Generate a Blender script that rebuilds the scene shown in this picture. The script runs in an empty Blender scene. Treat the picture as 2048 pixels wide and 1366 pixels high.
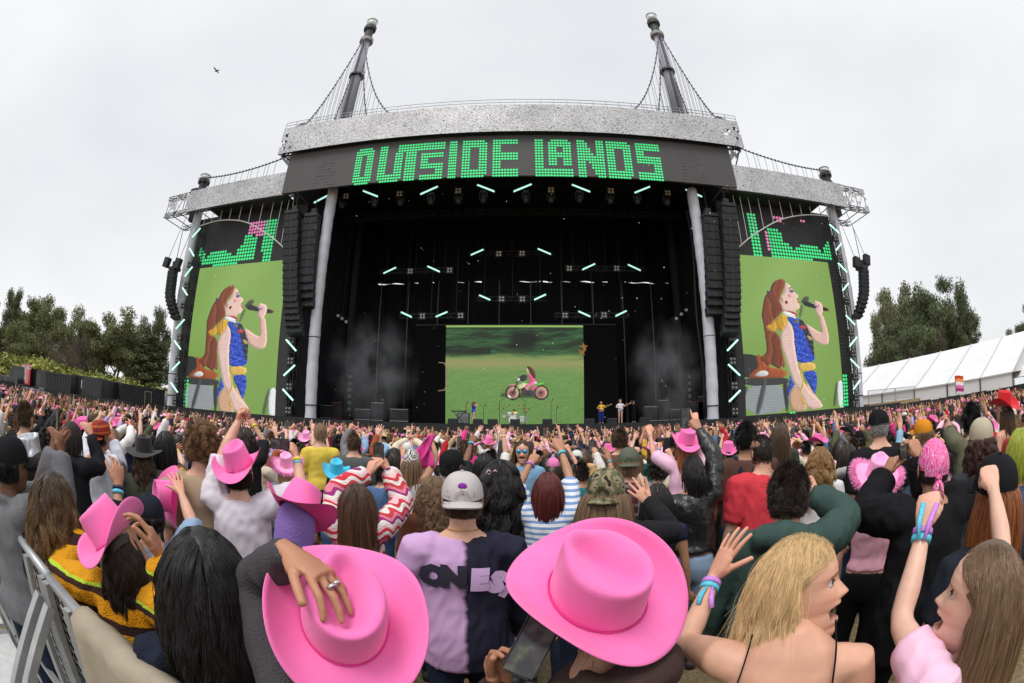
import bpy, bmesh, math, random
import numpy as np
from mathutils import Vector, Matrix
random.seed(7); RNG = np.random.default_rng(7)
R = math.radians
SC = bpy.context.scene
COL = SC.collection

# ---------------------------------------------------------------- camera (a real fisheye lens)
LENS = 16.35; FPX = LENS / 36 * 2048
PITCH, ROLL, YAW = R(10.2), R(0.154), R(1.62)
EYE = Vector((0, 0, 2.05))
cd = bpy.data.cameras.new('camera'); cam = bpy.data.objects.new('camera', cd); COL.objects.link(cam)
cd.type = 'PANO'; cd.clip_start = 0.02; cd.clip_end = 3000; cd.sensor_width = 36; cd.sensor_fit = 'HORIZONTAL'
for own in (cd, getattr(cd, 'cycles', None)):
    for k, v in (('panorama_type', 'FISHEYE_EQUISOLID'), ('fisheye_lens', LENS), ('fisheye_fov', R(230))):
        try: setattr(own, k, v)
        except Exception: pass
cam.matrix_world = Matrix.Translation(EYE) @ Matrix.Rotation(YAW, 4, 'Z') @ Matrix.Rotation(R(90) + PITCH, 4, 'X') @ Matrix.Rotation(ROLL, 4, 'Z')
SC.camera = cam

# ---------------------------------------------------------------- overcast sky, soft sun, exposure
SUN_EL, SUN_AZ = R(62), R(205)          # azimuth clockwise from +Y
w = bpy.data.worlds.new('World'); SC.world = w; w.use_nodes = True
nt = w.node_tree; nt.nodes.clear()
out = nt.nodes.new('ShaderNodeOutputWorld'); bg = nt.nodes.new('ShaderNodeBackground')
sky = nt.nodes.new('ShaderNodeTexSky'); sky.sky_type = 'NISHITA'; sky.sun_disc = False
sky.sun_elevation = SUN_EL; sky.sun_rotation = SUN_AZ; sky.air_density = 1.5; sky.dust_density = 4
sm = nt.nodes.new('ShaderNodeMix'); sm.data_type = 'RGBA'; sm.blend_type = 'MULTIPLY'; sm.inputs[0].default_value = 1
sm.inputs[7].default_value = (0.08, 0.08, 0.08, 1)
tc = nt.nodes.new('ShaderNodeTexCoord'); mp = nt.nodes.new('ShaderNodeMapping'); mp.inputs['Scale'].default_value = (1, 1, 2.2)
nz = nt.nodes.new('ShaderNodeTexNoise'); nz.inputs['Scale'].default_value = .9; nz.inputs['Detail'].default_value = 5; nz.inputs['Roughness'].default_value = .5
cr = nt.nodes.new('ShaderNodeValToRGB')
cr.color_ramp.elements[0].position = .3; cr.color_ramp.elements[0].color = (.57, .583, .605, 1)
cr.color_ramp.elements[1].position = .72; cr.color_ramp.elements[1].color = (.77, .772, .775, 1)
mx = nt.nodes.new('ShaderNodeMix'); mx.data_type = 'RGBA'; mx.inputs[0].default_value = .93
L = nt.links.new
L(tc.outputs['Generated'], mp.inputs[0]); L(mp.outputs[0], nz.inputs['Vector']); L(nz.outputs['Fac'], cr.inputs[0])
L(sky.outputs[0], sm.inputs[6]); L(sm.outputs[2], mx.inputs[6]); L(cr.outputs[0], mx.inputs[7])
L(mx.outputs[2], bg.inputs[0]); bg.inputs[1].default_value = 1.0; L(bg.outputs[0], out.inputs[0])
sl = bpy.data.lights.new('sun', 'SUN'); sl.energy = 1.5; sl.angle = R(28); sl.color = (1, .965, .92)
so = bpy.data.objects.new('sun', sl); COL.objects.link(so)
sdir = Vector((math.sin(SUN_AZ) * math.cos(SUN_EL), math.cos(SUN_AZ) * math.cos(SUN_EL), math.sin(SUN_EL)))
so.rotation_euler = sdir.to_track_quat('Z', 'Y').to_euler(); so.location = (0, -20, 60)
vs = SC.view_settings; vs.view_transform = 'Standard'; vs.look = 'None'; vs.exposure = 0.52; vs.gamma = 1
vs.use_curve_mapping = False
SC.cycles.max_bounces = 6; SC.cycles.transparent_max_bounces = 12; SC.cycles.caustics_reflective = False; SC.cycles.caustics_refractive = False
SC.cycles.use_denoising = True
try: SC.cycles_curves.shape = 'RIBBONS'
except Exception: pass

# ---------------------------------------------------------------- pixels -> directions -> points
def ray(px, py):
    x, y = px - 1024.0, -(py - 683.0)
    c, s = math.cos(ROLL), math.sin(ROLL); x, y = c * x - s * y, s * x + c * y
    r = math.hypot(x, y) + 1e-9; th = 2 * math.asin(min(1, r / (2 * FPX)))
    a, b, e = math.sin(th) * x / r, math.cos(th), math.sin(th) * y / r
    b, e = math.cos(PITCH) * b - math.sin(PITCH) * e, math.sin(PITCH) * b + math.cos(PITCH) * e
    c, s = math.cos(YAW), math.sin(YAW)
    return Vector((c * a - s * b, s * a + c * b, e))
def onY(px, py, Y): d = ray(px, py); return EYE + d * (Y / d.y)
def onX(px, py, X): d = ray(px, py); return EYE + d * (X / d.x)
def onZ(px, py, z): d = ray(px, py); return EYE + d * ((z - EYE.z) / d.z)
def at(px, py, dist): return EYE + ray(px, py) * dist
def at_ground_dist(px, py, hd): d = ray(px, py); return EYE + d * (hd / math.hypot(d.x, d.y))

# ---------------------------------------------------------------- materials
MATS = {}
def srgb(r, g, b):
    f = lambda c: (c / 255 / 12.92) if c <= 10 else ((c / 255 + .055) / 1.055) ** 2.4
    return (f(r), f(g), f(b))
def M(name, col=(.5, .5, .5), rough=.6, var=.12, scale=18.0, bump=0.0, bscale=None, metal=0.0, emit=0.0, spec=.4, sss=0.0, stretch=None, two=None, attr=None, sheen=0.0, alpha=None, coat=0.0):
    if name in MATS: return MATS[name]
    m = bpy.data.materials.new(name); m.use_nodes = True; n = m.node_tree.nodes; l = m.node_tree.links.new
    b = n['Principled BSDF']; b.inputs['Roughness'].default_value = rough; b.inputs['Metallic'].default_value = metal
    b.inputs['Specular IOR Level'].default_value = spec
    t = n.new('ShaderNodeTexCoord'); mpn = n.new('ShaderNodeMapping'); l(t.outputs['Object'], mpn.inputs[0])
    if stretch: mpn.inputs['Scale'].default_value = stretch
    ns = n.new('ShaderNodeTexNoise'); ns.inputs['Scale'].default_value = scale; ns.inputs['Detail'].default_value = 4; l(mpn.outputs[0], ns.inputs['Vector'])
    rmp = n.new('ShaderNodeMapRange'); rmp.inputs['From Min'].default_value = .25; rmp.inputs['From Max'].default_value = .75
    rmp.inputs['To Min'].default_value = 1 - var; rmp.inputs['To Max'].default_value = 1 + var; l(ns.outputs['Fac'], rmp.inputs['Value'])
    mul = n.new('ShaderNodeMix'); mul.data_type = 'RGBA'; mul.blend_type = 'MULTIPLY'; mul.inputs[0].default_value = 1
    if attr:
        a = n.new('ShaderNodeAttribute'); a.attribute_name = attr; l(a.outputs['Color'], mul.inputs[6])
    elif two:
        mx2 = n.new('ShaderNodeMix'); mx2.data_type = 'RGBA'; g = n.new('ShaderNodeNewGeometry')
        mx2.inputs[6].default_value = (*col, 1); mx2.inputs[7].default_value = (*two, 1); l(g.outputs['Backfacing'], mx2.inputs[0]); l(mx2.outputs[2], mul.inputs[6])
    else: mul.inputs[6].default_value = (*col, 1)
    l(rmp.outputs[0], mul.inputs[7]); l(mul.outputs[2], b.inputs['Base Color'])
    if bump:
        nb = n.new('ShaderNodeTexNoise'); nb.inputs['Scale'].default_value = bscale or scale * 2; nb.inputs['Detail'].default_value = 5; l(mpn.outputs[0], nb.inputs['Vector'])
        bp = n.new('ShaderNodeBump'); bp.inputs['Strength'].default_value = bump; bp.inputs['Distance'].default_value = .02; l(nb.outputs['Fac'], bp.inputs['Height']); l(bp.outputs[0], b.inputs['Normal'])
    if sss: b.inputs['Subsurface Weight'].default_value = sss; b.inputs['Subsurface Radius'].default_value = (1, .35, .2); b.inputs['Subsurface Scale'].default_value = .012
    if sheen: b.inputs['Sheen Weight'].default_value = sheen
    if coat: b.inputs['Coat Weight'].default_value = coat
    if alpha is not None: b.inputs['Alpha'].default_value = alpha
    if emit: l(mul.outputs[2], b.inputs['Emission Color']); b.inputs['Emission Strength'].default_value = emit
    MATS[name] = m; return m
def MS(name, r, g, b, **k): return M(name, srgb(r, g, b), **k)

# ---------------------------------------------------------------- mesh building
class MB:
    def __init__(s): s.v = []; s.f = []; s.mi = []; s.cur = 0
    def quad(s, *p):
        i = len(s.v); s.v += [tuple(q) for q in p]; s.f.append(tuple(range(i, i + len(p)))); s.mi.append(s.cur); return s
    def box(s, c, d, rot=None):
        i = len(s.v); hx, hy, hz = d[0] / 2, d[1] / 2, d[2] / 2; c = Vector(c)
        for z in (-hz, hz):
            for x, y in ((-hx, -hy), (hx, -hy), (hx, hy), (-hx, hy)):
                q = Vector((x, y, z)); q = rot @ q if rot else q; s.v.append(tuple(c + q))
        for f in ((3, 2, 1, 0), (4, 5, 6, 7), (0, 1, 5, 4), (1, 2, 6, 5), (2, 3, 7, 6), (3, 0, 4, 7)): s.f.append(tuple(i + k for k in f)); s.mi.append(s.cur)
        return s
    def span(s, a, b): return s.box([(a[k] + b[k]) / 2 for k in range(3)], [abs(b[k] - a[k]) for k in range(3)])
    def beam(s, p, q, wd, hd=None, n=4):
        p, q = Vector(p), Vector(q); d = (q - p).normalized(); u = Vector((0, 0, 1)) if abs(d.z) < .95 else Vector((0, 1, 0))
        x = d.cross(u).normalized(); y = x.cross(d); hd = hd or wd
        if n == 4: ring = [(-wd / 2, -hd / 2), (wd / 2, -hd / 2), (wd / 2, hd / 2), (-wd / 2, hd / 2)]
        else: ring = [(wd / 2 * math.cos(2 * math.pi * k / n), hd / 2 * math.sin(2 * math.pi * k / n)) for k in range(n)]
        i = len(s.v)
        for e in (p, q): s.v += [tuple(e + x * a + y * b) for a, b in ring]
        for k in range(n): s.f.append((i + k, i + (k + 1) % n, i + n + (k + 1) % n, i + n + k)); s.mi.append(s.cur)
        s.f.append(tuple(i + k for k in range(n))[::-1]); s.f.append(tuple(i + n + k for k in range(n))); s.mi += [s.cur, s.cur]
        return s
    def tube(s, pts, rad, n=8, cap=True, up=None, closed=False):
        pts = [Vector(p) for p in pts]; m = len(pts)
        rad = [rad] * m if isinstance(rad, (int, float)) else rad
        rad = [r if isinstance(r, (tuple, list)) else (r, r) for r in rad]
        u = Vector(up) if up else None; i = len(s.v); x = None
        for k, p in enumerate(pts):
            d = (pts[min(k + 1, m - 1)] - pts[max(k - 1, 0)]).normalized()
            if closed: d = (pts[(k + 1) % m] - pts[k - 1]).normalized()
            if x is None:
                a = u if u is not None else (Vector((0, 0, 1)) if abs(d.z) < .9 else Vector((0, 1, 0)))
                x = d.cross(a).normalized()
            else: x = (x - d * x.dot(d)).normalized()
            y = d.cross(x)
            for j in range(n):
                t = 2 * math.pi * j / n; s.v.append(tuple(p + x * rad[k][0] * math.cos(t) + y * rad[k][1] * math.sin(t)))
        for k in range(m if closed else m - 1):
            k2 = (k + 1) % m
            for j in range(n):
                s.f.append((i + k * n + j, i + k * n + (j + 1) % n, i + k2 * n + (j + 1) % n, i + k2 * n + j)); s.mi.append(s.cur)
        if cap and not closed:
            s.f.append(tuple(i + j for j in range(n))[::-1]); s.f.append(tuple(i + (m - 1) * n + j for j in range(n))); s.mi += [s.cur, s.cur]
        return s
    def lathe(s, c, prof, n=16, axis=None, sx=1, sy=1):
        c = Vector(c); i = len(s.v); m = len(prof); rot = Vector((0, 0, 1)).rotation_difference(Vector(axis)) if axis else None
        for r, z in prof:
            for j in range(n):
                t = 2 * math.pi * j / n; q = Vector((r * sx * math.cos(t), r * sy * math.sin(t), z)); q = rot @ q if rot else q
                s.v.append(tuple(c + q))
        for k in range(m - 1):
            for j in range(n): s.f.append((i + k * n + j, i + k * n + (j + 1) % n, i + (k + 1) * n + (j + 1) % n, i + (k + 1) * n + j)); s.mi.append(s.cur)
        s.f.append(tuple(i + j for j in range(n))[::-1]); s.f.append(tuple(i + (m - 1) * n + j for j in range(n))); s.mi += [s.cur, s.cur]
        return s
    def ball(s, c, r, n=8, m=6, sc=(1, 1, 1), rot=None):
        i = len(s.v); c = Vector(c)
        def pt(a, b):
            q = Vector((math.sin(a) * math.cos(b) * r * sc[0], math.sin(a) * math.sin(b) * r * sc[1], math.cos(a) * r * sc[2])); return tuple(c + (rot @ q if rot else q))
        s.v.append(pt(0, 0))
        for k in range(1, m):
            for j in range(n): s.v.append(pt(math.pi * k / m, 2 * math.pi * j / n))
        s.v.append(pt(math.pi, 0)); e = len(s.v) - 1
        for j in range(n): s.f.append((i, i + 1 + j, i + 1 + (j + 1) % n)); s.mi.append(s.cur)
        for k in range(m - 2):
            for j in range(n): a = i + 1 + k * n; s.f.append((a + j, a + n + j, a + n + (j + 1) % n, a + (j + 1) % n)); s.mi.append(s.cur)
        a = i + 1 + (m - 2) * n
        for j in range(n): s.f.append((a + j, e, a + (j + 1) % n)); s.mi.append(s.cur)
        return s
    def mesh(s, name, smooth=False):
        me = bpy.data.meshes.new(name); me.from_pydata(s.v, [], s.f); me.polygons.foreach_set('material_index', s.mi)
        if smooth: me.polygons.foreach_set('use_smooth', [True] * len(s.f))
        me.update(); return me
    def build(s, name, mat, parent=None, smooth=False, **k): return link(name, s.mesh(name, smooth), mat, parent, **k)
def link(name, me, mat, parent=None, kind=None, label=None, cat=None, group=None, loc=None):
    if mat is not None and not len(me.materials):
        for m in (mat if isinstance(mat, (list, tuple)) else [mat]): me.materials.append(m)
    o = bpy.data.objects.new(name, me); COL.objects.link(o)
    if parent is not None: o.parent = parent; o.matrix_parent_inverse = parent.matrix_basis.inverted()
    if loc is not None: o.location = loc
    if kind: o['kind'] = kind
    tag(o, label, cat, group); return o
def tag(o, label=None, cat=None, group=None):
    if label: o['label'] = label
    if cat: o['category'] = cat
    if group: o['group'] = group
    return o
def thing(name, label, cat, loc=(0, 0, 0), group=None, rotz=0, scale=1):
    o = bpy.data.objects.new(name, None); COL.objects.link(o); o.empty_display_size = .1
    o.location = loc; o.rotation_euler = (0, 0, rotz); o.scale = (scale,) * 3
    return tag(o, label, cat, group)
def copy_tree(o, parent=None):
    c = o.copy(); COL.objects.link(c); c.parent = parent
    for ch in o.children: copy_tree(ch, c)
    return c
def nmesh(name, v, f, smooth=True):
    me = bpy.data.meshes.new(name); v = np.asarray(v, np.float32); f = np.asarray(f, np.int32)
    me.vertices.add(len(v)); me.vertices.foreach_set('co', v.ravel()); nf, k = f.shape
    me.loops.add(nf * k); me.loops.foreach_set('vertex_index', f.ravel()); me.polygons.add(nf)
    me.polygons.foreach_set('loop_start', np.arange(0, nf * k, k, dtype=np.int32)); me.polygons.foreach_set('loop_total', np.full(nf, k, np.int32))
    me.update(calc_edges=True); me.polygons.foreach_set('use_smooth', np.full(nf, smooth)); return me
def gridmesh(name, G):
    h, w_ = len(G), len(G[0]); i = np.arange(h * w_).reshape(h, w_); return nmesh(name, [tuple(p) for r in G for p in r], np.stack([i[:-1, :-1], i[:-1, 1:], i[1:, 1:], i[1:, :-1]], -1).reshape(-1, 4))
def setcol(me, cols, name='col'):
    a = me.color_attributes.new(name, 'FLOAT_COLOR', 'POINT'); c = np.ones((len(cols), 4), np.float32); c[:, :3] = cols; a.data.foreach_set('color', c.ravel())
def fbm(p, s=1.0, seed=0):      # cheap smooth vector noise from sines
    r = np.random.default_rng(seed); o = 0; a = 1; t = 0
    for k in range(6):
        d = r.normal(size=(3,)); d /= np.linalg.norm(d); d2 = r.normal(size=(3,))
        o = o + a * np.sin(p @ d * s * (1.3 ** k) * 2.2 + r.random() * 6.28 + 1.5 * np.sin(p @ d2 * s * .7 + r.random() * 6)); t += a; a *= .8
    return o / t
# ================================================================ the stage
YC, YH, YB, YS, YK, YR = 33.5, 31.5, 32.0, 34.5, 41.0, 47.0
DECK = 2.03; YH2_ = YH + 5.02
m_blk = MS('black_paint', 34, 35, 38, rough=.55, var=.25, scale=3)
m_drape = MS('black_drape', 32, 33, 37, rough=.95, var=.35, scale=2, bump=.4, bscale=4, stretch=(6, 1, .4), spec=.1)
m_truss = MS('dark_truss', 46, 47, 50, rough=.45, var=.2, metal=.3)
m_alu = MS('aluminium', 165, 167, 170, rough=.4, var=.15, metal=.6)
m_white = MS('white_wrap', 196, 197, 208, rough=.7, var=.1, scale=1.5, bump=.55, bscale=3)
m_tube = M('led_tube', srgb(190, 250, 232), emit=.72, var=.02)
m_lamp = M('blinder_lamp', srgb(226, 220, 216), rough=.25, var=.05)
m_green = M('led_green', srgb(66, 214, 132), emit=.5, var=.06)
m_pink = M('led_pink', srgb(226, 130, 180), emit=.46, var=.05)
m_banner = MS('led_banner_face', 78, 76, 78, rough=.55, var=.08, scale=.6)
m_dimdot = MS('unlit_dot', 116, 116, 116, rough=.5)
m_cable = MS('cable_steel', 92, 94, 98, rough=.5)
m_wcable = MS('white_rope_light', 205, 205, 203, rough=.6)

# -- deck and black interior
st = thing('stage', 'wide black concert stage deck with dark draped interior and roof', 'stage', (0, 36, 0))
XL, XR = onY(632, 640, YC).x, onY(1416, 640, YC).x
b = MB(); b.span((XL - 21, 32.3, 0.02), (XR + 21, 50, DECK)); b.build('deck', m_blk, st)
ZT = onY(1024, 352, 36.5).z
b = MB(); b.span((XL - 5, YH2_ , ZT + .1), (XR + 5, 50, ZT + .5)); b.build('roof', m_drape, st)
for a_, e_ in ((XL - 5.2, XL - 1.2), (XR + 1.2, XR + 5.2)): b = MB(); b.span((a_, YS + .8, DECK), (e_, YS + 1, ZT)); b.build('wing_drape', m_drape, st)
def folds(name, p, q, z0, z1, amp=.16, n=120, yoff=0):
    b = MB(); p, q = Vector(p), Vector(q); d = (q - p); nrm = Vector((-d.y, d.x, 0)).normalized(); rows = []
    for k in range(n + 1):
        t = k / n; a = amp * (math.sin(t * n * .9) + .5 * math.sin(t * n * .37 + 1)); c = p + d * t
        rows.append((c + nrm * a, c + nrm * a * 1.3))
    for k in range(n):
        a, a2 = rows[k]; c, c2 = rows[k + 1]
        b.quad((a2.x, a2.y, z0), (c2.x, c2.y, z0), (c.x, c.y, z1), (a.x, a.y, z1))
    return b.build(name, m_drape, st, smooth=True)
zs = onY(1024, 563, YR).z          # slit of daylight in the back wall
folds('back_drape', (XL - 4, YR, 0), (XR + 4, YR, 0), DECK, zs - .06)
folds('upper_back_drape', (XR + 4, YR + .4, 0), (XL - 4, YR + .4, 0), zs + .1, ZT + .1)
folds('side_drape', (XL - 1.8, YC + 2.2, 0), (XL - 1.8, YR + .6, 0), DECK, ZT + .1)
folds('side_drape', (XR + 1.8, YC + 2.2, 0), (XR + 1.8, YR + .6, 0), DECK, ZT + .1)
x = XL - 4                          # what interrupts the slit
while x < XR + 4:
    wd = random.choice([.12, .25, .5, .9, 1.6]); g = random.choice([.15, .3, .6, 1.5, 3.0])
    b = MB(); b.span((x, YR + .1, zs - .25 - random.random() * .1), (x + wd, YR + .2, zs + .3)); b.build('slit_flap', m_drape, st); x += wd + g
b = MB(); b.span((-4.6, YR + .25, zs - .25), (-.6, YR + .3, zs + .3)); b.build('slit_flap', m_drape, st)
for px, y0, y1 in ((708, 568, 815), (764, 566, 822), (819, 565, 820), (878, 562, 648), (938, 562, 648), (999, 562, 648), (1061, 562, 648), (1122, 562, 648), (1184, 562, 648), (1243, 562, 822), (1300, 563, 822)):
    p = onY(px, y0, YR - .5); b = MB(); b.beam((p.x, p.y, p.z), (p.x, p.y, DECK), .11, n=8); b.build('curtain_pole', MS('pole_grey', 126, 126, 130, rough=.5), st, smooth=True)
for s, px in ((1, 706), (-1, 1352)):
    p = onY(px, 600, 44); b = MB(); b.beam((p.x, p.y, DECK), (p.x, p.y, ZT), .5, .5); b.build('roof_column', MS('col_dark', 52, 52, 56, rough=.7), st)
# -- white wrapped columns
for nm, px, top, lab in (('in', 632, 392, 'white wrapped stage column beside the big speaker stacks, on the bus side'), ('in', 1416, 392, 'white wrapped stage column beside the big speaker stacks, on the tent side'),
                         ('out', 357, 430, 'white wrapped column at the end of the stage facing the black trailers'), ('out', 1704, 418, 'white wrapped column at the end of the stage facing the white tent')):
    c = onY(px, 640, YC); zt = onY(px, top, YC).z + .6
    t = thing('stage_column', lab, 'column', (c.x, YC, 0), 'white columns of the stage')
    b = MB(); n = 28; prof = [(.47, 0.0), (.5, .02)]
    for k in range(60):
        z = .3 + (zt - .5) * k / 59; prof.append((.47 + .015 * math.sin(k * 1.7) + .012 * math.sin(k * .61), z))
    b.lathe((c.x, YC, 0), prof + [(.3, zt)], n); b.build('wrap', m_white, t, smooth=True)
    for z in (3.0, 8.4 if nm == 'in' else 5):
        b = MB(); b.lathe((c.x, YC, z), [(.48, 0), (.51, .03), (.51, .06), (.48, .09)], n); b.build('strap', m_blk, t)
# -- truss helper
def truss(b, p, q, s=.5, d=.05, bay=None, n=4):
    p, q = Vector(p), Vector(q); L_ = (q - p).length; dr = (q - p) / L_; u = Vector((0, 0, 1)) if abs(dr.z) < .9 else Vector((0, 1, 0))
    x = dr.cross(u).normalized(); y = x.cross(dr); cs = [x * s / 2 * i + y * s / 2 * j for i, j in ((-1, -1), (1, -1), (1, 1), (-1, 1))]
    for c in cs: b.beam(p + c, q + c, d, n=n)
    m = max(1, round(L_ / (bay or s * 1.2)))
    for k in range(m):
        a, e = p + dr * L_ * k / m, p + dr * L_ * (k + 1) / m
        for i in range(4):
            c1, c2 = cs[i], cs[(i + 1) % 4]; b.beam(a + c1, (e + c2) if k % 2 else (a + c2), d * .6); b.beam(a + c2 if k % 2 == 0 else a + c1, e + (c1 if k % 2 == 0 else c2), d * .6)
    return b
# -- clad header beams
def clad(name_mat):
    if name_mat in MATS: return MATS[name_mat]
    m = bpy.data.materials.new(name_mat); m.use_nodes = True; n = m.node_tree.nodes; l = m.node_tree.links.new; bs = n['Principled BSDF']; bs.inputs['Roughness'].default_value = .42; bs.inputs['Metallic'].default_value = .25
    t = n.new('ShaderNodeTexCoord'); v = n.new('ShaderNodeTexVoronoi'); v.inputs['Scale'].default_value = 12; v.distance = 'CHEBYCHEV'; l(t.outputs['Object'], v.inputs[0])
    r = n.new('ShaderNodeValToRGB'); e = r.color_ramp.elements; e[0].position = .0; e[0].color = (.1, .1, .11, 1); e[1].position = .07; e[1].color = (.44, .445, .47, 1)
    r.color_ramp.interpolation = 'CONSTANT'
    for ps, c in ((.4, .53), (.68, .4), (.86, .62)): q = r.color_ramp.elements.new(ps); q.color = (c, c, c * 1.04, 1)
    sp = n.new('ShaderNodeSeparateColor'); l(v.outputs['Color'], sp.inputs[0]); l(sp.outputs[0], r.inputs[0])
    ns = n.new('ShaderNodeTexNoise'); ns.inputs['Scale'].default_value = .35; ns.inputs['Detail'].default_value = 9; l(t.outputs['Object'], ns.inputs[0])
    mr = n.new('ShaderNodeMapRange'); mr.inputs['From Min'].default_value = .3; mr.inputs['From Max'].default_value = .7; mr.inputs['To Min'].default_value = .82; mr.inputs['To Max'].default_value = 1.18; l(ns.outputs[0], mr.inputs[0])
    mu = n.new('ShaderNodeMix'); mu.data_type = 'RGBA'; mu.blend_type = 'MULTIPLY'; mu.inputs[0].default_value = 1; l(r.outputs[0], mu.inputs[6]); l(mr.outputs[0], mu.inputs[7]); l(mu.outputs[2], bs.inputs['Base Color'])
    bp = n.new('ShaderNodeBump'); bp.inputs['Strength'].default_value = .5; bp.inputs['Distance'].default_value = .05; l(v.outputs['Distance'], bp.inputs['Height']); l(bp.outputs[0], bs.inputs['Normal'])
    MATS[name_mat] = m; return m
m_clad = clad('sequin_cladding')
def cladding(root, name, A, B, C_, D_, holes, step=.35):     # bilinear sheet of small squares, some torn away
    nu = max(2, int((Vector(B) - Vector(A)).length / step)); nv = max(2, int((Vector(D_) - Vector(A)).length / step)); mb = MB(); A, B, C_, D_ = map(Vector, (A, B, C_, D_))
    P = [[A.lerp(B, i / nu).lerp(D_.lerp(C_, i / nu), j / nv) for i in range(nu + 1)] for j in range(nv + 1)]
    for j in range(nv):
        for i in range(nu):
            if holes(i / nu, j / nv, i, j): continue
            mb.quad(P[j][i], P[j][i + 1], P[j + 1][i + 1], P[j + 1][i])
    return mb.build(name, m_clad, root)
zt, zb = onY(1024, 209, YH).z, onY(1024, 262, YH).z
xl, xr = onY(570, 256, YH).x, onY(1474, 243, YH).x
YH2 = YH + 5
hd = thing('header_beam', 'long silver sequin clad roof beam above the green letter banner', 'roof beam', (0, YH, 0))
rs = np.random.default_rng(3)
hn = rs.random((200, 400))
def hole_main(u, v, i, j):
    e = min(u, 1 - u); k = hn[j, i]
    if e < .045 and .1 < v < .75: return k < .28 and hn[j // 3, i // 2 + 50] < .5
    if v > .88 and hn[3, i // 4] < .12: return k < .6
    return False
cladding(hd, 'front_cladding', (xl, YH, zb), (xr, YH, zb), (xr, YH, zt), (xl, YH, zt), hole_main)
cladding(hd, 'end_cladding', (xl, YH2, zb), (xl, YH, zb), (xl, YH, zt), (xl, YH2, zt), lambda u, v, i, j: hn[i, j] < .3)
cladding(hd, 'end_cladding', (xr, YH, zb), (xr, YH2, zb), (xr, YH2, zt), (xr, YH, zt), lambda u, v, i, j: hn[i, j + 30] < .3)
b = MB()
for z in (zb + .3, zt - .3):
    for y in (YH + .5, YH2 - .4): truss(b, (xl + .1, y, z), (xr - .1, y, z), .45, .08, bay=1.4)
for k in range(24):
    x = xl + .3 + (xr - xl - .6) * k / 23; b.beam((x, YH + .5, zb + .1), (x, YH2 - .4, zt - .4), .08); b.beam((x, YH + .4, zt - .3), (x, YH + .4, zb + .3), .08); b.beam((x, YH + .4, zb + .06), (x + 1.2, YH2 - .4, zb + .06), .1)
b.build('inner_truss', m_truss, hd)
b = MB(); b.span((xl + 2.5, YH + .3, zb - .06), (xr - 2.5, YH2, zb - .01)); b.build('soffit', m_blk, hd)
b = MB()
for k in range(38):
    x = xl + (xr - xl) * k / 37; b.beam((x, YH + .15, zt), (x, YH + .15, zt + .75), .05)
for h in (.4, .75): b.beam((xl, YH + .15, zt + h), (xr, YH + .15, zt + h), .045)
b.build('top_railing', m_alu, hd)
b = MB()
for x, sg in ((xl + 1.4, 1), (xr - 1.4, -1)):
    i = len(b.v); b.v += [(x - 1.1, YH + .3, zt), (x + 1.1, YH + .3, zt), (x + 1.1, YH + 2, zt), (x - 1.1, YH + 2, zt), (x, YH + 1.1, zt + 1.3)]
    for f in ((0, 1, 4), (1, 2, 4), (2, 3, 4), (3, 0, 4)): b.f.append(tuple(i + q for q in f)); b.mi.append(0)
b.build('cable_saddle', m_truss, hd)
# -- LED banner with the dot letters
bA, bB_ = onY(567, 387, YB), onY(1468, 374, YB); bC, bD = onY(1462, 296, YB), onY(578, 309, YB)
bz0, bz1 = (bA.z + bB_.z) / 2, (bC.z + bD.z) / 2 + .5; bx0, bx1 = (bA.x + bD.x) / 2, (bB_.x + bC.x) / 2
bn = thing('led_banner', 'long dark LED banner spelling OUTSIDE LANDS in green dots', 'banner', (0, YB, bz0))
b = MB(); b.span((bx0, YB, bz0), (bx1, YB + .25, bz1)); b.build('panel', m_banner, bn)
zl0, zl1 = onY(1024, 351, YB).z, onY(1024, 281, YB).z; PIT = (zl1 - zl0) / 13
def fx(px, py=316): return onY(px, py, YB).x
def rect(c0, c1, r0, r1): return [(c, r) for c in range(c0, c1 + 1) for r in range(r0, r1 + 1)]
def letter(ch, wd):
    S = set(); w_ = wd - 1; add = lambda *a: S.update(rect(*a))
    if ch == 'O': add(0, 2, 1, 12); add(w_ - 2, w_, 1, 12); add(1, w_ - 1, 0, 2); add(1, w_ - 1, 11, 13)
    if ch == 'U': add(0, 2, 0, 12); add(w_ - 2, w_, 3, 12); add(1, w_ - 1, 11, 13)
    if ch == 'T': add(0, 16, 0, 2); add(3, 6, 2, 13)
    if ch == 's': add(0, w_, 4, 5); add(0, 2, 5, 9); add(0, w_, 8, 9); add(w_ - 2, w_, 9, 13); add(0, w_, 12, 13)
    if ch == 'I': add(0, 3, 0, 13)
    if ch == 'D': add(0, 2, 0, 13); add(w_ - 2, w_, 1, 12); add(0, w_ - 1, 0, 2); add(0, w_ - 1, 11, 13)
    if ch == 'E': add(0, 2, 0, 13); add(0, w_, 0, 1); add(0, w_, 5, 7); add(0, w_, 11, 13)
    if ch == 'L': add(0, 2, 0, 13); add(0, w_, 11, 13)
    if ch == 'a': add(0, 2, 1, 9); add(w_ - 2, w_, 1, 9); add(1, w_ - 1, 0, 2); add(0, w_, 5, 6)
    if ch == 'N':
        add(0, 2, 0, 13); add(w_ - 2, w_, 0, 13)
        for r in range(14):
            c = round(r * (w_ - 1) / 13); add(max(0, c - 1), min(w_, c + 2), r, r)
    if ch == 'S': add(0, w_, 0, 2); add(0, 2, 2, 7); add(0, w_, 5, 7); add(w_ - 2, w_, 7, 13); add(0, w_, 11, 13)
    return S
DOTS = MB()
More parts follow.
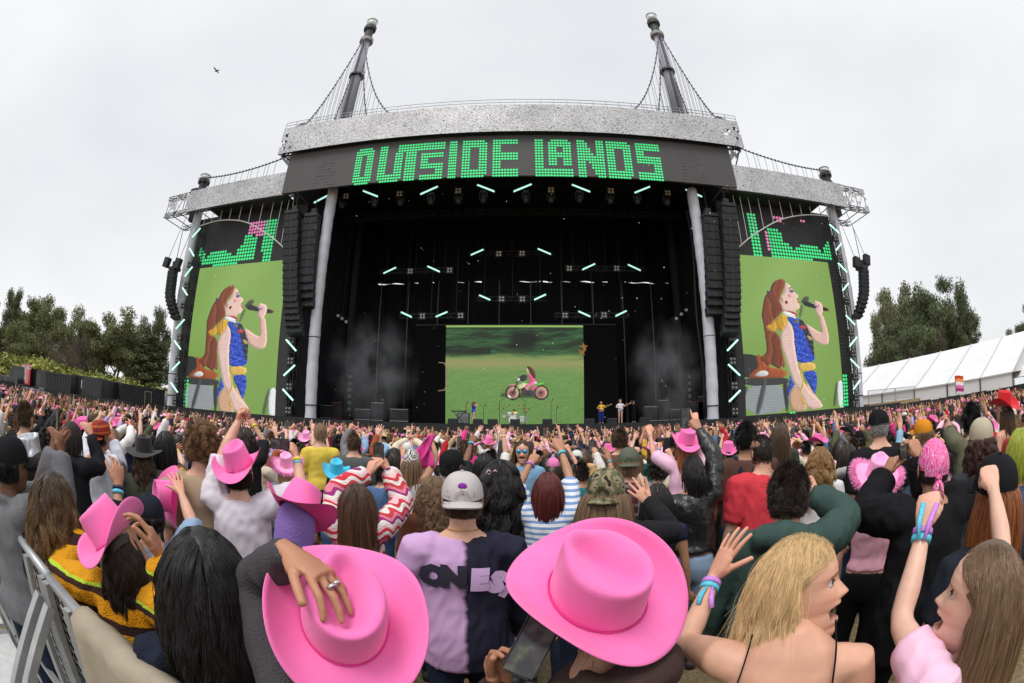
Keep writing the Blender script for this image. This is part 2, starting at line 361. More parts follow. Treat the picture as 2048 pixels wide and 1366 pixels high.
def dot(b, x, y, z, rx, rz, n=8):
    i = len(b.v)
    for yy, s in ((y, 1), (y - .05, .8)):
        for k in range(n): t = 2 * math.pi * k / n; b.v.append((x + rx * s * math.cos(t), yy, z + rz * s * math.sin(t)))
    for k in range(n): b.f.append((i + k, i + (k + 1) % n, i + n + (k + 1) % n, i + n + k)); b.mi.append(b.cur)
    b.f.append(tuple(i + n + k for k in range(n))); b.mi.append(b.cur)
for ch, pa, pb, wd in (('O', 712, 748, 8), ('U', 759, 806, 9), ('T', 795, 889, 17), ('s', 842, 887, 9), ('I', 897, 914, 4), ('D', 924, 974, 9), ('E', 985, 1036, 9),
                       ('L', 1070, 1145, 13), ('a', 1097, 1143, 8), ('N', 1155, 1209, 10), ('D', 1214, 1263, 9), ('S', 1273, 1321, 9)):
    xa, xb = fx(pa + 2.5), fx(pb - 2.5); cw = (xb - xa) / (wd - 1)
    for c, r in letter(ch, wd): dot(DOTS, xa + c * cw, YB, zl1 - r * PIT, min(cw * .46, PIT * .6), PIT * .37)
d_ = DOTS.build('letter_dots', m_green, bn); d_['kind'] = 'stuff'
DD = MB()
for px0, px1 in ((640, 676), (1360, 1400)):
    for r in range(9):
        for c in range(14):
            if random.random() < .5: dot(DD, fx(px0) + c * (fx(px1) - fx(px0)) / 13, YB, zl1 - .6 - r * PIT * 1.2, .035, .035, 5)
d_ = DD.build('unlit_dots', m_dimdot, bn); d_['kind'] = 'stuff'
# -- wings
def wing(side, px_end, px_in, lab):
    pe = onY(px_end, 430, YC); pi = onY(px_in, 372, YC - .1)
    z1, z0 = (onY(400, 392, YC).z if side < 0 else onY(1600, 366, YC).z), (onY(470, 418, YC).z if side < 0 else onY(1560, 405, YC).z)
    a, e = sorted((pe.x, pi.x)); y0, y1 = YC - 1.3, YC + 2.6
    t = thing('wing_beam', lab, 'roof beam', ((a + e) / 2, YC, z0), 'silver beams over the side screens')
    out_ = (lambda u: u) if side < 0 else (lambda u: 1 - u)
    def h(u, v, i, j):
        o = out_(u); k = hn[j + 60, i]
        return o < .2 and k < .55 + .3 * (hn[j // 2 + 90, i // 3] < .4)
    cladding(t, 'front_cladding', (a, y0, z0), (e, y0, z0), (e, y0, z1), (a, y0, z1), h, .3)
    b = MB()
    for z in (z0 + .2, z1 - .2):
        for y in (y0 + .35, y1): truss(b, (a, y, z), (e, y, z), .4, .07, bay=1)
    for k in range(14):
        x = a + (e - a) * k / 13; b.beam((x, y0 + .3, z0), (x, y0 + .3, z1), .06); b.beam((x, y0 + .3, z0), (x + (e - a) / 13 * (1 if k < 13 else 0), y0 + .3, z1), .05); b.beam((x, y0, z0), (x, y1, z0), .07)
    b.build('inner_truss', MS('truss_grey', 120, 122, 126, rough=.5, metal=.4), t)
    b = MB(); b.span((a + 1 if side > 0 else a + 7, y0 + .1, z0 - .12), (e - 7 if side > 0 else e - 1, y1, z0 - .03)); b.build('soffit', m_blk, t)
    return a, e, z0, z1
wl = wing(-1, 344, 610, 'silver clad beam over the side screen that faces the black trailers')
wr = wing(1, 1725, 1432, 'silver clad beam over the side screen that faces the white tent')
# -- masts
m_mast = MS('mast_wrap', 162, 162, 178, rough=.7, var=.08, bump=.3, bscale=2)
m_dkm = MS('mast_dark', 62, 63, 70, rough=.6); m_lens = MS('beacon_glass', 205, 214, 214, rough=.15)
def mast(px, y0, y1, tall, lab):
    bse, top = onY(px[0], y0, YC + .5), onY(px[1], y1, YC + .5); x = (bse.x + top.x) / 2; zb_, zt_ = bse.z, top.z
    t = thing('mast', lab, 'mast', (x, YC + .5, zb_ - 3), 'beacon masts on the roof')
    if tall:
        b = MB(); b.lathe((x, YC + .5, 0), [(.56, zb_ - 4), (.53, zb_ + 6), (.46, zt_ - 4.2)], 20); b.build('pole', m_mast, t, smooth=True)
        b = MB(); b.lathe((x, YC + .5, zb_ + 5.2), [(.62, 0), (.8, .08), (.8, .3), (.62, .4)], 20); b.build('collar', m_dkm, t)
        b = MB(); b.lathe((x, YC + .5, zt_ - 4.4), [(.5, 0), (.78, .1), (.78, .6), (.55, .75)], 20); b.build('collar', MS('collar_grey', 150, 150, 150), t)
        b = MB()
        for k in range(3): b.beam((x - .1 + .1 * k, YC - .15, zb_ - 1), (x - .1 + .1 * k, YC - .05, zt_ - 4), .04)
        b.build('conduit', m_dkm, t)
        hz = zt_ - 3.7
    else:
        b = MB(); b.lathe((x, YC + .5, 0), [(.7, zb_ - 3), (.7, zb_ + .6), (.55, zb_ + .7)], 16); b.box((x - .5, YC - .1, zb_), (.9, .5, 1.2)); b.build('pole', m_dkm, t); hz = zb_ + .6
    k = (zt_ - hz) / 3.7
    b = MB(); b.lathe((x, YC + .5, hz), [(.5, 0), (.48, 1.5 * k), (.72, 1.6 * k), (.75, 2.1 * k), (.6, 2.3 * k)], 18); b.build('lantern_base', m_dkm, t)
    b = MB(); b.lathe((x, YC + .5, hz), [(.6, 2.3 * k), (.62, 3.3 * k)], 18); b.build('lantern_glass', m_lens, t, smooth=True)
    b = MB(); b.lathe((x, YC + .5, hz), [(.66, 3.3 * k), (.66, 3.42 * k), (.45, 3.65 * k), (.1, 3.7 * k)], 18); b.build('cap', MS('cap_grey', 150, 150, 152), t)
    return Vector((x, YC, zt_ - 4.2 if tall else zt_ - 1))
mL = mast((690, 749), 230, 40, True, 'tall grey beacon mast rising behind the letters OUT')
mR = mast((1350, 1305), 220, 30, True, 'tall grey beacon mast rising behind the letters NDS')
sL = mast((398, 415), 392, 349, False, 'short beacon mast above the side screen facing the black trailers')
sR = mast((1657, 1648), 378, 336, False, 'short beacon mast above the side screen facing the white tent')
# -- suspension cables with hangers
def susp(p, q, sag, zlow, lab, nh=9, m=m_cable, r=.055, knob=.07, up=False):
    p, q = Vector(p), Vector(q); t = thing('suspension_cable', lab, 'cable', (p + q) / 2, 'suspension cables of the roof'); pts = []
    for k in range(29):
        u = k / 28; c = p.lerp(q, u); c.z -= sag * 4 * u * (1 - u); pts.append(c)
    b = MB(); b.tube(pts, r, 6)
    if knob:
        for c in pts[1:-1]: b.box(c + Vector((0, 0, .04)), (knob * 2, knob * 2, knob * 2))
    b.build('main_cable', m, t)
    for k in range(1, nh + 1):
        c = pts[round(28 * k / (nh + 1))]
        if (c.z > zlow + .3) != up: b = MB(); b.beam(c, (c.x, c.y, zlow), .03); b.build('hanger', m, t)
for dy, w_ in ((-1.2, 'front'), (1.6, 'rear')):
    for mm, sx, ex, hx, wd in ((mL, -1, xl + 1.5, onY(826, 217, YC - 1.2).x, 'OUT'), (mR, 1, xr - 1.5, onY(1222, 213, YC - 1.2).x, 'NDS')):
        off = 0 if dy < 0 else 1.4
        susp(mm + Vector((0, dy * .2, 0)), (ex - sx * off, YC + dy, zt + .3), 2.0, zt - .1, f'{w_} roof cable from the mast behind {wd} out to the beam end', 17)
        susp(mm + Vector((0, dy * .2, 0)), (hx if dy < 0 else hx + sx * 3.2, YC + dy, zt + .2), 4.2 if dy < 0 else 4.8, zt - .1, f'{w_} roof cable sagging from the mast behind {wd} towards the beam middle', 15)
susp((xl - .1, YC - .6, zb + .4), sL + Vector((0, -.6, 0)), .6, wl[3], 'roof cable running down from the long beam to the short mast on the trailer side', 15)
susp((xr + .1, YC - .6, zb + .9), sR + Vector((0, -.6, 0)), .6, wr[3], 'roof cable running down from the long beam to the short mast on the tent side', 15)
for pts, zl_, lab in (([(400, 452), (440, 441), (490, 444), (540, 472), (570, 498)], wl[2], 'white rope cable arching across the top of the screen on the trailer side'),
                      ([(1478, 494), (1510, 468), (1560, 440), (1610, 430), (1655, 432)], wr[2], 'white rope cable arching across the top of the screen on the tent side')):
    P3 = [onY(x, y, YS - 1.4) for x, y in pts]; t = thing('rope_cable', lab, 'cable', P3[2]); Q = []
    for k in range(33):
        u = k / 8; i = min(3, int(u)); v = u - i; p0, p1, p2, p3 = P3[max(0, i - 1)], P3[i], P3[i + 1], P3[min(4, i + 2)]
        Q.append(.5 * ((2 * p1) + (p2 - p0) * v + (2 * p0 - 5 * p1 + 4 * p2 - p3) * v * v + (3 * p1 - p0 - 3 * p2 + p3) * v ** 3))
    b = MB(); b.tube(Q, .06, 6); b.build('main_cable', m_wcable, t)
    for k in range(2, 33, 3):
        if zl_ - Q[k].z > .2: b = MB(); b.beam(Q[k], (Q[k].x, Q[k].y, zl_), .045); b.build('hanger', m_wcable, t)
# -- moving pictures: a grid of coloured LED cells
def blur(a, k):
    for ax in (0, 1):
        w_ = np.exp(-np.linspace(-2, 2, 2 * k + 1) ** 2); w_ /= w_.sum(); p = np.pad(a, [(k, k) if i == ax else (0, 0) for i in range(a.ndim)], mode='edge')
        a = sum(w_[i] * np.take(p, range(i, i + a.shape[ax]), axis=ax) for i in range(2 * k + 1))
    return a
def inpoly(X, Z, pts):
    r = np.zeros(X.shape, bool); n = len(pts)
    for i in range(n):
        (x1, y1), (x2, y2) = pts[i], pts[i - 1]
        c = ((y1 > Z) != (y2 > Z)) & (X < (x2 - x1) * (Z - y1) / ((y2 - y1) or 1e-9) + x1); r ^= c
    return r
def smoothpoly(pts, it=2):
    for _ in range(it):
        o = []
        for i in range(len(pts)):
            (a, b_), (c, d) = pts[i], pts[(i + 1) % len(pts)]; o += [(.75 * a + .25 * c, .75 * b_ + .25 * d), (.25 * a + .75 * c, .25 * b_ + .75 * d)]
        pts = o
    return pts
def screen_mesh(name, img, p00, p10, p11, p01):      # img rows bottom->top
    h, w_ = img.shape[:2]; u, v = np.meshgrid(np.arange(w_ + 1) / w_, np.arange(h + 1) / h); P = [np.array(q) for q in (p00, p10, p11, p01)]
    V = ((1 - u) * (1 - v))[..., None] * P[0] + (u * (1 - v))[..., None] * P[1] + (u * v)[..., None] * P[2] + ((1 - u) * v)[..., None] * P[3]
    idx = np.arange((w_ + 1) * (h + 1)).reshape(h + 1, w_ + 1); f = np.stack([idx[:-1, :-1], idx[:-1, 1:], idx[1:, 1:], idx[1:, :-1]], -1).reshape(-1, 4)
    me = nmesh(name, V.reshape(-1, 3), f, False); a = me.attributes.new('led', 'FLOAT_COLOR', 'FACE'); c = np.ones((h * w_, 4), np.float32)
    s = np.clip(img, 0, 255).reshape(-1, 3) / 255; c[:, :3] = np.where(s < .04, s / 12.92, ((s + .055) / 1.055) ** 2.4); a.data.foreach_set('color', c.ravel()); return me
def led_mat():
    m = bpy.data.materials.new('led_picture'); m.use_nodes = True; n = m.node_tree.nodes; bs = n['Principled BSDF']; bs.inputs['Base Color'].default_value = (.015, .015, .015, 1); bs.inputs['Roughness'].default_value = .6
    a = n.new('ShaderNodeAttribute'); a.attribute_name = 'led'; m.node_tree.links.new(a.outputs['Color'], bs.inputs['Emission Color']); bs.inputs['Emission Strength'].default_value = .68; return m
m_led = led_mat()
def poly_painter(X, Z, img, mapf, q, edge=.3):
    grain = blur(q.normal(size=X.shape), 1) * 2.2; state = [img]
    def fill(pts, c, soft=1, tex=None, it=1, sh_=None):
        e = edge if sh_ is None else sh_; mk = inpoly(X, Z, smoothpoly([mapf(*p) for p in pts], it)).astype(float); k = blur(mk, soft)[..., None]; gx = np.gradient(blur(mk, 6), axis=1); gz = np.gradient(blur(mk, 6), axis=0); sh = 1 - e * np.clip(gx * 7 + gz * 2.5, -.45, .8) + grain * .02
        state[0] = state[0] * (1 - k) + (np.array(c, float) + (0 if tex is None else tex)) * sh[..., None] * k
    return fill, state
def singer_picture():
    vid = [onY(x, y, YS) for x, y in ((1478, 832), (1686, 816), (1655, 523), (1478, 512))]; x0, x1 = (vid[0].x + vid[3].x) / 2, (vid[1].x + vid[2].x) / 2; z0, z1 = (vid[0].z + vid[1].z) / 2, (vid[2].z + vid[3].z) / 2
    W_, H_ = 230, 320; X, Z = np.meshgrid(np.linspace(x0, x1, W_), np.linspace(z0, z1, H_)); q = np.random.default_rng(5); mapf = lambda x, y: (lambda p: (p.x, p.z))(onY(1470 + x * .2416, 510 + y * .2416, YS))
    n1 = fbm(np.stack([X / 3, Z / 3, X * 0], -1).reshape(-1, 3), .6, 4).reshape(X.shape); n2 = fbm(np.stack([X, Z * .4, X * 0], -1).reshape(-1, 3), 3.2, 14).reshape(X.shape); img = np.zeros((H_, W_, 3)) + np.array([128., 164, 80]); img += (n1 * 8)[..., None] + ((Z - z0) / (z1 - z0) * 12 - 6)[..., None]
    F_, S = poly_painter(X, Z, img, mapf, q); z = lambda a: a[..., None]
    tab = q.normal(size=4000); xs = (X - x0) / (x1 - x0) * 150 + 5 * np.sin(Z * 1.1) + 2.5 * np.sin(Z * 2.9 + X) + 300; i0 = xs.astype(int); fr = xs - i0; strand = (tab[i0] * (1 - fr) + tab[i0 + 1] * fr) * 15
    F_([(35, 820), (165, 825), (210, 880), (210, 1015), (40, 1018)], (40, 42, 44), sh_=.1); F_([(52, 1085), (440, 1072), (440, 1300), (70, 1330)], (146, 152, 154), 1, z(np.sin(Z * 30) * 7), sh_=.1); F_([(50, 1016), (440, 1010), (440, 1075), (55, 1088)], (52, 54, 56), 1, sh_=.1); F_([(230, 1030), (268, 1030), (205, 1320), (160, 1320)], (74, 76, 80), 3); F_([(75, 1090), (105, 1090), (72, 1210), (66, 1150)], (60, 62, 64), 3); F_([(385, 1050), (440, 1050), (440, 1300), (420, 1300)], (46, 48, 50), 3)
    F_([(108, 1005), (150, 955), (190, 940), (165, 830), (215, 830), (260, 930), (420, 948), (430, 1012), (300, 1022), (115, 1020)], (158, 78, 34), 2, z(n2 * 14)); F_([(158, 990), (225, 950), (282, 975), (255, 1006), (172, 1006)], (206, 206, 206), 1)
    F_([(845, 1060), (880, 1030), (897, 1100), (907, 1262), (862, 1265), (850, 1160)], (230, 234, 238), 1, sh_=.1); F_([(832, 1070), (852, 1040), (844, 1200), (832, 1255), (808, 1255)], (84, 100, 74), 3)
    F_([(545, 410), (568, 415), (545, 520), (525, 520)], (96, 108, 72), 3)
    F_([(580, 565), (620, 590), (700, 642), (722, 640), (700, 560), (690, 505), (722, 490), (740, 530), (770, 640), (778, 700), (772, 738), (730, 746), (690, 735), (645, 702), (615, 650)], (222, 180, 166), 1, z(n1 * 6))
    F_([(385, 196), (412, 210), (414, 250), (396, 290), (374, 335), (364, 385), (388, 420), (392, 455), (372, 490), (330, 530), (292, 570), (300, 620), (345, 650), (374, 690), (380, 760), (396, 840), (416, 905), (402, 944), (382, 912), (374, 948), (340, 932), (310, 916), (288, 905), (260, 925), (240, 885), (208, 872), (208, 842), (245, 825), (262, 790), (254, 720), (244, 650), (230, 560), (216, 500), (226, 430), (238, 360), (262, 315), (288, 300), (298, 250), (328, 213), (360, 202)], (120, 58, 34), 1, z(strand) * np.array([1, .66, .45]), sh_=.35); F_([(255, 295), (285, 300), (290, 325), (262, 318)], (50, 60, 110))
    F_([(440, 455), (500, 450), (505, 500), (395, 490), (388, 440)], (206, 164, 148), 1)
    F_([(410, 228), (440, 238), (468, 272), (478, 300), (502, 318), (523, 331), (518, 352), (506, 362), (524, 382), (531, 396), (528, 408), (537, 422), (532, 440), (505, 456), (470, 464), (440, 464), (394, 458), (386, 430), (370, 380), (372, 342), (396, 328), (410, 290)], (232, 196, 182), 1, sh_=.2); F_([(372, 342), (394, 335), (409, 366), (400, 396), (380, 382)], (214, 160, 142)); F_([(388, 350), (400, 348), (410, 368), (396, 372)], (190, 210, 214))
    F_([(443, 290), (470, 280), (484, 312), (455, 314)], (138, 112, 176), 1); F_([(462, 292), (484, 300), (482, 308), (466, 304)], (60, 40, 70)); F_([(436, 322), (478, 318), (474, 350), (440, 350)], (234, 164, 164), 3); F_([(504, 364), (521, 372), (534, 402), (518, 398)], (170, 40, 46), 1, it=0); F_([(510, 372), (523, 382), (519, 388)], (240, 236, 230), 0 + 1, it=0); F_([(409, 380), (437, 377), (428, 411), (413, 402)], (120, 16, 34), 1); F_([(440, 270), (470, 268), (472, 274), (442, 279)], (110, 60, 44))
    seq = (q.random(X.shape) > .84) * 105.0 - (q.random(X.shape) > .55) * 22.0; seq = seq + np.sin(Z * 12 + X * 3) * 16
    tors = [(430, 505), (500, 525), (545, 530), (580, 570), (610, 630), (640, 690), (655, 780), (660, 892), (510, 896), (500, 820), (488, 720), (485, 640), (470, 580), (440, 545)]
    F_(tors, (24, 62, 180), 1, z(seq) * np.array([.7, .85, 1.])); F_([(540, 530), (580, 570), (610, 630), (640, 690), (653, 780), (656, 860), (628, 800), (600, 720), (570, 640), (520, 560)], (24, 26, 44), 1, z(seq * .8)); F_([(525, 590), (560, 582), (590, 602), (575, 616), (535, 610)], (190, 60, 72), 1, z(seq * .4)); F_([(590, 660), (630, 680), (640, 710), (600, 700)], (170, 150, 90), 1, z(seq * .5)); F_([(480, 530), (530, 540), (535, 570), (490, 556)], (90, 90, 70), 1, z(seq * .7))
    F_([(495, 1068), (540, 1080), (560, 1170), (605, 1272), (560, 1296), (478, 1296), (450, 1232), (444, 1160), (465, 1110)], (208, 164, 134), 2); F_([(590, 1050), (640, 1130), (665, 1158), (735, 1270), (600, 1285), (570, 1150)], (214, 172, 146), 2)
    F_([(565, 965), (668, 955), (680, 1040), (673, 1110), (662, 1160), (640, 1130), (600, 1050), (570, 1010)], (26, 60, 170), 1, z(seq) * np.array([.7, .85, 1.])); F_([(455, 985), (470, 1040), (497, 1070), (466, 1110), (446, 1150), (440, 1206), (433, 1130), (445, 1060)], (26, 60, 170), 1, z(seq) * np.array([.7, .85, 1.]))
    F_([(430, 538), (465, 575), (486, 640), (489, 720), (499, 800), (513, 880), (531, 960), (562, 1040), (602, 1110), (642, 1160), (690, 1190), (738, 1268), (600, 1276), (560, 1180), (520, 1100), (480, 1050), (450, 960), (425, 880), (400, 810), (381, 740), (374, 680), (380, 640), (400, 610), (420, 570)], (226, 192, 182), 1, z(n2 * 5), sh_=.26)
    F_([(514, 896), (660, 888), (666, 955), (562, 966), (530, 962)], (222, 182, 88), 1, z(n2 * 14)); F_([(530, 962), (549, 962), (577, 1090), (548, 1112), (557, 1180), (595, 1244), (560, 1238), (545, 1180), (541, 1100), (560, 1060)], (216, 174, 76), 1)
    F_([(248, 590), (290, 575), (330, 545), (355, 508), (400, 488), (432, 510), (426, 552), (412, 592), (392, 634), (360, 614), (330, 622), (290, 634), (260, 612)], (198, 150, 44), 2, z(strand * 1.3) * np.array([1, .8, .3]))
    F_([(388, 478), (410, 464), (480, 480), (508, 502), (502, 528), (470, 516), (430, 507)], (238, 236, 238), 1, sh_=.12); F_([(395, 462), (450, 463), (500, 478), (510, 500), (502, 522), (494, 494), (450, 475)], (176, 24, 44), 1, it=0)
    F_([(538, 396), (575, 340), (612, 344), (608, 384), (570, 404)], (70, 78, 66), 2); F_([(563, 390), (590, 380), (620, 394), (650, 408), (700, 420), (777, 445), (773, 469), (720, 458), (600, 428), (566, 416)], (30, 31, 36), 1); F_([(756, 440), (778, 446), (773, 469), (754, 464)], (120, 30, 36), 1)
    F_([(650, 402), (658, 380), (672, 378), (682, 386), (700, 388), (716, 405), (727, 428), (724, 482), (702, 512), (676, 492), (656, 452), (672, 440), (654, 420)], (228, 188, 176), 1); F_([(657, 418), (684, 421), (680, 433), (660, 428)], (50, 60, 200), 1); F_([(690, 405), (700, 412), (690, 440), (684, 430)], (200, 150, 138), 1)
    img = blur(S[0], 1); img *= (1 - .05 * (np.arange(H_) % 3 == 0))[:, None, None]; return img
pic = singer_picture()
def side_screen(side, vid, frame, lab, dots):
    P = [onY(x, y, YS) for x, y in frame]; x0, x1 = min(p.x for p in P), max(p.x for p in P); z0, z1 = min(p.z for p in P), max(p.z for p in P)
    t = thing('video_screen', lab, 'screen', ((x0 + x1) / 2, YS, z0), 'tall side video screens')
    b = MB(); b.span((x0, YS, z0), (x1, YS + .5, z1)); b.build('frame', MS('screen_face', 52, 52, 54, rough=.55, var=.15, scale=2), t)
    Q = [onY(x, y, YS) for x, y in vid]; vx0, vx1 = (Q[0].x + Q[3].x) / 2, (Q[1].x + Q[2].x) / 2; vz0, vz1 = (Q[0].z + Q[1].z) / 2, (Q[2].z + Q[3].z) / 2; y = YS - .04
    me = screen_mesh('picture', pic, (vx0, y, vz0), (vx1, y, vz0), (vx1, y, vz1), (vx0, y, vz1))
    o = link('picture', me, m_led, t); o['label'] = 'live picture of a long haired singer in blue sequins with a microphone'
    for mname, mat_, polys in dots:
        b = MB(); pitch = .33; polys = [[(onY(px, py, YS).x, onY(px, py, YS).z) for px, py in pl] for pl in polys]; gx = np.arange(x0 + .2, x1 - .1, pitch); gz = np.arange(z0 + .2, z1 - .1, pitch); GX, GZ = np.meshgrid(gx, gz); k = np.zeros(GX.shape, bool)
        for pl in polys: k |= inpoly(GX, GZ, pl)
        sm_ = .05 if mname == 'unlit_dots' else .145
        for xx, zz in zip(GX[k], GZ[k]): dot(b, xx, YS - .01, zz, sm_, sm_, 6 if sm_ < .1 else 8)
        if b.v: o = b.build(mname, mat_, t); o['kind'] = 'stuff'
    return x0, x1, z0, z1
cr1 = lambda L_: [(320 + x * .3807, 330 + y * .3807) for x, y in L_]; cr6 = lambda L_: [(1390 + x * .3807, 330 + y * .3807) for x, y in L_]
ssL = side_screen(-1, [(369, 822), (562, 833), (566, 521), (399, 537)], [(367, 828), (573, 836), (573, 420), (400, 440)], 'tall side video screen with the singer, standing next to the black trailers',
    [('green_dots', m_green, [cr1(p) for p in ([(205, 440), (225, 430), (240, 490), (270, 455), (375, 455), (385, 490), (440, 400), (455, 365), (515, 375), (500, 500), (380, 520), (215, 535)], [(560, 285), (615, 280), (585, 500), (530, 505)], [(125, 1120), (148, 1120), (148, 1285), (120, 1280)])]),
     ('pink_dots', m_pink, [cr1(p) for p in ([(470, 295), (565, 285), (545, 370), (515, 372), (460, 360)], [(280, 448), (350, 444), (350, 456), (280, 458)])]),
     ('unlit_dots', m_dimdot, [cr1(p) for p in ([(260, 400), (360, 400), (360, 440), (260, 440)], [(160, 700), (185, 700), (175, 850), (160, 850)])])])
ssR = side_screen(1, [(1478, 832), (1686, 816), (1655, 523), (1478, 512)], [(1475, 840), (1702, 818), (1655, 430), (1475, 410)], 'tall side video screen with the singer, standing next to the white tent',
    [('green_dots', m_green, [cr6(p) for p in ([(268, 252), (312, 255), (355, 482), (310, 478)], [(380, 335), (440, 345), (465, 400), (520, 440), (560, 420), (640, 430), (670, 465), (690, 395), (710, 430), (714, 500), (600, 500), (395, 485)], [(780, 1105), (802, 1100), (800, 1270), (772, 1275)], [(490, 1296), (535, 1294), (535, 1308), (490, 1310)])]),
     ('pink_dots', m_pink, [cr6(p) for p in ([(362, 355), (390, 345), (405, 460), (380, 440)], [(400, 265), (480, 270), (460, 300), (410, 290)], [(540, 285), (590, 285), (570, 310)])]),
     ('unlit_dots', m_dimdot, [cr6(p) for p in ([(580, 300), (640, 300), (640, 340), (580, 330)], [(700, 520), (730, 520), (745, 640), (715, 640)], [(740, 900), (775, 900), (790, 1050), (760, 1050)])])])
# -- centre screen
def moto_picture():
    W_, H_ = 290, 205; X, Y = np.meshgrid(np.linspace(70, 1790, W_), np.linspace(1290, 65, H_)); q = np.random.default_rng(6); P_ = np.stack([X / 190, Y / 62, X * 0], -1).reshape(-1, 3); n1 = fbm(P_, 1, 8).reshape(X.shape); n2 = fbm(P_ * np.array([1.6, 2.6, 1]), 1.5, 9).reshape(X.shape); n3 = fbm(P_ * np.array([4., 5., 1]), 1.3, 19).reshape(X.shape); gr = blur(q.normal(size=X.shape), 1)
    img = np.zeros((H_, W_, 3)) + np.array([104., 142, 74]); img += (n2 * 7 + n3 * 5 + gr * 8)[..., None] + ((Y - 900) * -.012)[..., None]; tan = np.exp(-((Y - 540 + n1 * 25) / 80) ** 2)[..., None]; img = img * (1 - tan * .75) + np.array([158, 148, 96]) * tan * .75
    k = (1 / (1 + np.exp((Y - 440 + n1 * 50) / 16.0)))[..., None]; wood = np.array([44., 84, 44]) + (n2 * 30 + n3 * 26 + n1 * 12)[..., None] * np.array([.9, 1, .7]); dk = 1 / (1 + np.exp(-(n1 * 1.6 + n2 * 1.3 - .25) * 4)); gap = np.exp(-((X - 1040) / 170) ** 4 - ((Y - 250) / 130) ** 4); low = np.exp(-((Y - 400) / 45) ** 2) * (X < 640); wood = wood * (1 - .8 * np.clip(dk * .8 + gap + low * .8, 0, 1))[..., None] + 10; img = img * (1 - k) + wood * k
    img[Y < 98] = (20, 22, 18); img[Y < 88] = (142, 184, 92); F_, S = poly_painter(X, Y, img, lambda x, y: (x, y), q, .2); ring = lambda cx, cy, r: [(cx + r * math.cos(t * .3927), cy + r * math.sin(t * .3927)) for t in range(16)]
    F_([(750, 920), (860, 900), (1340, 940), (1340, 975), (760, 965)], (58, 84, 42), 3, sh_=0)
    for cx in (910, 1262): F_(ring(cx, 905, 94), (46, 40, 38), 1); F_(ring(cx, 905, 74), (186, 150, 126), 1); F_(ring(cx, 915, 46), (150, 90, 90), 2); F_(ring(cx, 905, 20), (70, 64, 62), 1)
    F_([(835, 930), (850, 960), (880, 980), (890, 960), (860, 930)], (226, 220, 214), 1); F_([(1010, 850), (1060, 838), (1130, 868), (1200, 905), (1190, 940), (1060, 948), (1020, 915)], (66, 62, 62), 1, (n3 * 24)[..., None]); F_([(845, 832), (880, 800), (946, 798), (940, 816), (880, 822)], (214, 130, 150), 1); F_([(945, 790), (962, 800), (928, 938), (905, 932)], (56, 52, 54), 1)
    F_([(960, 830), (1010, 795), (1060, 780), (1105, 812), (1060, 832), (980, 862)], (214, 216, 150), 1); F_([(1010, 800), (1050, 788), (1060, 812), (1015, 822)], (230, 190, 196), 1); F_([(1195, 792), (1312, 778), (1240, 816), (1200, 815)], (96, 204, 66), 1); F_([(1040, 768), (1090, 785), (1062, 802)], (96, 190, 70), 1); F_([(1130, 830), (1230, 822), (1170, 872), (1130, 868)], (216, 90, 130), 1)
    F_([(950, 800), (955, 745), (990, 705), (1040, 678), (1092, 690), (1086, 722), (1030, 765), (998, 752), (978, 785)], (54, 52, 54), 1); F_([(955, 740), (995, 715), (1000, 745), (965, 775)], (196, 206, 190), 1)
    F_([(1088, 700), (1114, 668), (1160, 690), (1192, 740), (1192, 792), (1130, 802), (1088, 776), (1132, 746), (1104, 716)], (222, 92, 140), 1); F_([(1150, 780), (1200, 765), (1212, 797), (1150, 808)], (230, 220, 216), 1); F_([(1058, 812), (1110, 790), (1180, 782), (1206, 792), (1140, 822), (1102, 832), (1106, 880), (1122, 922), (1094, 916), (1068, 850)], (224, 120, 150), 1); F_([(1080, 872), (1114, 880), (1132, 932), (1084, 932)], (48, 46, 48), 1); F_([(1012, 745), (1080, 722), (1090, 742), (1015, 772)], (50, 46, 50), 1)
    F_([(1082, 576), (1120, 578), (1160, 610), (1186, 660), (1194, 720), (1176, 740), (1142, 695), (1118, 645), (1090, 600)], (92, 46, 42), 1); F_([(1074, 602), (1094, 606), (1106, 642), (1084, 644)], (224, 180, 160), 1); F_([(1084, 654), (1110, 652), (1106, 676)], (224, 220, 110), 1)
    return blur(S[0], 1)
cA, cB_, cC, cD = onY(891, 847, YK), onY(1168, 847, YK), onY(1166, 651, YK), onY(892, 651, YK)
t = thing('video_screen', 'large centre video screen showing a pink dressed motorbike rider crossing grass', 'screen', ((cA.x + cB_.x) / 2, YK, DECK))
o = link('picture', screen_mesh('picture', moto_picture(), cA, cB_, cC, cD), m_led, t)
zt_ = onY(1030, 650, YK).z
for pa, pb in ((826, 891), (1168, 1236)):
    a, e = onY(pa, 740, YK), onY(pb, 740, YK); b = MB(); b.span((a.x, YK, DECK), (e.x, YK + .3, zt_)); b.build('side_panel', MS('panel_black', 16, 15, 17, rough=.8, var=.08, spec=.1), t)
b = MB(); b.span((onY(826, 740, YK).x, YK + .12, DECK), (onY(1236, 740, YK).x, YK + .5, zt_ + .12)); b.build('backing', m_blk, t)
p = [onY(x, y, YK - 1) for x, y in ((877, 725), (889, 726), (893, 736), (893, 772), (889, 780), (876, 782))]
b = MB(); b.tube(p, .05, 6); b.build('bracket_shaped_prop', MS('prop_pink', 214, 170, 150), smooth=True, label='thin pale bracket shaped outline prop at the edge of the centre screen', cat='stage prop')
t = thing('star_prop', 'gold star shaped prop hanging by the centre screen edge', 'star', onY(1166, 698, YK - 1))
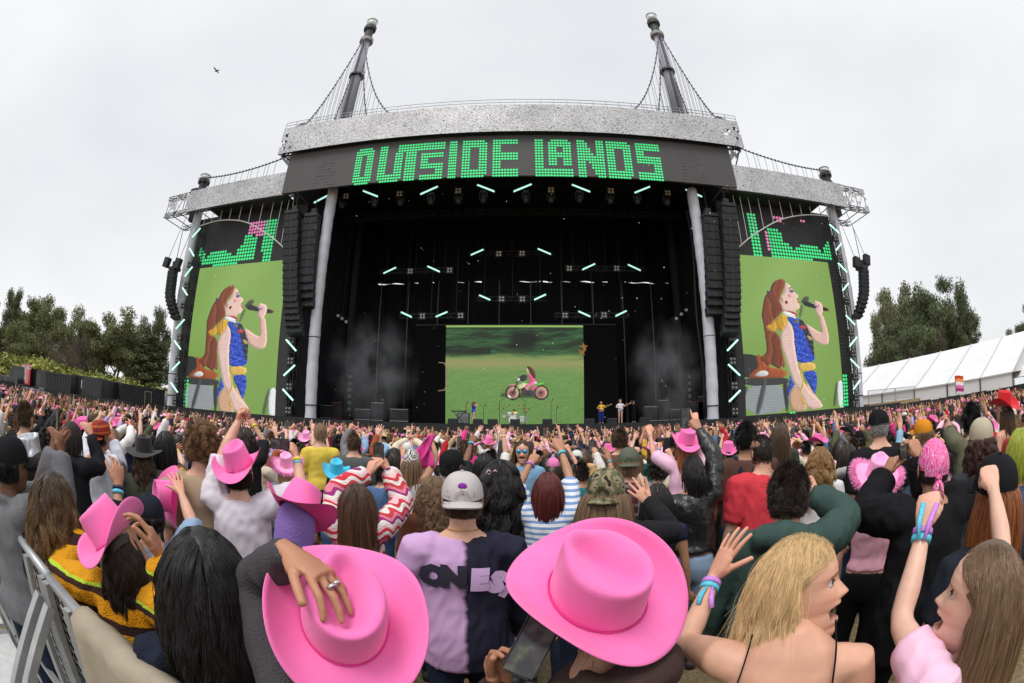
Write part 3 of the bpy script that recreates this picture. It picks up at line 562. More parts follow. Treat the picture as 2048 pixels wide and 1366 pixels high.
for cx, cy in ((1167, 694), (1164, 703)):
    c = onY(cx, cy, YK - 1); b = MB(); V = [c + Vector((r_ * math.sin(k * math.pi / 5), 0, r_ * math.cos(k * math.pi / 5))) for k, r_ in ((k, .42 if k % 2 == 0 else .18) for k in range(10))]; V2 = [v + Vector((0, .06, 0)) for v in V]
    b.quad(*V); b.quad(*V2[::-1])
    for k in range(10): b.quad(V[k], V2[k], V2[(k + 1) % 10], V[(k + 1) % 10])
    b.build('star', MS('star_gold', 190, 140, 80), t)
# -- lights
def led_tube(pa, pb, Y, lab, grp):
    a, e = onY(*pa, Y), onY(*pb, Y); t = thing('led_tube', lab, 'light', (a + e) / 2, grp); b = MB(); b.beam(a, e, .16, n=8); b.build('tube', m_tube, t, smooth=True)
    b = MB(); back = Vector((0, .13, 0)); b.beam(a + back, e + back, .1); d = (e - a).normalized()
    for q in (a - d * .06, e + d * .06): b.box(q, (.12, .2, .16))
    b.build('housing', m_blk, t)
def blinder(px, py, Y, lab, grp, s=.62):
    c = onY(px, py, Y); t = thing('blinder_light', lab, 'light', c, grp); b = MB(); b.box(c + Vector((0, .16, 0)), (s + .1, .22, s + .1)); b.build('housing', m_blk, t)
    for i in (-1, 1):
        for j in (-1, 1): b = MB(); b.lathe(c + Vector((i * s / 4.4, .05, j * s / 4.4)), [(.05, -.03), (s * .15, -.05), (s * .19, 0), (s * .19, .06)][::-1], 10, axis=(0, 1, 0)); b.build('lamp', m_lamp, t)
G1 = 'glowing tubes in the top row under the banner'; YT = YH + 3.2
top_tubes = [((628, 405.5), (659.7, 388.7)), ((726.4, 381.7), (756.5, 393.4)), ((840.5, 388.6), (875.8, 372.8)), ((954.6, 369.7), (989.3, 383.1)), ((1027, 383), (1063, 368.3)), ((1143.8, 369.2), (1180.5, 383.6)), ((1268.5, 385.8), (1299.6, 373.3)), ((1371, 378.9), (1404, 393.4))]
ltr = ['the bus side roof corner', 'the letter O', 'the letter S of OUTSIDE', 'the letter D of OUTSIDE', 'the gap before LANDS', 'the letter A', 'the letter S of LANDS', 'the tent side roof corner']
for (a, e), l_ in zip(top_tubes, ltr): led_tube(a, e, YT, f'slanted pale green light tube in the top row under {l_}', G1)
for (px, py), l_ in zip(((691.6, 391.4), (798.7, 386.7), (916, 380.8), (1102, 379), (1222, 380.8), (1335.7, 385)), ('the blank bus side banner end', 'the letters UT', 'the letter I', 'the letters LA', 'the letter D of LANDS', 'the blank tent side banner end')):
    blinder(px, py, YT, f'four lamp blinder light in the top row under {l_}', 'blinders in the top row')
tr_i = [0]
def hang_truss(pxa, pxb, py, Y, lab, s=.45):
    a, e = onY(pxa, py, Y), onY(pxb, py, Y); z = (a.z + e.z) / 2; t = thing('lighting_truss', lab, 'truss', ((a.x + e.x) / 2, Y, z)); b = MB(); truss(b, (a.x, Y, z), (e.x, Y, z), s, .05); b.build('truss_frame', m_truss, t)
    for k in (.1, .5, .9): b = MB(); b.beam((a.x + (e.x - a.x) * k, Y, z), (a.x + (e.x - a.x) * k, Y, ZT + .1), .04); b.build('hoist_chain', m_truss, t)
hang_truss(640, 1400, 386, YT + .6, 'long front lighting truss under the banner', .6)
hang_truss(692, 1360, 437, 38, 'second black lighting truss high inside the stage')
for pa, pb, py, Y, l_ in ((760, 905, 542, 43, 'upper short lighting truss over the singer, bus side'), (1130, 1290, 538, 43, 'upper short lighting truss over the guitarists, tent side'), (938, 1108, 508, 44, 'short lighting truss high above the drum kit'), (955, 1095, 598, 44, 'short lighting truss just above the centre screen'), (800, 925, 632, 43, 'lower short lighting truss above the screen corner, bus side'), (1110, 1258, 631, 43, 'lower short lighting truss above the screen corner, tent side')):
    hang_truss(pa, pb, py, Y, l_, .4)
low_t = [((941.6, 510), (967, 498.9)), ((1075.4, 497.3), (1101.9, 508.5)), ((766.9, 546.7), (792.3, 534.7)), ((855, 532.5), (880, 543.7)), ((1164.2, 539.5), (1190, 527.6)), ((1255.6, 529), (1281.4, 541)), ((958.4, 590.3), (980.8, 600)), ((1068.3, 599.6), (1091.8, 588.8)), ((802, 624.3), (824, 634.4)), ((871.4, 633.6), (894.9, 623.6)), ((1156.7, 622.4), (1180.6, 633.2)), ((1230.6, 632.4), (1253, 621.6))]
low_l = ['highest inner truss, bus side end', 'highest inner truss, tent side end', 'upper bus side truss, outer end', 'upper bus side truss, inner end', 'upper tent side truss, inner end', 'upper tent side truss, outer end', 'truss just above the centre screen, bus side', 'truss just above the centre screen, tent side', 'lower bus side truss, outer end', 'lower bus side truss, inner end', 'lower tent side truss, inner end', 'lower tent side truss, outer end']
for (a, e), l_ in zip(low_t, low_l): led_tube(a, e, 42.6, f'slanted pale green light tube on the {l_}', 'glowing tubes deep in the stage')
for (px, py), l_ in zip(((997.6, 507), (1044, 506.3), (820, 542), (899, 540), (1138.8, 536.2), (1233.6, 536.2), (1003, 597.4), (1044.8, 597.7), (844.5, 631.8), (921, 631), (1129.9, 630.2), (1208.3, 629.5)),
    ('highest inner truss, bus side', 'highest inner truss, tent side', 'upper bus side truss, between its tubes', 'upper bus side truss, inner end', 'upper tent side truss, inner end', 'upper tent side truss, between its tubes', 'truss just above the centre screen, bus side', 'truss just above the centre screen, tent side', 'lower bus side truss, between its tubes', 'lower bus side truss, inner end', 'lower tent side truss, inner end', 'lower tent side truss, between its tubes')):
    blinder(px, py, 42.6, f'four lamp blinder light on the {l_}', 'blinders deep in the stage')
MHL = ['the blank bus side banner end', 'the letter O', 'the letters UT', 'the letter S of OUTSIDE', 'the letter I', 'the letter D of OUTSIDE', 'the gap before LANDS', 'the letters LA', 'the letter N', 'the letter D of LANDS', 'the letter S of LANDS', 'the blank tent side banner end']
m_mov = MS('moving_head_shell', 62, 62, 66, rough=.4)
for k, (px, py) in enumerate(((685, 412), (750, 409), (801.6, 406), (862, 404), (917, 402), (966.6, 400), (1052, 400), (1101.5, 400), (1158.6, 400), (1220, 402), (1274, 403), (1333, 406))):
    c = onY(px, py - 6, YT + .5); t = thing('moving_head_light', 'dark moving head spotlight on the front truss under ' + MHL[k], 'light', c, 'moving heads on the front truss')
    b = MB(); b.box(c + Vector((0, 0, .45)), (.5, .4, .25)); b.build('base', m_mov, t); 
    for i in (-.3, .3): b = MB(); b.box(c + Vector((i, 0, .1)), (.1, .3, .6)); b.build('yoke_arm', m_mov, t)
    b = MB(); b.lathe(c + Vector((0, 0, -.55)), [(.18, 0), (.24, .1), (.24, .5), (.16, .8)], 12); b.build('lamp_head', m_mov, t, smooth=True)
# -- zigzag light towers beside the screens
def tower(px_b, px_t, yb, yt, tubes, blind, Y, lab, grp):
    a, e = onY(px_b, yb, Y), onY(px_t, yt, Y); x = (a.x + e.x) / 2; t = thing('light_tower', lab, 'truss tower', (x, Y, 0), 'light towers at the screens'); b = MB(); truss(b, (x, Y + .3, .05), (x, Y + .3, e.z), .6, .06); b.build('truss_frame', m_truss, t)
    for k, (p, q) in enumerate(tubes):
        c1, c2 = onY(*p, Y - .15), onY(*q, Y - .15); b = MB(); b.beam(c1, c2, .15, n=8); b.build('light_tube', m_tube, t)
    for px, py in blind:
        c = onY(px, py, Y - .05); o = MB(); o.box(c + Vector((0, .1, 0)), (.62, .2, .62)); ho = o.build('blinder', m_blk, t)
        for i in (-1, 1):
            for j in (-1, 1): q = MB(); q.ball(c + Vector((i * .15, -.02, j * .15)), .11, 8, 5, (1, .5, 1)); q.build('lamp', MS('dim_lamp', 120, 118, 118, rough=.2), ho, smooth=True)
c1 = lambda x, y: (320 + x * .3807, 330 + y * .3807); c6 = lambda x, y: (1390 + x * .3807, 330 + y * .3807)
tower(360, 402, 815, 452, [(c1(170, 380), c1(212, 332)), (c1(155, 438), c1(178, 478)), (c1(130, 585), c1(170, 535)), (c1(118, 645), c1(143, 684)), (c1(84, 860), c1(128, 812)), (c1(76, 924), c1(108, 968)), (c1(64, 1077), c1(103, 1035)), (c1(57, 1143), c1(92, 1194))], [c1(155, 520), c1(138, 630), c1(120, 735), c1(100, 905), c1(92, 1020), c1(85, 1130), c1(75, 1240)], YC - .8, 'zigzag light tower at the outer column on the trailer side', '')
tower(581, 581, 830, 670, [(c1(663, 918), c1(714, 976)), (c1(650, 1106), c1(708, 1052)), (c1(645, 1178), c1(698, 1236))], [c1(690, 920), c1(684, 1030), c1(677, 1165), c1(672, 1290)], YC - .6, 'zigzag light tower under the big speaker hang on the trailer side', '')
tower(1470, 1465, 830, 670, [(c6(170, 975), c6(225, 918)), (c6(175, 1048), c6(236, 1105)), (c6(180, 1243), c6(238, 1184))], [c6(196, 905), c6(200, 1030), c6(208, 1160), c6(212, 1295)], YC - .6, 'zigzag light tower under the big speaker hang on the tent side', '')
tower(1714, 1664, 815, 440, [(c6(707, 312), c6(756, 357)), (c6(741, 448), c6(769, 412)), (c6(752, 515), c6(798, 563)), (c6(776, 660), c6(806, 622)), (c6(793, 790), c6(840, 840)), (c6(813, 952), c6(850, 905)), (c6(818, 1020), c6(862, 1066)), (c6(833, 1178), c6(868, 1130))], [c6(740, 385), c6(762, 495), c6(780, 605), c6(800, 712), c6(822, 880), c6(835, 990), c6(843, 1110), c6(850, 1220)], YC - .8, 'zigzag light tower at the outer column on the tent side', '')
# -- line arrays
m_spk = MS('speaker_black', 40, 41, 44, rough=.6, var=.2); m_grl = MS('speaker_grille', 30, 31, 34, rough=.7, bump=.3, bscale=60); m_blu = MS('blue_strip', 60, 90, 130)
def line_array(pts, Y, n, wd, dep, lab, grp, bumper=True):
    P3 = [onY(x, y, Y) for x, y in pts]; t = thing('line_array', lab, 'speakers', P3[0], grp); xs = P3[0].x
    def pos(u):
        i = min(len(P3) - 2, int(u * (len(P3) - 1))); v = u * (len(P3) - 1) - i; return P3[i].lerp(P3[i + 1], v)
    for k in range(n):
        a, e = pos(k / n), pos((k + 1) / n); c = (a + e) / 2; h = (e - a).length; u = k / n
        tilt = -R(1 + 16 * max(0, u - .55) / .45 * (1 if n > 9 else .3)); back = 1.6 * max(0, u - .55) ** 2 * 3
        rot = Matrix.Rotation(tilt, 3, 'X'); cc = Vector((c.x, Y - back * -.6, c.z)); b = MB(); b.box(cc, (wd, dep, h * .95), rot); o = b.build('cabinet', m_spk, t)
        b = MB(); b.box(cc + rot @ Vector((-wd * .27, -dep / 2 - .015, 0)), (wd * .4, .03, h * .82), rot); b.box(cc + rot @ Vector((wd * .27, -dep / 2 - .015, 0)), (wd * .4, .03, h * .82), rot); b.build('grille', m_grl, o)
        sx_ = 1 if c.x < 0 else -1; b = MB(); b.box(cc + rot @ Vector((sx_ * (wd / 2 + .01), -dep / 2 + .03, 0)), (.03, .05, h * .8), rot); b.build('rigging_strip', m_blu if k % 2 else m_truss, o)
    c = P3[0]; b = MB(); b.box(c + Vector((0, .2, .25)), (wd, dep * 1.5, .3)); b.box(c + Vector((0, .2, .7)), (.5, .5, .6)); b.beam(c + Vector((0, .2, .9)), (c.x, Y + .2, c.z + 4.5), .05); b.build('hoist', m_blk, t)
    return t
ga, gb, gc = 'main line arrays', 'inner line arrays', 'small outer line arrays'
line_array([(586, 432), (584, 560), (586, 668)], YH + .6, 18, 1.35, .9, 'tall black main line array hanging on the trailer side of the stage', ga)
line_array([(1455, 418), (1462, 550), (1464, 668)], YH + .6, 18, 1.35, .9, 'tall black main line array hanging on the tent side of the stage', ga)
line_array([(625, 438), (613, 616)], YH + 1.2, 12, 1.25, .9, 'black subwoofer hang next to the main array, trailer side', gb)
line_array([(1419, 438), (1429, 632)], YH + 1.2, 12, 1.25, .9, 'black subwoofer hang next to the main array, tent side', gb)
line_array([(346, 542), (340, 590), (347, 636)], YC - 1.5, 12, .95, .7, 'small black line array hung beyond the outer column, trailer side', gc)
line_array([(1727, 540), (1728, 585), (1719, 634)], YC - 1.5, 12, .95, .7, 'small black line array hung beyond the outer column, tent side', gc)
for pts, wd_, l_ in (([(334, 525), (356, 527)], 331, 'pair of delay speakers rigged above the small array, trailer side'), ([(1713, 525), (1733, 520)], 1720, 'pair of delay speakers rigged above the small array, tent side')):
    c0 = onY(*pts[0], YC - 1.6); t = thing('rigging_motor', l_, 'hoist', c0)
    for p in pts:
        c = onY(*p, YC - 1.6); b = MB(); b.box(c, (.7, .5, 1.0), Matrix.Rotation(.25, 3, 'Y')); b.build('motor', m_blk, t); b = MB(); b.beam(c, (c.x + (1.2 if c.x < 0 else -1.2), YC - 1.2, wl[2]), .04); b.build('cable', m_cable, t)
# ================================================================ ground and surroundings
def ground_mat():
    m = bpy.data.materials.new('dry_grass_ground'); m.use_nodes = True; n = m.node_tree.nodes; l = m.node_tree.links.new; b = n['Principled BSDF']; b.inputs['Roughness'].default_value = .95
    t = n.new('ShaderNodeTexCoord'); n1 = n.new('ShaderNodeTexNoise'); n1.inputs['Scale'].default_value = 22; n1.inputs['Detail'].default_value = 8; n1.inputs['Roughness'].default_value = .75; l(t.outputs['Object'], n1.inputs[0])
    r = n.new('ShaderNodeValToRGB'); e = r.color_ramp.elements; e[0].position = .32; e[0].color = (.075, .052, .026, 1); e[1].position = .68; e[1].color = (.34, .25, .135, 1); l(n1.outputs[0], r.inputs[0])
    n2 = n.new('ShaderNodeTexNoise'); n2.inputs['Scale'].default_value = 2.5; n2.inputs['Detail'].default_value = 4; l(t.outputs['Object'], n2.inputs[0]); r2 = n.new('ShaderNodeValToRGB'); r2.color_ramp.elements[0].position = .5; r2.color_ramp.elements[1].position = .62; l(n2.outputs[0], r2.inputs[0])
    mx = n.new('ShaderNodeMix'); mx.data_type = 'RGBA'; l(r2.outputs[0], mx.inputs[0]); l(r.outputs[0], mx.inputs[6]); mx.inputs[7].default_value = (.1, .105, .035, 1)
    mul = n.new('ShaderNodeMath'); mul.operation = 'MULTIPLY'; mul.inputs[1].default_value = .35; l(r2.outputs[0], mul.inputs[0]); l(mul.outputs[0], mx.inputs[0]); l(mx.outputs[2], b.inputs['Base Color'])
    bp = n.new('ShaderNodeBump'); bp.inputs['Strength'].default_value = .8; bp.inputs['Distance'].default_value = .03; l(n1.outputs[0], bp.inputs['Height']); l(bp.outputs[0], b.inputs['Normal']); return m
b = MB(); b.quad((-900, -300, 0), (900, -300, 0), (900, 900, 0), (-900, 900, 0)); b.build('ground', ground_mat(), kind='structure')
m_grass = MS('green_blade', 84, 104, 44, rough=.8, var=.4, scale=3); g = MB()        # turf behind the barricade
for k in range(9000):
    x, y = random.uniform(-3.9, -.95), random.uniform(-.8, .5); a = random.uniform(0, 6.28); h = random.uniform(.03, .09); d = Vector((math.cos(a), math.sin(a), 0)) * .006; tip = Vector((random.gauss(0, .025), random.gauss(0, .025), h)); c = Vector((x, y, .002))
    g.quad(c - d, c + d, c + tip)
g.build('grass', m_grass, kind='stuff', label='green turf growing behind the metal barricade', cat='grass')
b = MB(); b.quad((-4.6, -.9, .004), (-.9, -.9, .004), (-.9, .55, .004), (-4.6, .55, .004)); b.build('turf', MS('turf_soil', 60, 62, 34, rough=.95, var=.4, scale=20, bump=.5), kind='structure')

# -- trees
def leaf_cloud(tips, per, sz, spread, rs, droop=.3, asp=.35):
    n = len(tips) * per; c = np.repeat(np.array(tips), per, 0); o = rs.normal(size=(n, 3)); o /= np.linalg.norm(o, axis=1)[:, None]; o *= (rs.random((n, 1)) ** .45) * spread; o[:, 2] *= .6; c = c + o
    a = rs.normal(size=(n, 3)); a[:, 2] -= droop; a /= np.linalg.norm(a, axis=1)[:, None]; bb = np.cross(a, rs.normal(size=(n, 3))); bb /= np.linalg.norm(bb, axis=1)[:, None]
    s = sz * rs.uniform(.6, 1.4, (n, 1)); V = np.stack([c - a * s, c + bb * s * asp, c + a * s, c - bb * s * asp], 1).reshape(-1, 3); return V
def tree_proto(kind, seed):
    rs = np.random.default_rng(seed); tb = MB(); tips = []; H = 24.0
    def limb(p, d, L_, r, lev):
        pts = [np.array(p)]; dd = np.array(d, float); seg = 5
        for k in range(seg):
            dd = dd + rs.normal(size=3) * .14 + np.array([0, 0, .08]); dd /= np.linalg.norm(dd); pts.append(pts[-1] + dd * L_ / seg)
        tb.tube(pts, [r * (1 - .65 * k / seg) for k in range(seg + 1)], 6, up=(.3, .9, .1))
        if lev >= 2:
            tips.extend([pts[-1], pts[-2], (pts[-1] + pts[-3]) / 2]); return
        nb = 4 if lev == 0 else 4
        for k in range(nb):
            i = rs.integers(2, seg + 1); a = rs.uniform(0, 6.28); v = dd * .7 + np.array([math.cos(a), math.sin(a), .25]) * (.75 if kind != 'spire' else .5); limb(pts[i], v / np.linalg.norm(v), L_ * rs.uniform(.42, .62), r * .42, lev + 1)
    if kind == 'euc':
        for k in range(3): a = rs.uniform(0, 6.28); limb((math.cos(a) * .3, math.sin(a) * .3, 0), (math.cos(a) * .22, math.sin(a) * .22, 1), H * rs.uniform(.52, .74), .42, 0)
        per, sz, sp = 120, .34, 2.3
    elif kind == 'broad':
        for k in range(4): a = rs.uniform(0, 6.28); limb((math.cos(a) * .3, math.sin(a) * .3, 0), (math.cos(a) * .42, math.sin(a) * .42, 1), H * rs.uniform(.42, .6), .42, 0)
        per, sz, sp = 110, .34, 2.5
    elif kind == 'spire':
        tb.tube([(0, 0, 0), (.2, 0, 10), (0, .2, 22)], [.5, .3, .05], 8)
        for k in range(46):
            z = 3 + 18.5 * k / 46; a = k * 2.4; L_ = (1 - (z / 24) ** 1.6) * 4.2 + .4; p = np.array([math.cos(a) * L_, math.sin(a) * L_, z + .6]); tb.tube([(0, 0, z - .5), p * .6 + np.array([0, 0, z * .4 - .3]), p], [.09, .06, .02], 5); tips.extend([p, p * .65 + np.array([0, 0, z * .35]), p * .35 + np.array([0, 0, z * .65])])
        per, sz, sp = 70, .34, 1.5
    else:       # bare twiggy
        for k in range(7): a = rs.uniform(0, 6.28); limb((math.cos(a) * .4, math.sin(a) * .4, 0), (math.cos(a) * .6, math.sin(a) * .6, 1), H * .45, .3, 0)
        V = leaf_cloud(tips, 26, .9, 2.2, rs, 0, .03)
        return tb.mesh('trunk', True), nmesh('crown', V, np.arange(len(V)).reshape(-1, 4), False)
    V = leaf_cloud(tips, per, sz, sp, rs); return tb.mesh('trunk', True), nmesh('crown', V, np.arange(len(V)).reshape(-1, 4), False)
def leafmat(nm, a, c):
    m = M(nm, srgb(*a), rough=.75, var=.45, scale=.35, spec=.25); return m
m_bark = MS('bark', 92, 82, 72, rough=.9, var=.3, scale=3)
lm = [leafmat('leaf_olive', (114, 118, 80), 0), leafmat('leaf_dark', (90, 98, 68), 0), leafmat('leaf_grey', (118, 120, 90), 0)]
PROT = {}
for nm, kd, sd in (('e1', 'euc', 2), ('e2', 'euc', 11), ('b1', 'broad', 5), ('b2', 'broad', 23), ('s1', 'spire', 3), ('t1', 'twig', 4)):
    a, c = tree_proto(kd, sd); a.materials.append(m_bark); c.materials.append(m_bark if kd == 'twig' else lm[1]); zs_ = np.empty(len(c.vertices) * 3, np.float32); c.vertices.foreach_get('co', zs_); PROT[nm] = (a, c, zs_[2::3].max(), np.percentile(np.abs(zs_[0::3]), 97))
def tree(px, py, hd, key, lab, leaf, grp, wpx=None, rz=None):
    hd *= 1.22
    top = at_ground_dist(px, py, hd); a, c, h, wx = PROT[key]; s = top.z / h; sw = s
    if wpx: sw = (hd * wpx / 880.0 / 2) / wx
    t = thing({'s1': 'cypress_tree', 't1': 'bare_tree'}.get(key, 'eucalyptus_tree'), lab, 'tree', (top.x, top.y, 0), grp, rz if rz is not None else random.uniform(0, 6.28)); t.scale = (sw, sw, s)
    for nm, me, mt in (('trunk', a, m_bark), ('crown', c, leaf)):
        o = bpy.data.objects.new(nm, me); COL.objects.link(o); o.parent = t
        o.material_slots[0].link = 'OBJECT'; o.material_slots[0].material = mt
TG = 'trees behind the black trailers'; TR = 'trees behind the white tent'
for a in ((75, 596, 98, 'b2', 'rounded olive tree filling the skyline behind the bus', lm[0], TG, 110), (188, 622, 100, 'b1', 'bushy tree behind the second trailer', lm[2], TG, 110), (292, 640, 98, 'e2', 'tall thin tree next to the cypress', lm[0], TG, 80), (-12, 552, 95, 'b1', 'dark broad tree at the far end of the wood, beyond the bus front', lm[1], TG, 130), (40, 572, 92, 'e1', 'tall dark eucalyptus rising over the bus', lm[1], TG, 110), (92, 578, 100, 'e2', 'airy olive eucalyptus behind the rear half of the bus', lm[0], TG, 110),
          (128, 606, 90, 'b2', 'rounded olive tree between bus and trailers', lm[0], TG, 100), (165, 640, 104, 'e1', 'slim grey green eucalyptus behind the first trailer', lm[2], TG, 90), (150, 656, 72, 't1', 'pale leafless twiggy tree behind the shrubs', None, TG, 90), (232, 622, 92, 'e2', 'tall olive eucalyptus behind the second trailer', lm[0], TG, 125), (268, 655, 88, 'b1', 'bushy olive tree behind the louvred trailer', lm[0], TG, 95),
          (305, 668, 84, 's1', 'dark cypress beside the stage end', lm[1], TG, 85), (332, 612, 90, 'b2', 'dark tree half hidden behind the stage end column', lm[1], TG, 75), (200, 668, 110, 'b2', 'low dark tree filling the gap behind the twiggy tree', lm[1], TG, 110), (60, 640, 80, 'b2', 'low rounded tree behind the shrubs at the bus', lm[0], TG, 100)):
    tree(*a[:4], a[4], a[5] or m_bark, a[6], a[7])
for a in ((1752, 572, 108, 'b2', 'grey green eucalyptus just beyond the outer stage column', lm[2], TR, 90), (1800, 552, 112, 'e2', 'tall eucalyptus standing clear above the tent start', lm[2], TR, 100), (1838, 545, 106, 'b1', 'spreading dark eucalyptus in the middle of the tent grove', lm[1], TR, 110), (1880, 552, 110, 'b2', 'tall eucalyptus with airy crown over the tent', lm[1], TR, 105), (1905, 600, 104, 'b2', 'dark side tree at the edge of the tent grove', lm[1], TR, 85),
          (1770, 640, 92, 'b2', 'low dark tree under the tent grove by the stage', lm[1], TR, 110), (1850, 655, 96, 't1', 'pale twiggy undergrowth tree in the tent grove', None, TR, 90), (1925, 668, 100, 'b1', 'low tree tapering off behind the tent roof', lm[1], TR, 60), (1815, 600, 100, 'b1', 'broad dark tree inside the tent grove', lm[1], TR, 120), (2044, 622, 95, 'b1', 'dark round tree rising alone over the far tent end', lm[1], TR, 90), (2075, 600, 95, 'e1', 'tall tree beyond the far tent end', lm[1], TR, 110)):
    tree(*a[:4], a[4], a[5] or m_bark, a[6], a[7])
# -- shrub bank
rs = np.random.default_rng(9); m_shrub = [leafmat('shrub_a', (142, 146, 76), 0), leafmat('shrub_b', (126, 134, 72), 0)]
shr = []
for sd in range(3):
    tips = [(rs.normal() * 1.6, rs.normal() * 1.6, 1.0 + rs.random() * 2.2) for _ in range(26)]; V = leaf_cloud(tips, 40, .24, 1.1, rs, -.6); V[:, 2] = np.maximum(V[:, 2], .02); c = nmesh('foliage', V, np.arange(len(V)).reshape(-1, 4), False); c.materials.append(m_shrub[0])
    tb = MB()
    for q in tips[::4]: tb.tube([(0, 0, 0), (q[0] * .5, q[1] * .5, q[2] * .55), q], [.08, .05, .02], 5)
    tm = tb.mesh('stem', True); tm.materials.append(m_bark); shr.append((c, tm))
sh_pos = [(-14, 690), (14, 694), (40, 697), (66, 703), (90, 708), (112, 714), (134, 720), (157, 726), (180, 733), (204, 738), (228, 745), (250, 755), (275, 764), (300, 770), (30, 712), (85, 722), (140, 735), (195, 748), (322, 776)]
sh_lab = ['beyond the bus front', 'above the bus windscreen', 'over the middle of the bus', 'over the bus rear', 'between bus and trailers', 'over the first trailer start', 'over the first trailer', 'over the first trailer end', 'over the second trailer sign', 'over the second trailer', 'over the louvred trailer', 'over the low trailer start', 'over the low trailer', 'over the low trailer end', 'low beside the bus', 'low by the bus rear', 'low at the first trailer', 'low at the second trailer', 'nearest the stage column']
sh_lab[-1] = 'next to the outer stage column'
for k, ((px, py), l_) in enumerate(zip(sh_pos, sh_lab)):
    top = at_ground_dist(px, py, 78 + 5 * (k % 2)); s = max(.5, top.z / 4.1); t = thing('shrub', f'leafy yellow green shrub on the bank, {l_}', 'shrub', (top.x, top.y, 0), 'shrubs on the bank', rs.uniform(0, 6.28)); t.scale = (2.1, 2.1, s)
    for nm, me in (('foliage', shr[k % 3][0]), ('stem', shr[k % 3][1])):
        o = bpy.data.objects.new(nm, me); COL.objects.link(o); o.parent = t
        if nm == 'foliage': o.material_slots[0].link = 'OBJECT'; o.material_slots[0].material = m_shrub[k % 2]

# -- local frame helper for boxes along a line
def frame_of(p, q):
    p, q = Vector(p), Vector(q); d = (q - p); d.z = 0; L_ = d.length; d.normalize(); nrm = Vector((d.y, -d.x, 0))
    if nrm.dot(EYE - p) < 0: nrm = -nrm
    return p, d, nrm, L_
def obox(b, fr, x0, x1, y0, y1, z0, z1):      # x along, y towards camera
    p, d, n, L_ = fr; c = p + d * (x0 + x1) / 2 + n * (y0 + y1) / 2; rot = Matrix((d, n, Vector((0, 0, 1)))).transposed(); b.box((c.x, c.y, (z0 + z1) / 2), (x1 - x0, y1 - y0, z1 - z0), rot)
m_cont = MS('container_black', 52, 53, 56, rough=.5, var=.3, scale=1.2); m_contd = MS('container_trim', 56, 57, 60, rough=.5)
m_yel = MS('tape_yellow', 214, 170, 40); m_red = MS('sign_red', 178, 34, 44, rough=.5); m_wht = MS('sign_white', 226, 226, 222, rough=.5)
def container(pa, pb, zt_, lab, louv=False, door=None, dh=1.15, zz=None):
    a, e = onZ(*pa, zt_), onZ(*pb, zt_); fr = frame_of(a, e); L_ = fr[3]; t = thing('container', lab, 'container', ((a.x + e.x) / 2, (a.y + e.y) / 2, 0), 'black containers by the stage'); z0 = zt_ - 2.75
    b = MB(); obox(b, fr, 0, L_, -2.4, 0, z0, zt_); b.build('body', m_cont, t)
    if louv:
        for k in range(11): b = MB(); obox(b, fr, .5, L_ - .5, .0, .07, z0 + .3 + k * .2, z0 + .4 + k * .2); b.build('louvre', m_contd, t)
    else:
        n = int(L_ / .36)
        for k in range(n): b = MB(); obox(b, fr, .2 + k * .36, .38 + k * .36, .0, .05, z0 + .18, zt_ - .18); b.build('rib', m_cont, t)
    for z in (z0, zt_ - .14): b = MB(); obox(b, fr, 0, L_, .001, .07, z, z + .14); b.build('rail', m_contd, t)
    if door:
        b = MB()
        for x0, x1, za, zb_ in ((door, door + .07, z0 + .15, z0 + 2.3), (door + .9, door + .97, z0 + .15, z0 + 2.3), (door, door + .97, z0 + 2.3, z0 + 2.37)): obox(b, fr, x0, x1, .06, .1, za, zb_)
        b.build('door_frame', MS('door_edge', 150, 150, 120), t)
    b = MB(); obox(b, fr, .3, L_ - .3, -2.2, -.2, .02, z0); b.build('trailer_base', m_blk, t); b = MB(); obox(b, fr, 0, L_, .0, .04, z0 - .2, z0 - .05); b.build('hazard_tape', m_yel, t); b = MB(); obox(b, fr, 0, L_, .0, .045, z0 - .32, z0 - .2); b.build('hazard_tape', m_red, t)
    return t, fr, z0
container((91, 742), (143, 750), 3.6, 'black corrugated container parked behind the bus, first in the line')
t2, fr2, z2 = container((143, 748), (202, 757), 3.75, 'black corrugated container carrying the white name sign', door=4.6)
container((203, 757), (243, 766), 3.6, 'black container with louvred side next to the sign container', louv=True)
container((243, 766), (330, 780), 3.55, 'longest black container with an outlined door, beside the stage', door=3.2)
def text(s, size, mat, parent, loc, rot, ext=.004, font_sx=1.0, align='CENTER', name='lettering', bold=0.0):
    cu = bpy.data.curves.new(name, 'FONT'); cu.body = s; cu.size = size; cu.extrude = ext; cu.align_x = align; cu.align_y = 'CENTER'; cu.resolution_u = 2; cu.offset = bold
    tmp = bpy.data.objects.new(name, cu); COL.objects.link(tmp); dg = bpy.context.evaluated_depsgraph_get(); me = bpy.data.meshes.new_from_object(tmp.evaluated_get(dg)); bpy.data.objects.remove(tmp)
    me.materials.clear(); me.materials.append(mat); o = bpy.data.objects.new(name, me); COL.objects.link(o)
    m_ = Matrix.Translation(Vector(loc)) @ rot @ Matrix.Diagonal((font_sx, 1, 1, 1))
    if parent is not None: o.parent = parent; o.matrix_parent_inverse = parent.matrix_basis.inverted()
    o.matrix_basis = m_; return o
def face_rot(fr): # text upright facing the n direction
    p, d, n, L_ = fr; x = Vector((0, 0, 1)).cross(n).normalized(); return Matrix((x, Vector((0, 0, 1)), n)).transposed().to_4x4()
b = MB(); obox(b, fr2, 1.3, 3.5, .06, .1, z2 + 1.55, z2 + 2.35); b.build('sign_plate', m_wht, t2)
pt = fr2[0] + fr2[1] * 2.4 + fr2[2] * .108; text('CONPOWER', .34, m_blk, t2, (pt.x, pt.y, z2 + 1.95), face_rot(fr2), .003, 1.0)
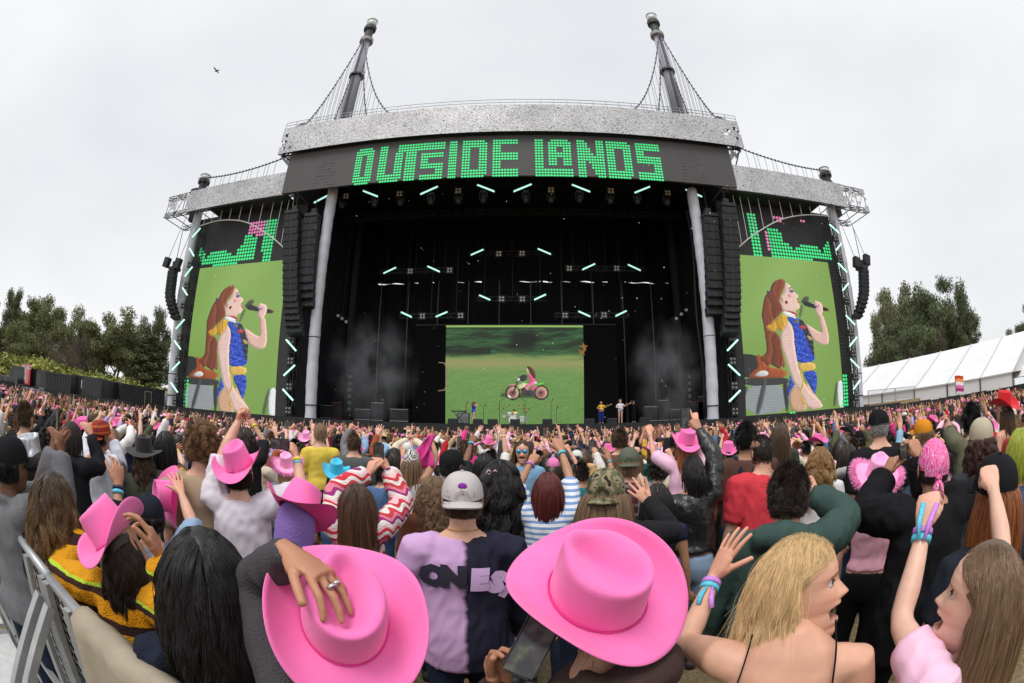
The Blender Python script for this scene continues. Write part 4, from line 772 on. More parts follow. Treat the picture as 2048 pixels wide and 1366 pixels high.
# -- bus and cars
a, e = onZ(16, 729, 3.75), onZ(91, 741, 3.75); a.z = e.z = 3.75; fr = frame_of(a, e); L_ = fr[3]; m_bus = MS('bus_black', 28, 28, 32, rough=.2, coat=.6); m_gl = MS('dark_glass', 30, 34, 40, rough=.08, spec=.8)
t = thing('coach_bus', 'black tour coach parked behind the red exit sign', 'bus', ((a.x + e.x) / 2, (a.y + e.y) / 2, 0)); b = MB(); p, d, n, _ = fr
prof = [(0, .5), (-.1, 1.2), (.2, 2.2), (.7, 3.5), (1.1, 3.75), (L_, 3.75), (L_, .5)]
for yy in (0, -2.5): b.quad(*[(p + d * x + n * yy) + Vector((0, 0, z - p.z)) for x, z in prof])
for k in range(len(prof)):
    (x1, z1), (x2, z2_) = prof[k], prof[(k + 1) % len(prof)]; A = p + d * x1; B = p + d * x2; b.quad(A + Vector((0, 0, z1 - p.z)), B + Vector((0, 0, z2_ - p.z)), B - n * 2.5 + Vector((0, 0, z2_ - p.z)), A - n * 2.5 + Vector((0, 0, z1 - p.z)))
b.build('body', m_bus, t)
for k in range(6): b = MB(); w_ = (L_ - 2) / 6; obox(b, fr, 1.4 + k * w_, 1.4 + (k + .95) * w_, 0, .03, 2.2, 3.3); b.build('window', m_gl, t)
for x in (2.2, L_ - 2.8):
    c = p + d * x; b = MB(); b.lathe((c.x + n.x * .05, c.y + n.y * .05, .52), [(.5, -.15), (.52, -.1), (.52, .1), (.3, .12), (.28, .06)], 16, axis=n); b.build('wheel', m_blk, t)
b = MB(); obox(b, fr, .05, L_, .0, .02, 1.9, 1.98); b.build('trim_strip', MS('trim_silver', 160, 160, 164, rough=.3, metal=.6), t)
def car(px, py, hd, L_, H_, col, lab, yaw):
    c = at_ground_dist(px, py, hd); t = thing('parked_car', lab, 'car', (c.x, c.y, 0), rotz=yaw); m = MS('car_' + lab.split()[0], *col, rough=.25, coat=.6, var=.05)
    hl = L_ / 2; prof = [(-hl, .35), (-hl, .85), (-hl + .1, H_ * .55), (-hl + .35, H_ * .95), (-hl * .5, H_), (hl * .25, H_ * .98), (hl * .5, H_ * .62), (hl * .95, H_ * .52), (hl, .7), (hl, .35)]; b = MB(); W_ = .92
    for s in (-1, 1): b.quad(*[(x, s * W_ * (.84 if z > H_ * .7 else 1), z) for x, z in (prof if s > 0 else prof[::-1])])
    for k in range(len(prof)):
        (x1, z1), (x2, z2_) = prof[k - 1], prof[k]; f = lambda z: W_ * (.84 if z > H_ * .7 else 1); b.quad((x1, -f(z1), z1), (x2, -f(z2_), z2_), (x2, f(z2_), z2_), (x1, f(z1), z1))
    def ch(nm, bb, mt, sm_=False):
        o = bpy.data.objects.new(nm, bb.mesh(nm, sm_)); o.data.materials.append(mt); COL.objects.link(o); o.parent = t
    ch('body', b, m)
    for s in (-1, 1):
        for x0, x1 in ((-hl * .75, -hl * .18), (-hl * .12, hl * .34)): b = MB(); b.quad(*[(x, s * (W_ * .9 + .03), z) for x, z in ((x0, H_ * .63), (x1, H_ * .63), (x1 - .1, H_ * .93), (x0 + .05, H_ * .93))]); ch('side_window', b, m_gl)
        for x in (-hl * .62, hl * .62): b = MB(); b.lathe((x, s * W_, .34), [(.34, -.12), (.35, 0), (.33, .1), (.18, .1), (.16, .05)], 16, axis=(0, s, 0)); ch('wheel', b, m_blk)
        b = MB(); b.box((hl * .97, s * .62, .68), (.1, .36, .16)); ch('headlight', b, m_lamp)
    b = MB(); b.quad((hl * .27, -.7, H_ * .95), (hl * .5, -.8, H_ * .65), (hl * .5, .8, H_ * .65), (hl * .27, .7, H_ * .95)); b.v = [(x + .02, y, z + .02) for x, y, z in b.v]; ch('windscreen', b, m_gl)
car(60, 764, 47, 4.8, 1.85, (88, 92, 104), 'grey blue people carrier parked behind the exit sign', R(200)); car(10, 752, 55, 4.6, 2.6, (70, 70, 72), 'dark utility truck with orange front beside the bus', R(230))
# -- exit sign
a, e = onY(43.5, 750, 23.5), onY(60, 752, 23.5); fr = frame_of(a, e); zt_, zb_ = onY(52, 728, 23.5).z, onY(52, 769, 23.5).z; L_ = fr[3]; t = thing('exit_sign', 'tall red emergency exit sign above the crowd fence', 'sign', ((a.x + e.x) / 2, 23.5, 0))
b = MB(); obox(b, fr, 0, L_, -.1, 0, zb_, zt_); b.build('board', m_red, t); pt = fr[0] + fr[1] * L_ / 2 + fr[2] * .012
text('EXIT', .62 * L_, m_wht, t, (pt.x, pt.y, zb_ + (zt_ - zb_) * .42), face_rot(fr) @ Matrix.Diagonal((.62, 1.5, 1, 1)), .004)
text('EMERGENCY', .22 * L_, m_wht, t, (pt.x, pt.y, zb_ + (zt_ - zb_) * .85), face_rot(fr), .004)
for x in (.1, L_ - .1): b = MB(); obox(b, fr, x - .04, x + .04, -.12, -.06, .02, zb_); b.build('post', m_truss, t)
# -- black crowd fences
def fence(pts, h, lab, n):
    t = thing('scrim_fence', lab, 'fence', (*pts[0], 0)); m_f = MS('fence_scrim', 38, 40, 42, rough=.8, var=.25, scale=2)
    for A, B in zip(pts[:-1], pts[1:]):
        fr = frame_of((*A[:2], 0), (*B[:2], 0)); w_ = fr[3] / n
        for k in range(n): b = MB(); obox(b, fr, k * w_, (k + .985) * w_, -.03, .03, .02, h + .04 * math.sin(k * 2.1)); b.build('panel', m_f, t)
        for k in range(n + 1): b = MB(); obox(b, fr, k * w_ - .03, k * w_ + .03, -.12, -.05, .02, h + .1); b.build('post', m_truss, t)
fence([(-46, 14), (-41, 22.4), (-31, 26.5)], 1.95, 'long black scrim fence in front of the bus and containers', 9)
fence([(30, 30.5), (38, 26), (42, 14)], 1.9, 'long black scrim fence in front of the white tent', 8)
# -- white tent
m_tent = M('tent_pvc', srgb(214, 214, 217), rough=.45, var=.05, scale=.4, bump=.15, bscale=.8); m_seam = MS('tent_seam', 196, 197, 200, rough=.5)
E0, E1, R0, R1 = Vector((50, 66, 3.7)), Vector((66, 33, 3.7)), Vector((63, 72, 9.2)), Vector((82, 35, 10.2)); t = thing('marquee_tent', 'long white marquee tent beside the stage with ribbed roof bays', 'tent', ((E0 + E1) / 2).to_2d().to_3d()); n = 6
for k in range(n):
    u0, u1 = k / n, (k + .99) / n; b = MB(); G = [[E0.lerp(E1, u0 + (u1 - u0) * i / 6).lerp(R0.lerp(R1, u0 + (u1 - u0) * i / 6), j / 6) - Vector((0, 0, .28 * math.sin(math.pi * i / 6) * math.sin(math.pi * j / 6))) for i in range(7)] for j in range(7)]
    for j in range(6):
        for i in range(6): b.quad(G[j][i], G[j][i + 1], G[j + 1][i + 1], G[j + 1][i])
    b.build('roof_bay', m_tent, t, smooth=True)
    b = MB(); A, B = E0.lerp(E1, u0), E0.lerp(E1, u1); b.quad(A, B, (B.x, B.y, .02), (A.x, A.y, .02)); b.build('wall_panel', m_tent, t)
for k in range(n + 1):
    u = k / n; A, B = E0.lerp(E1, u), R0.lerp(R1, u); b = MB(); b.beam(A + Vector((-.05, -.05, .05)), B + Vector((-.05, -.05, .08)), .2, .12); b.build('rib', m_seam, t); b = MB(); b.beam((A.x - .08, A.y - .08, .02), (A.x - .08, A.y - .08, A.z), .16); b.build('leg', m_truss, t)
b = MB(); b.beam(E0 + Vector((-.1, -.1, 0)), E1 + Vector((-.1, -.1, 0)), .16); b.build('eave_rail', m_seam, t)
F = [R0 + (R0 - E0) * Vector((1, 1, 0)).length * 0 + Vector((13, 6, -5.5)), R1 + Vector((16, 2, -6))]; b = MB(); b.quad(R1, R0, F[0], F[1]); b.quad(E1, R1, F[1]); b.build('far_slope', m_tent, t)
c = onZ(2040, 722, 5.2); t = thing('pagoda_tent', 'small white peaked pagoda tent at the far end of the marquee', 'tent', (c.x, c.y, 0)); b = MB(); ap = c + Vector((0, 0, .0)); hw = 3.2
for k in range(4):
    c0, c1_ = [(-1, -1), (1, -1), (1, 1), (-1, 1)][k], [(-1, -1), (1, -1), (1, 1), (-1, 1)][(k + 1) % 4]; prev = None
    for j in range(7):
        r_ = 1 - j / 6; z = 2.9 + (c.z - 2.9) * (j / 6) ** 1.8; row = [Vector((c.x + q[0] * hw * r_, c.y + q[1] * hw * r_, z)) for q in (c0, c1_)]
        if prev: b.quad(prev[0], prev[1], row[1], row[0])
        prev = row
b.build('canopy', m_tent, t, smooth=True)
for q in ((-1, -1), (1, -1), (1, 1), (-1, 1)): b = MB(); b.beam((c.x + q[0] * hw, c.y + q[1] * hw, .02), (c.x + q[0] * hw, c.y + q[1] * hw, 2.9), .1); b.build('leg', m_seam, t)
# -- steel crowd barriers and stairs by the stage end
def barrier(A, B, z0, lab):
    fr = frame_of(A, B); L_ = fr[3]; t = thing('steel_barrier', lab, 'barrier', fr[0], 'steel barriers between stage and tent'); b = MB()
    for z in (z0 + .1, z0 + 1.15): obox(b, fr, 0, L_, -.03, .03, z - .03, z + .03)
    for x in (0, L_): obox(b, fr, x - .03, x + .03, -.031, .031, .02, z0 + 1.18)
    b.build('frame', m_alu, t)
    for k in range(1, int(L_ / .16)): b = MB(); obox(b, fr, k * .16 - .012, k * .16 + .012, -.012, .012, z0 + .1, z0 + 1.15); b.build('bar', m_alu, t)
A = [onY(x, y, 34) for x, y in ((1737, 805), (1790, 798), (1792, 798), (1830, 793))]
barrier(A[0], A[1], 2.3, 'steel barrier on the ramp next to the outer stage column'); barrier(A[2], A[3], 2.3, 'steel barrier on the ramp at the marquee wall')
b = MB(); b.span((A[0].x - .3, 33.6, .03), (A[3].x + .5, 38, 2.2)); b.build('ramp_deck', MS('plywood', 150, 132, 100, rough=.8), label='raised plywood ramp deck between stage and marquee', cat='platform')
b = MB(); c = onY(321, 800, 36)
b.span((c.x - 1.2, 36, .02), (c.x + 1.0, 37.6, 3.2)); o = b.build('site_cabin', MS('cabin_grey', 190, 192, 194, rough=.5), label='pale grey ribbed site cabin beside the outer stage column', cat='cabin')
for k in range(8): b = MB(); b.span((c.x - 1.1 + k * .26, 35.96, .2), (c.x - 1.0 + k * .26, 35.999, 3)); b.build('rib', MS('cabin_rib', 165, 167, 170), o)
# -- aluminium barricade with steps
m_bar = MS('barricade_alu', 168, 170, 172, rough=.45, metal=.55, var=.18, scale=9)
def perforated():
    m = bpy.data.materials.new('perforated_sheet'); m.use_nodes = True; n = m.node_tree.nodes; l = m.node_tree.links.new; bs = n['Principled BSDF']; bs.inputs['Base Color'].default_value = (.55, .55, .55, 1); bs.inputs['Metallic'].default_value = .3; bs.inputs['Roughness'].default_value = .5
    t = n.new('ShaderNodeTexCoord'); mp = n.new('ShaderNodeMapping'); mp.inputs['Scale'].default_value = (30, 1, 30); mp.inputs['Rotation'].default_value = (0, R(45), 0); l(t.outputs['Object'], mp.inputs[0]); c = n.new('ShaderNodeTexChecker'); c.inputs['Scale'].default_value = 1; l(mp.outputs[0], c.inputs[0]); 
    mi = n.new('ShaderNodeMath'); mi.operation = 'SUBTRACT'; mi.inputs[0].default_value = 1; l(c.outputs['Fac'], mi.inputs[1]); l(mi.outputs[0], bs.inputs['Alpha']); return m
m_perf = perforated()
RA, RB = Vector((-3.9, 1.30, 0)), Vector((-.80, .635, 0)); d = (RB - RA).normalized(); nn = Vector((-d.y, d.x, 0)) * -1
Hh = 1.38; nseg = 4; Lr = (RB - RA).length
for k in range(nseg):
    A, B = RA + d * Lr * k / nseg, RA + d * (Lr * (k + 1) / nseg - .03)
    lab = ['aluminium barricade panel farthest along the row', 'aluminium barricade panel beside the ombre haired woman', 'aluminium barricade panel next to the draped one', 'aluminium barricade panel with the beige jacket draped over it'][k]
    t = thing('crowd_barricade', lab, 'barricade', A, 'aluminium crowd barricade'); up = Vector((0, 0, 1))
    b = MB(); b.tube([A + up * Hh, B + up * Hh], .024, 12); b.build('top_rail', m_bar, t, smooth=True)
    b = MB(); b.quad(A + up * .05, B + up * .05, B + up * (Hh - .02), A + up * (Hh - .02)); b.build('mesh_panel', m_perf, t)
    for u in (.02, .34, .66, .98):
        c = A.lerp(B, u); b = MB(); b.beam(c + nn * .03 + up * .04, c + nn * .03 + up * Hh, .04, .03); b.build('upright', m_bar, t)
    for u in (.06, .94):
        c = A.lerp(B, u); b = MB(); b.beam(c + nn * 1.05 + up * .05, c + nn * .05 + up * (Hh - .08), .05, .035); b.build('brace', m_bar, t)
    for z in (.35, .7): b = MB(); b.beam(A + nn * .05 + up * z, B + nn * .05 + up * z, .035); b.build('cross_rail', m_bar, t)
    b = MB(); i = 0; F0 = [A + up * .03, B + up * .03, B + nn * 1.1 + up * .03, A + nn * 1.1 + up * .03]; b.quad(*F0); b.quad(*[q + up * .02 for q in F0][::-1]); b.build('floor_plate', m_bar, t)
    c = A.lerp(B, .5); b = MB(); rot = Matrix((d, nn, up)).transposed(); b.box(c + nn * .3 + up * .42, (Lr / nseg * .8, .36, .025), rot); b.build('step', MS('step_plate', 205, 206, 206, rough=.5, metal=.2), t)
    for u in (.14, .86): q = A.lerp(B, u); b = MB(); b.beam(q + nn * .45 + up * .04, q + nn * .45 + up * .41, .035); b.build('step_leg', m_bar, t)
# draped jacket
b = MB(); U0, U1, nu, nv = .86, 1.03, 30, 30; rsj = np.random.default_rng(8); G = []
for j in range(nv + 1):
    row = []
    for i in range(nu + 1):
        u = U0 + (U1 - U0) * i / nu; c = RA + (RB - RA) * u; v = j / nv * 2 - 1; fold = .016 * math.sin(i * .42 + .9 * math.sin(j * .11)) + .007 * math.sin(i * .95 - j * .07)
        if abs(v) < .12: off = nn * (v / .12 * .035); z = Hh + .03 + .012 * (1 - (v / .12) ** 2)
        else:
            s = 1 if v > 0 else -1; dp = (abs(v) - .12) / .88 * (.5 + .08 * math.sin(i * .35)); off = nn * s * (.05 + .05 * dp) + nn * fold * (.4 + dp); z = Hh + .02 - dp
        row.append(c + off + d * fold * .6 + Vector((0, 0, z)))
    G.append(row)
o = link('draped_jacket', gridmesh('draped_jacket', G), MS('jacket_beige', 150, 140, 122, rough=.75, var=.1, bump=.25, bscale=9), label='beige cotton jacket draped over the aluminium barricade', cat='jacket'); md = o.modifiers.new('thick', 'SOLIDIFY'); md.thickness = .006
# ================================================================ people: how a figure is made
TMP = bpy.data.scenes.new('workshop')
def remesh(mb, voxel, smooth=3, sfac=.5, wrinkle=0.0, wscale=9.0, seed=0, keep=None):
    """union of overlapping closed shapes into one continuous skin"""
    me = mb.mesh('tmp') if isinstance(mb, MB) else mb; o = bpy.data.objects.new('tmp', me); TMP.collection.objects.link(o)
    m = o.modifiers.new('r', 'REMESH'); m.mode = 'VOXEL'; m.voxel_size = voxel; m.use_smooth_shade = True
    if smooth: s = o.modifiers.new('s', 'SMOOTH'); s.factor = sfac; s.iterations = smooth
    TMP.view_layers[0].update(); dg = TMP.view_layers[0].depsgraph; ev = o.evaluated_get(dg); r = ev.to_mesh(); n = len(r.vertices); co = np.empty(n * 3, np.float32); r.vertices.foreach_get('co', co); no = np.empty(n * 3, np.float32); r.vertices.foreach_get('normal', no)
    nl = len(r.loops); vi = np.empty(nl, np.int32); r.loops.foreach_get('vertex_index', vi); np_ = len(r.polygons); lt = np.empty(np_, np.int32); r.polygons.foreach_get('loop_total', lt); ok = (lt == 4).all()
    co = co.reshape(-1, 3); no = no.reshape(-1, 3)
    if ok: F = vi.reshape(-1, 4)
    else:
        ls = np.empty(np_, np.int32); r.polygons.foreach_get('loop_start', ls); F = np.array([[vi[s], vi[s + 1], vi[s + 2], vi[s + 3] if t == 4 else vi[s + 2]] for s, t in zip(ls, lt)])
    ev.to_mesh_clear(); bpy.data.objects.remove(o); bpy.data.meshes.remove(me)
    if wrinkle:
        q = co * np.array([1.0, 1.0, .55]) + .05 * np.stack([fbm(co, 3, seed + 9), fbm(co, 3, seed + 10), fbm(co, 3, seed + 11)], 1)
        a = 1 - np.abs(fbm(q, wscale, seed)) * 2; b = fbm(co, wscale * .4, seed + 1); co = co + no * (wrinkle * (a * .65 + b * .55))[:, None]
    return co, F
def merge(parts):
    V, F, k = [], [], 0
    for v, f in parts: V.append(np.asarray(v, np.float32)); F.append(np.asarray(f) + k); k += len(v)
    return np.concatenate(V), np.concatenate(F)
def xf(vf, m):
    v = np.asarray(vf[0]); m = np.array(m); return v @ m[:3, :3].T + m[:3, 3], vf[1] if np.linalg.det(m[:3, :3]) > 0 else np.asarray(vf[1])[:, ::-1]
def mb_vf(mb):
    F = [(f if len(f) == 4 else (f[0], f[1], f[2], f[2])) for f in mb.f if len(f) <= 4]
    for f in mb.f:
        if len(f) > 4:
            for k in range(1, len(f) - 1): F.append((f[0], f[k], f[k + 1], f[k + 1]))
    return np.array(mb.v), np.array(F)
def vfmesh(name, vf, smooth=True):
    v, f = vf; f = np.asarray(f); tri = f[:, 2] == f[:, 3]; me = bpy.data.meshes.new(name); v = np.asarray(v, np.float32); me.vertices.add(len(v)); me.vertices.foreach_set('co', v.ravel())
    lt = np.where(tri, 3, 4).astype(np.int32); ls = np.concatenate([[0], np.cumsum(lt)[:-1]]).astype(np.int32); vi = f.ravel()[np.stack([np.ones_like(tri)] * 3 + [~tri], 1).ravel().astype(bool)].astype(np.int32)
    me.loops.add(len(vi)); me.loops.foreach_set('vertex_index', vi); me.polygons.add(len(f)); me.polygons.foreach_set('loop_start', ls); me.polygons.foreach_set('loop_total', lt); me.update(calc_edges=True); me.polygons.foreach_set('use_smooth', np.full(len(f), smooth)); return me

# ---- hands (right hand: wrist at origin, fingers +Y, back of hand +Z, thumb -X)
HPOSE = {'open': ([(6, 8, 6)] * 4, 9, (35, 10, 10), 38), 'relaxed': ([(18, 30, 20), (24, 36, 22), (28, 40, 24), (30, 42, 24)], 4, (25, 20, 15), 30), 'fist': ([(78, 98, 60)] * 4, 0, (30, 45, 40), 4), 'point': ([(4, 6, 4), (78, 98, 60), (78, 98, 60), (78, 98, 60)], 0, (30, 45, 40), 6),
         'peace': ([(2, 4, 4), (2, 4, 4), (80, 98, 60), (80, 98, 60)], 10, (35, 45, 40), 4), 'hold': ([(38, 40, 25), (44, 44, 28), (48, 46, 30), (50, 48, 30)], 3, (40, 15, 10), 18), 'press': ([(30, 22, 14), (26, 20, 12), (24, 20, 12), (28, 24, 14)], 9, (30, 16, 10), 34)}
HCACHE = {}
def hand(pose, res):
    key = (pose, res)
    if key in HCACHE: return HCACHE[key]
    curls, spread, thc, thout = HPOSE[pose]; b = MB(); k = 1.0 if res == 'hi' else 1.12
    b.tube([(0, -.03, 0), (0, .0, 0), (-.002, .03, 0), (-.002, .065, 0), (0, .088, -.002)], [(.024, .019), (.027, .018), (.037, .0165), (.041, .0145), (.036, .011)], 12, up=(0, 0, 1))
    b.tube([(-.018, .008, -.006), (-.03, .034, -.012), (-.027, .05, -.01)], [.013, .016, .012], 8)
    nseg = 8 if res == 'hi' else 6
    for i, (x, L_, r_, y0) in enumerate(((-.03, .078, .0092, .086), (-.0095, .087, .0095, .09), (.0115, .08, .009, .087), (.0305, .062, .0078, .078))):
        a = 0; p = Vector((x, y0 - .016, -.001)); pts = [p.copy()]; rad = [r_ * k]; sp = R((-1.5 + i) * spread)
        for j, (c, f) in enumerate(zip(curls[i], (.46, .3, .24))):
            a += R(c); dr = Vector((math.sin(sp) * math.cos(a), math.cos(sp) * math.cos(a), -math.sin(a))); l_ = L_ * f + (.014 if j == 0 else 0)
            for q in (.5, 1.0): pts.append(p + dr * l_ * q); rad.append(r_ * k * (1 - .1 * j - .06 * q))
            p = p + dr * l_
        pts.append(p + dr * .005); rad.append(r_ * .45 * k); b.tube(pts, rad, nseg, up=(0, 0, 1) if abs(sp) < .01 else (0, 0, 1))
    p = Vector((-.027, .028, -.008)); az = R(90 + thout); a = R(thc[0]); pts = [p.copy()]; rad = [.0125 * k]; ang = R(thout); dn = R(thc[0] * .6)
    for j, l_ in enumerate((.036, .03, .025)):
        if j: ang -= R(thc[j] * (1.4 if pose in ('fist', 'point', 'peace') else .45)); dn += R(6)
        dr = Vector((-math.sin(ang) * math.cos(dn), math.cos(ang) * math.cos(dn), -math.sin(dn)))
        if pose in ('fist', 'point', 'peace'): dr = Vector((-math.sin(ang) * .55, math.cos(ang) * .65, -.55 if j == 0 else -.22)).normalized()
        for q in (.5, 1.0): pts.append(p + dr * l_ * q); rad.append((.0118 - .0011 * j - .0006 * q) * k)
        p = p + dr * l_
    pts.append(p + dr * .004); rad.append(.005); b.tube(pts, rad, nseg)
    if res == 'lo': r = mb_vf(b)
    else: r = remesh(b, .0034 if res == 'hi' else .0055, 2 if res == 'hi' else 1, .5)
    HCACHE[key] = r; return r
# ---- head (origin between the ears, facing +Y)
def lerpt(x, tab): return np.interp(x, [t[0] for t in tab], [t[1] for t in tab])
FRONT = [(-.122, .03), (-.116, .062), (-.106, .084), (-.094, .0905), (-.082, .0865), (-.072, .0945), (-.066, .0945), (-.0615, .0905), (-.057, .0955), (-.051, .0965), (-.043, .092), (-.03, .0895), (-.015, .0855), (0, .082), (.01, .0845), (.022, .0915), (.04, .0905), (.06, .0845), (.08, .07), (.1, .045), (.112, .02), (.118, 0)]
SIDE = [(-.122, .014), (-.116, .026), (-.106, .036), (-.09, .047), (-.07, .056), (-.045, .067), (-.02, .071), (.01, .0745), (.04, .075), (.06, .0725), (.08, .063), (.1, .042), (.112, .02), (.118, 0)]
BACK = [(-.122, -.03), (-.1, -.045), (-.07, -.06), (-.04, -.08), (-.01, -.095), (.02, -.1), (.05, -.096), (.08, -.077), (.1, -.052), (.112, -.025), (.118, 0)]
def head(res=1.0, mouth=0.0):
    nz, nt = int(84 * res), int(72 * res); zz = -.122 + .24 * (np.linspace(0, 1, nz)); th = np.linspace(0, 2 * np.pi, nt, endpoint=False); Z, T = np.meshgrid(zz, th, indexing='ij')
    fy, sx, by = lerpt(Z, FRONT), lerpt(Z, SIDE), lerpt(Z, BACK); c, s = np.cos(T), np.sin(T); ex = np.where(s > 0, .82, 1.0); X = sx * np.sign(c) * np.abs(c) ** ex; cy = (fy + by) * .12
    Y = np.where(s > 0, cy + (fy - cy) * np.abs(s) ** np.interp(Z, [-.12, -.05, -.03, .02], [1.9, 1.7, 1.25, .95]), cy + (by - cy) * np.abs(s)); face = np.clip(s, 0, 1)
    g = lambda x0, z0, wx, wz: np.exp(-((X - x0) / wx) ** 2 - ((Z - z0) / wz) ** 2) * (s > 0)
    nw = np.interp(Z, [-.046, -.036, -.02, .01, .025], [.011, .0145, .0095, .007, .006]); npf = np.interp(Z, [-.046, -.042, -.036, -.031, -.02, -.005, .01, .02], [0, .011, .022, .0245, .019, .012, .006, 0]); Y = Y + npf * np.exp(-(X / nw) ** 2) * (s > 0)
    for q in (-1, 1): Y = Y - .0095 * g(q * .031, .002, .015, .011) + .004 * g(q * .042, -.03, .02, .02); X = X + 0
    col = np.ones((nz, nt, 3)); lips = (g(0, -.0615, .021, .0095) > .42); col[lips] = (.86, .5, .5)
    for q in (-1, 1):
        br = (np.abs(Z - .0205 + .12 * np.abs(np.abs(X) - .03)) < .0034) & (np.abs(np.abs(X) - .031) < .017) & (s > .3); col[br] = (.42, .34, .3)
        ch = .14 * g(q * .042, -.03, .02, .018); col[..., 1] -= ch; col[..., 2] -= ch
    if mouth:
        zl = -.0615; cav = np.exp(-(X / .03) ** 6) * (s > 0) * np.exp(-((Z - zl) / (.0065)) ** 6); lower = np.clip((zl - Z) / .01, 0, 1); Z = Z - mouth * .027 * lower; cv = cav > .3; Y = Y - .04 * cav * mouth - .006 * mouth * lower * (Z < zl - .02); col[cv] = (.22, .05, .05)
        up_ = (Z > zl - .001) & (Z < zl + .003) & (np.abs(X) < .017) & (s > 0); col[up_] = (1.25, 1.4, 1.5)
    V = np.stack([X, Y, Z], -1).reshape(-1, 3); idx = np.arange(nz * nt).reshape(nz, nt); F = np.stack([idx[:-1], np.roll(idx[:-1], -1, 1), np.roll(idx[1:], -1, 1), idx[1:]], -1).reshape(-1, 4); parts = [(V, F)]; cols = [col.reshape(-1, 3)]
    for q in (-1, 1):
        b = MB(); n, m = (14, 10) if res > .6 else (8, 6); b.ball((0, 0, 0), 1, n, m); v = np.array(b.v); w_ = v.copy(); w_[:, 0] *= .009; w_[:, 1] *= .017 * (1 + .25 * v[:, 2]); w_[:, 2] *= .031
        rim = np.sqrt(v[:, 1] ** 2 + v[:, 2] ** 2); w_[:, 0] += np.where(v[:, 0] > 0, -.006 * np.exp(-(rim / .55) ** 2), 0); w_[:, 0] *= 1; rot = Matrix.Rotation(R(24), 3, 'Z') @ Matrix.Rotation(R(-10), 3, 'X'); w_ = w_ @ np.array(rot).T; w_[:, 0] *= q; w_ = w_ + np.array([q * .079, -.008, -.006])
        f = mb_vf(b)[1]; parts.append((w_, f if q > 0 else f[:, ::-1])); cc = np.ones((len(w_), 3)); cc[:, 1:] -= .1; cols.append(cc)
    v, f = merge(parts); return v, f, np.concatenate(cols)
HEADS = {}
def get_head(res, mouth):
    if (res, mouth) not in HEADS: HEADS[(res, mouth)] = head(res, mouth)
    return HEADS[(res, mouth)]
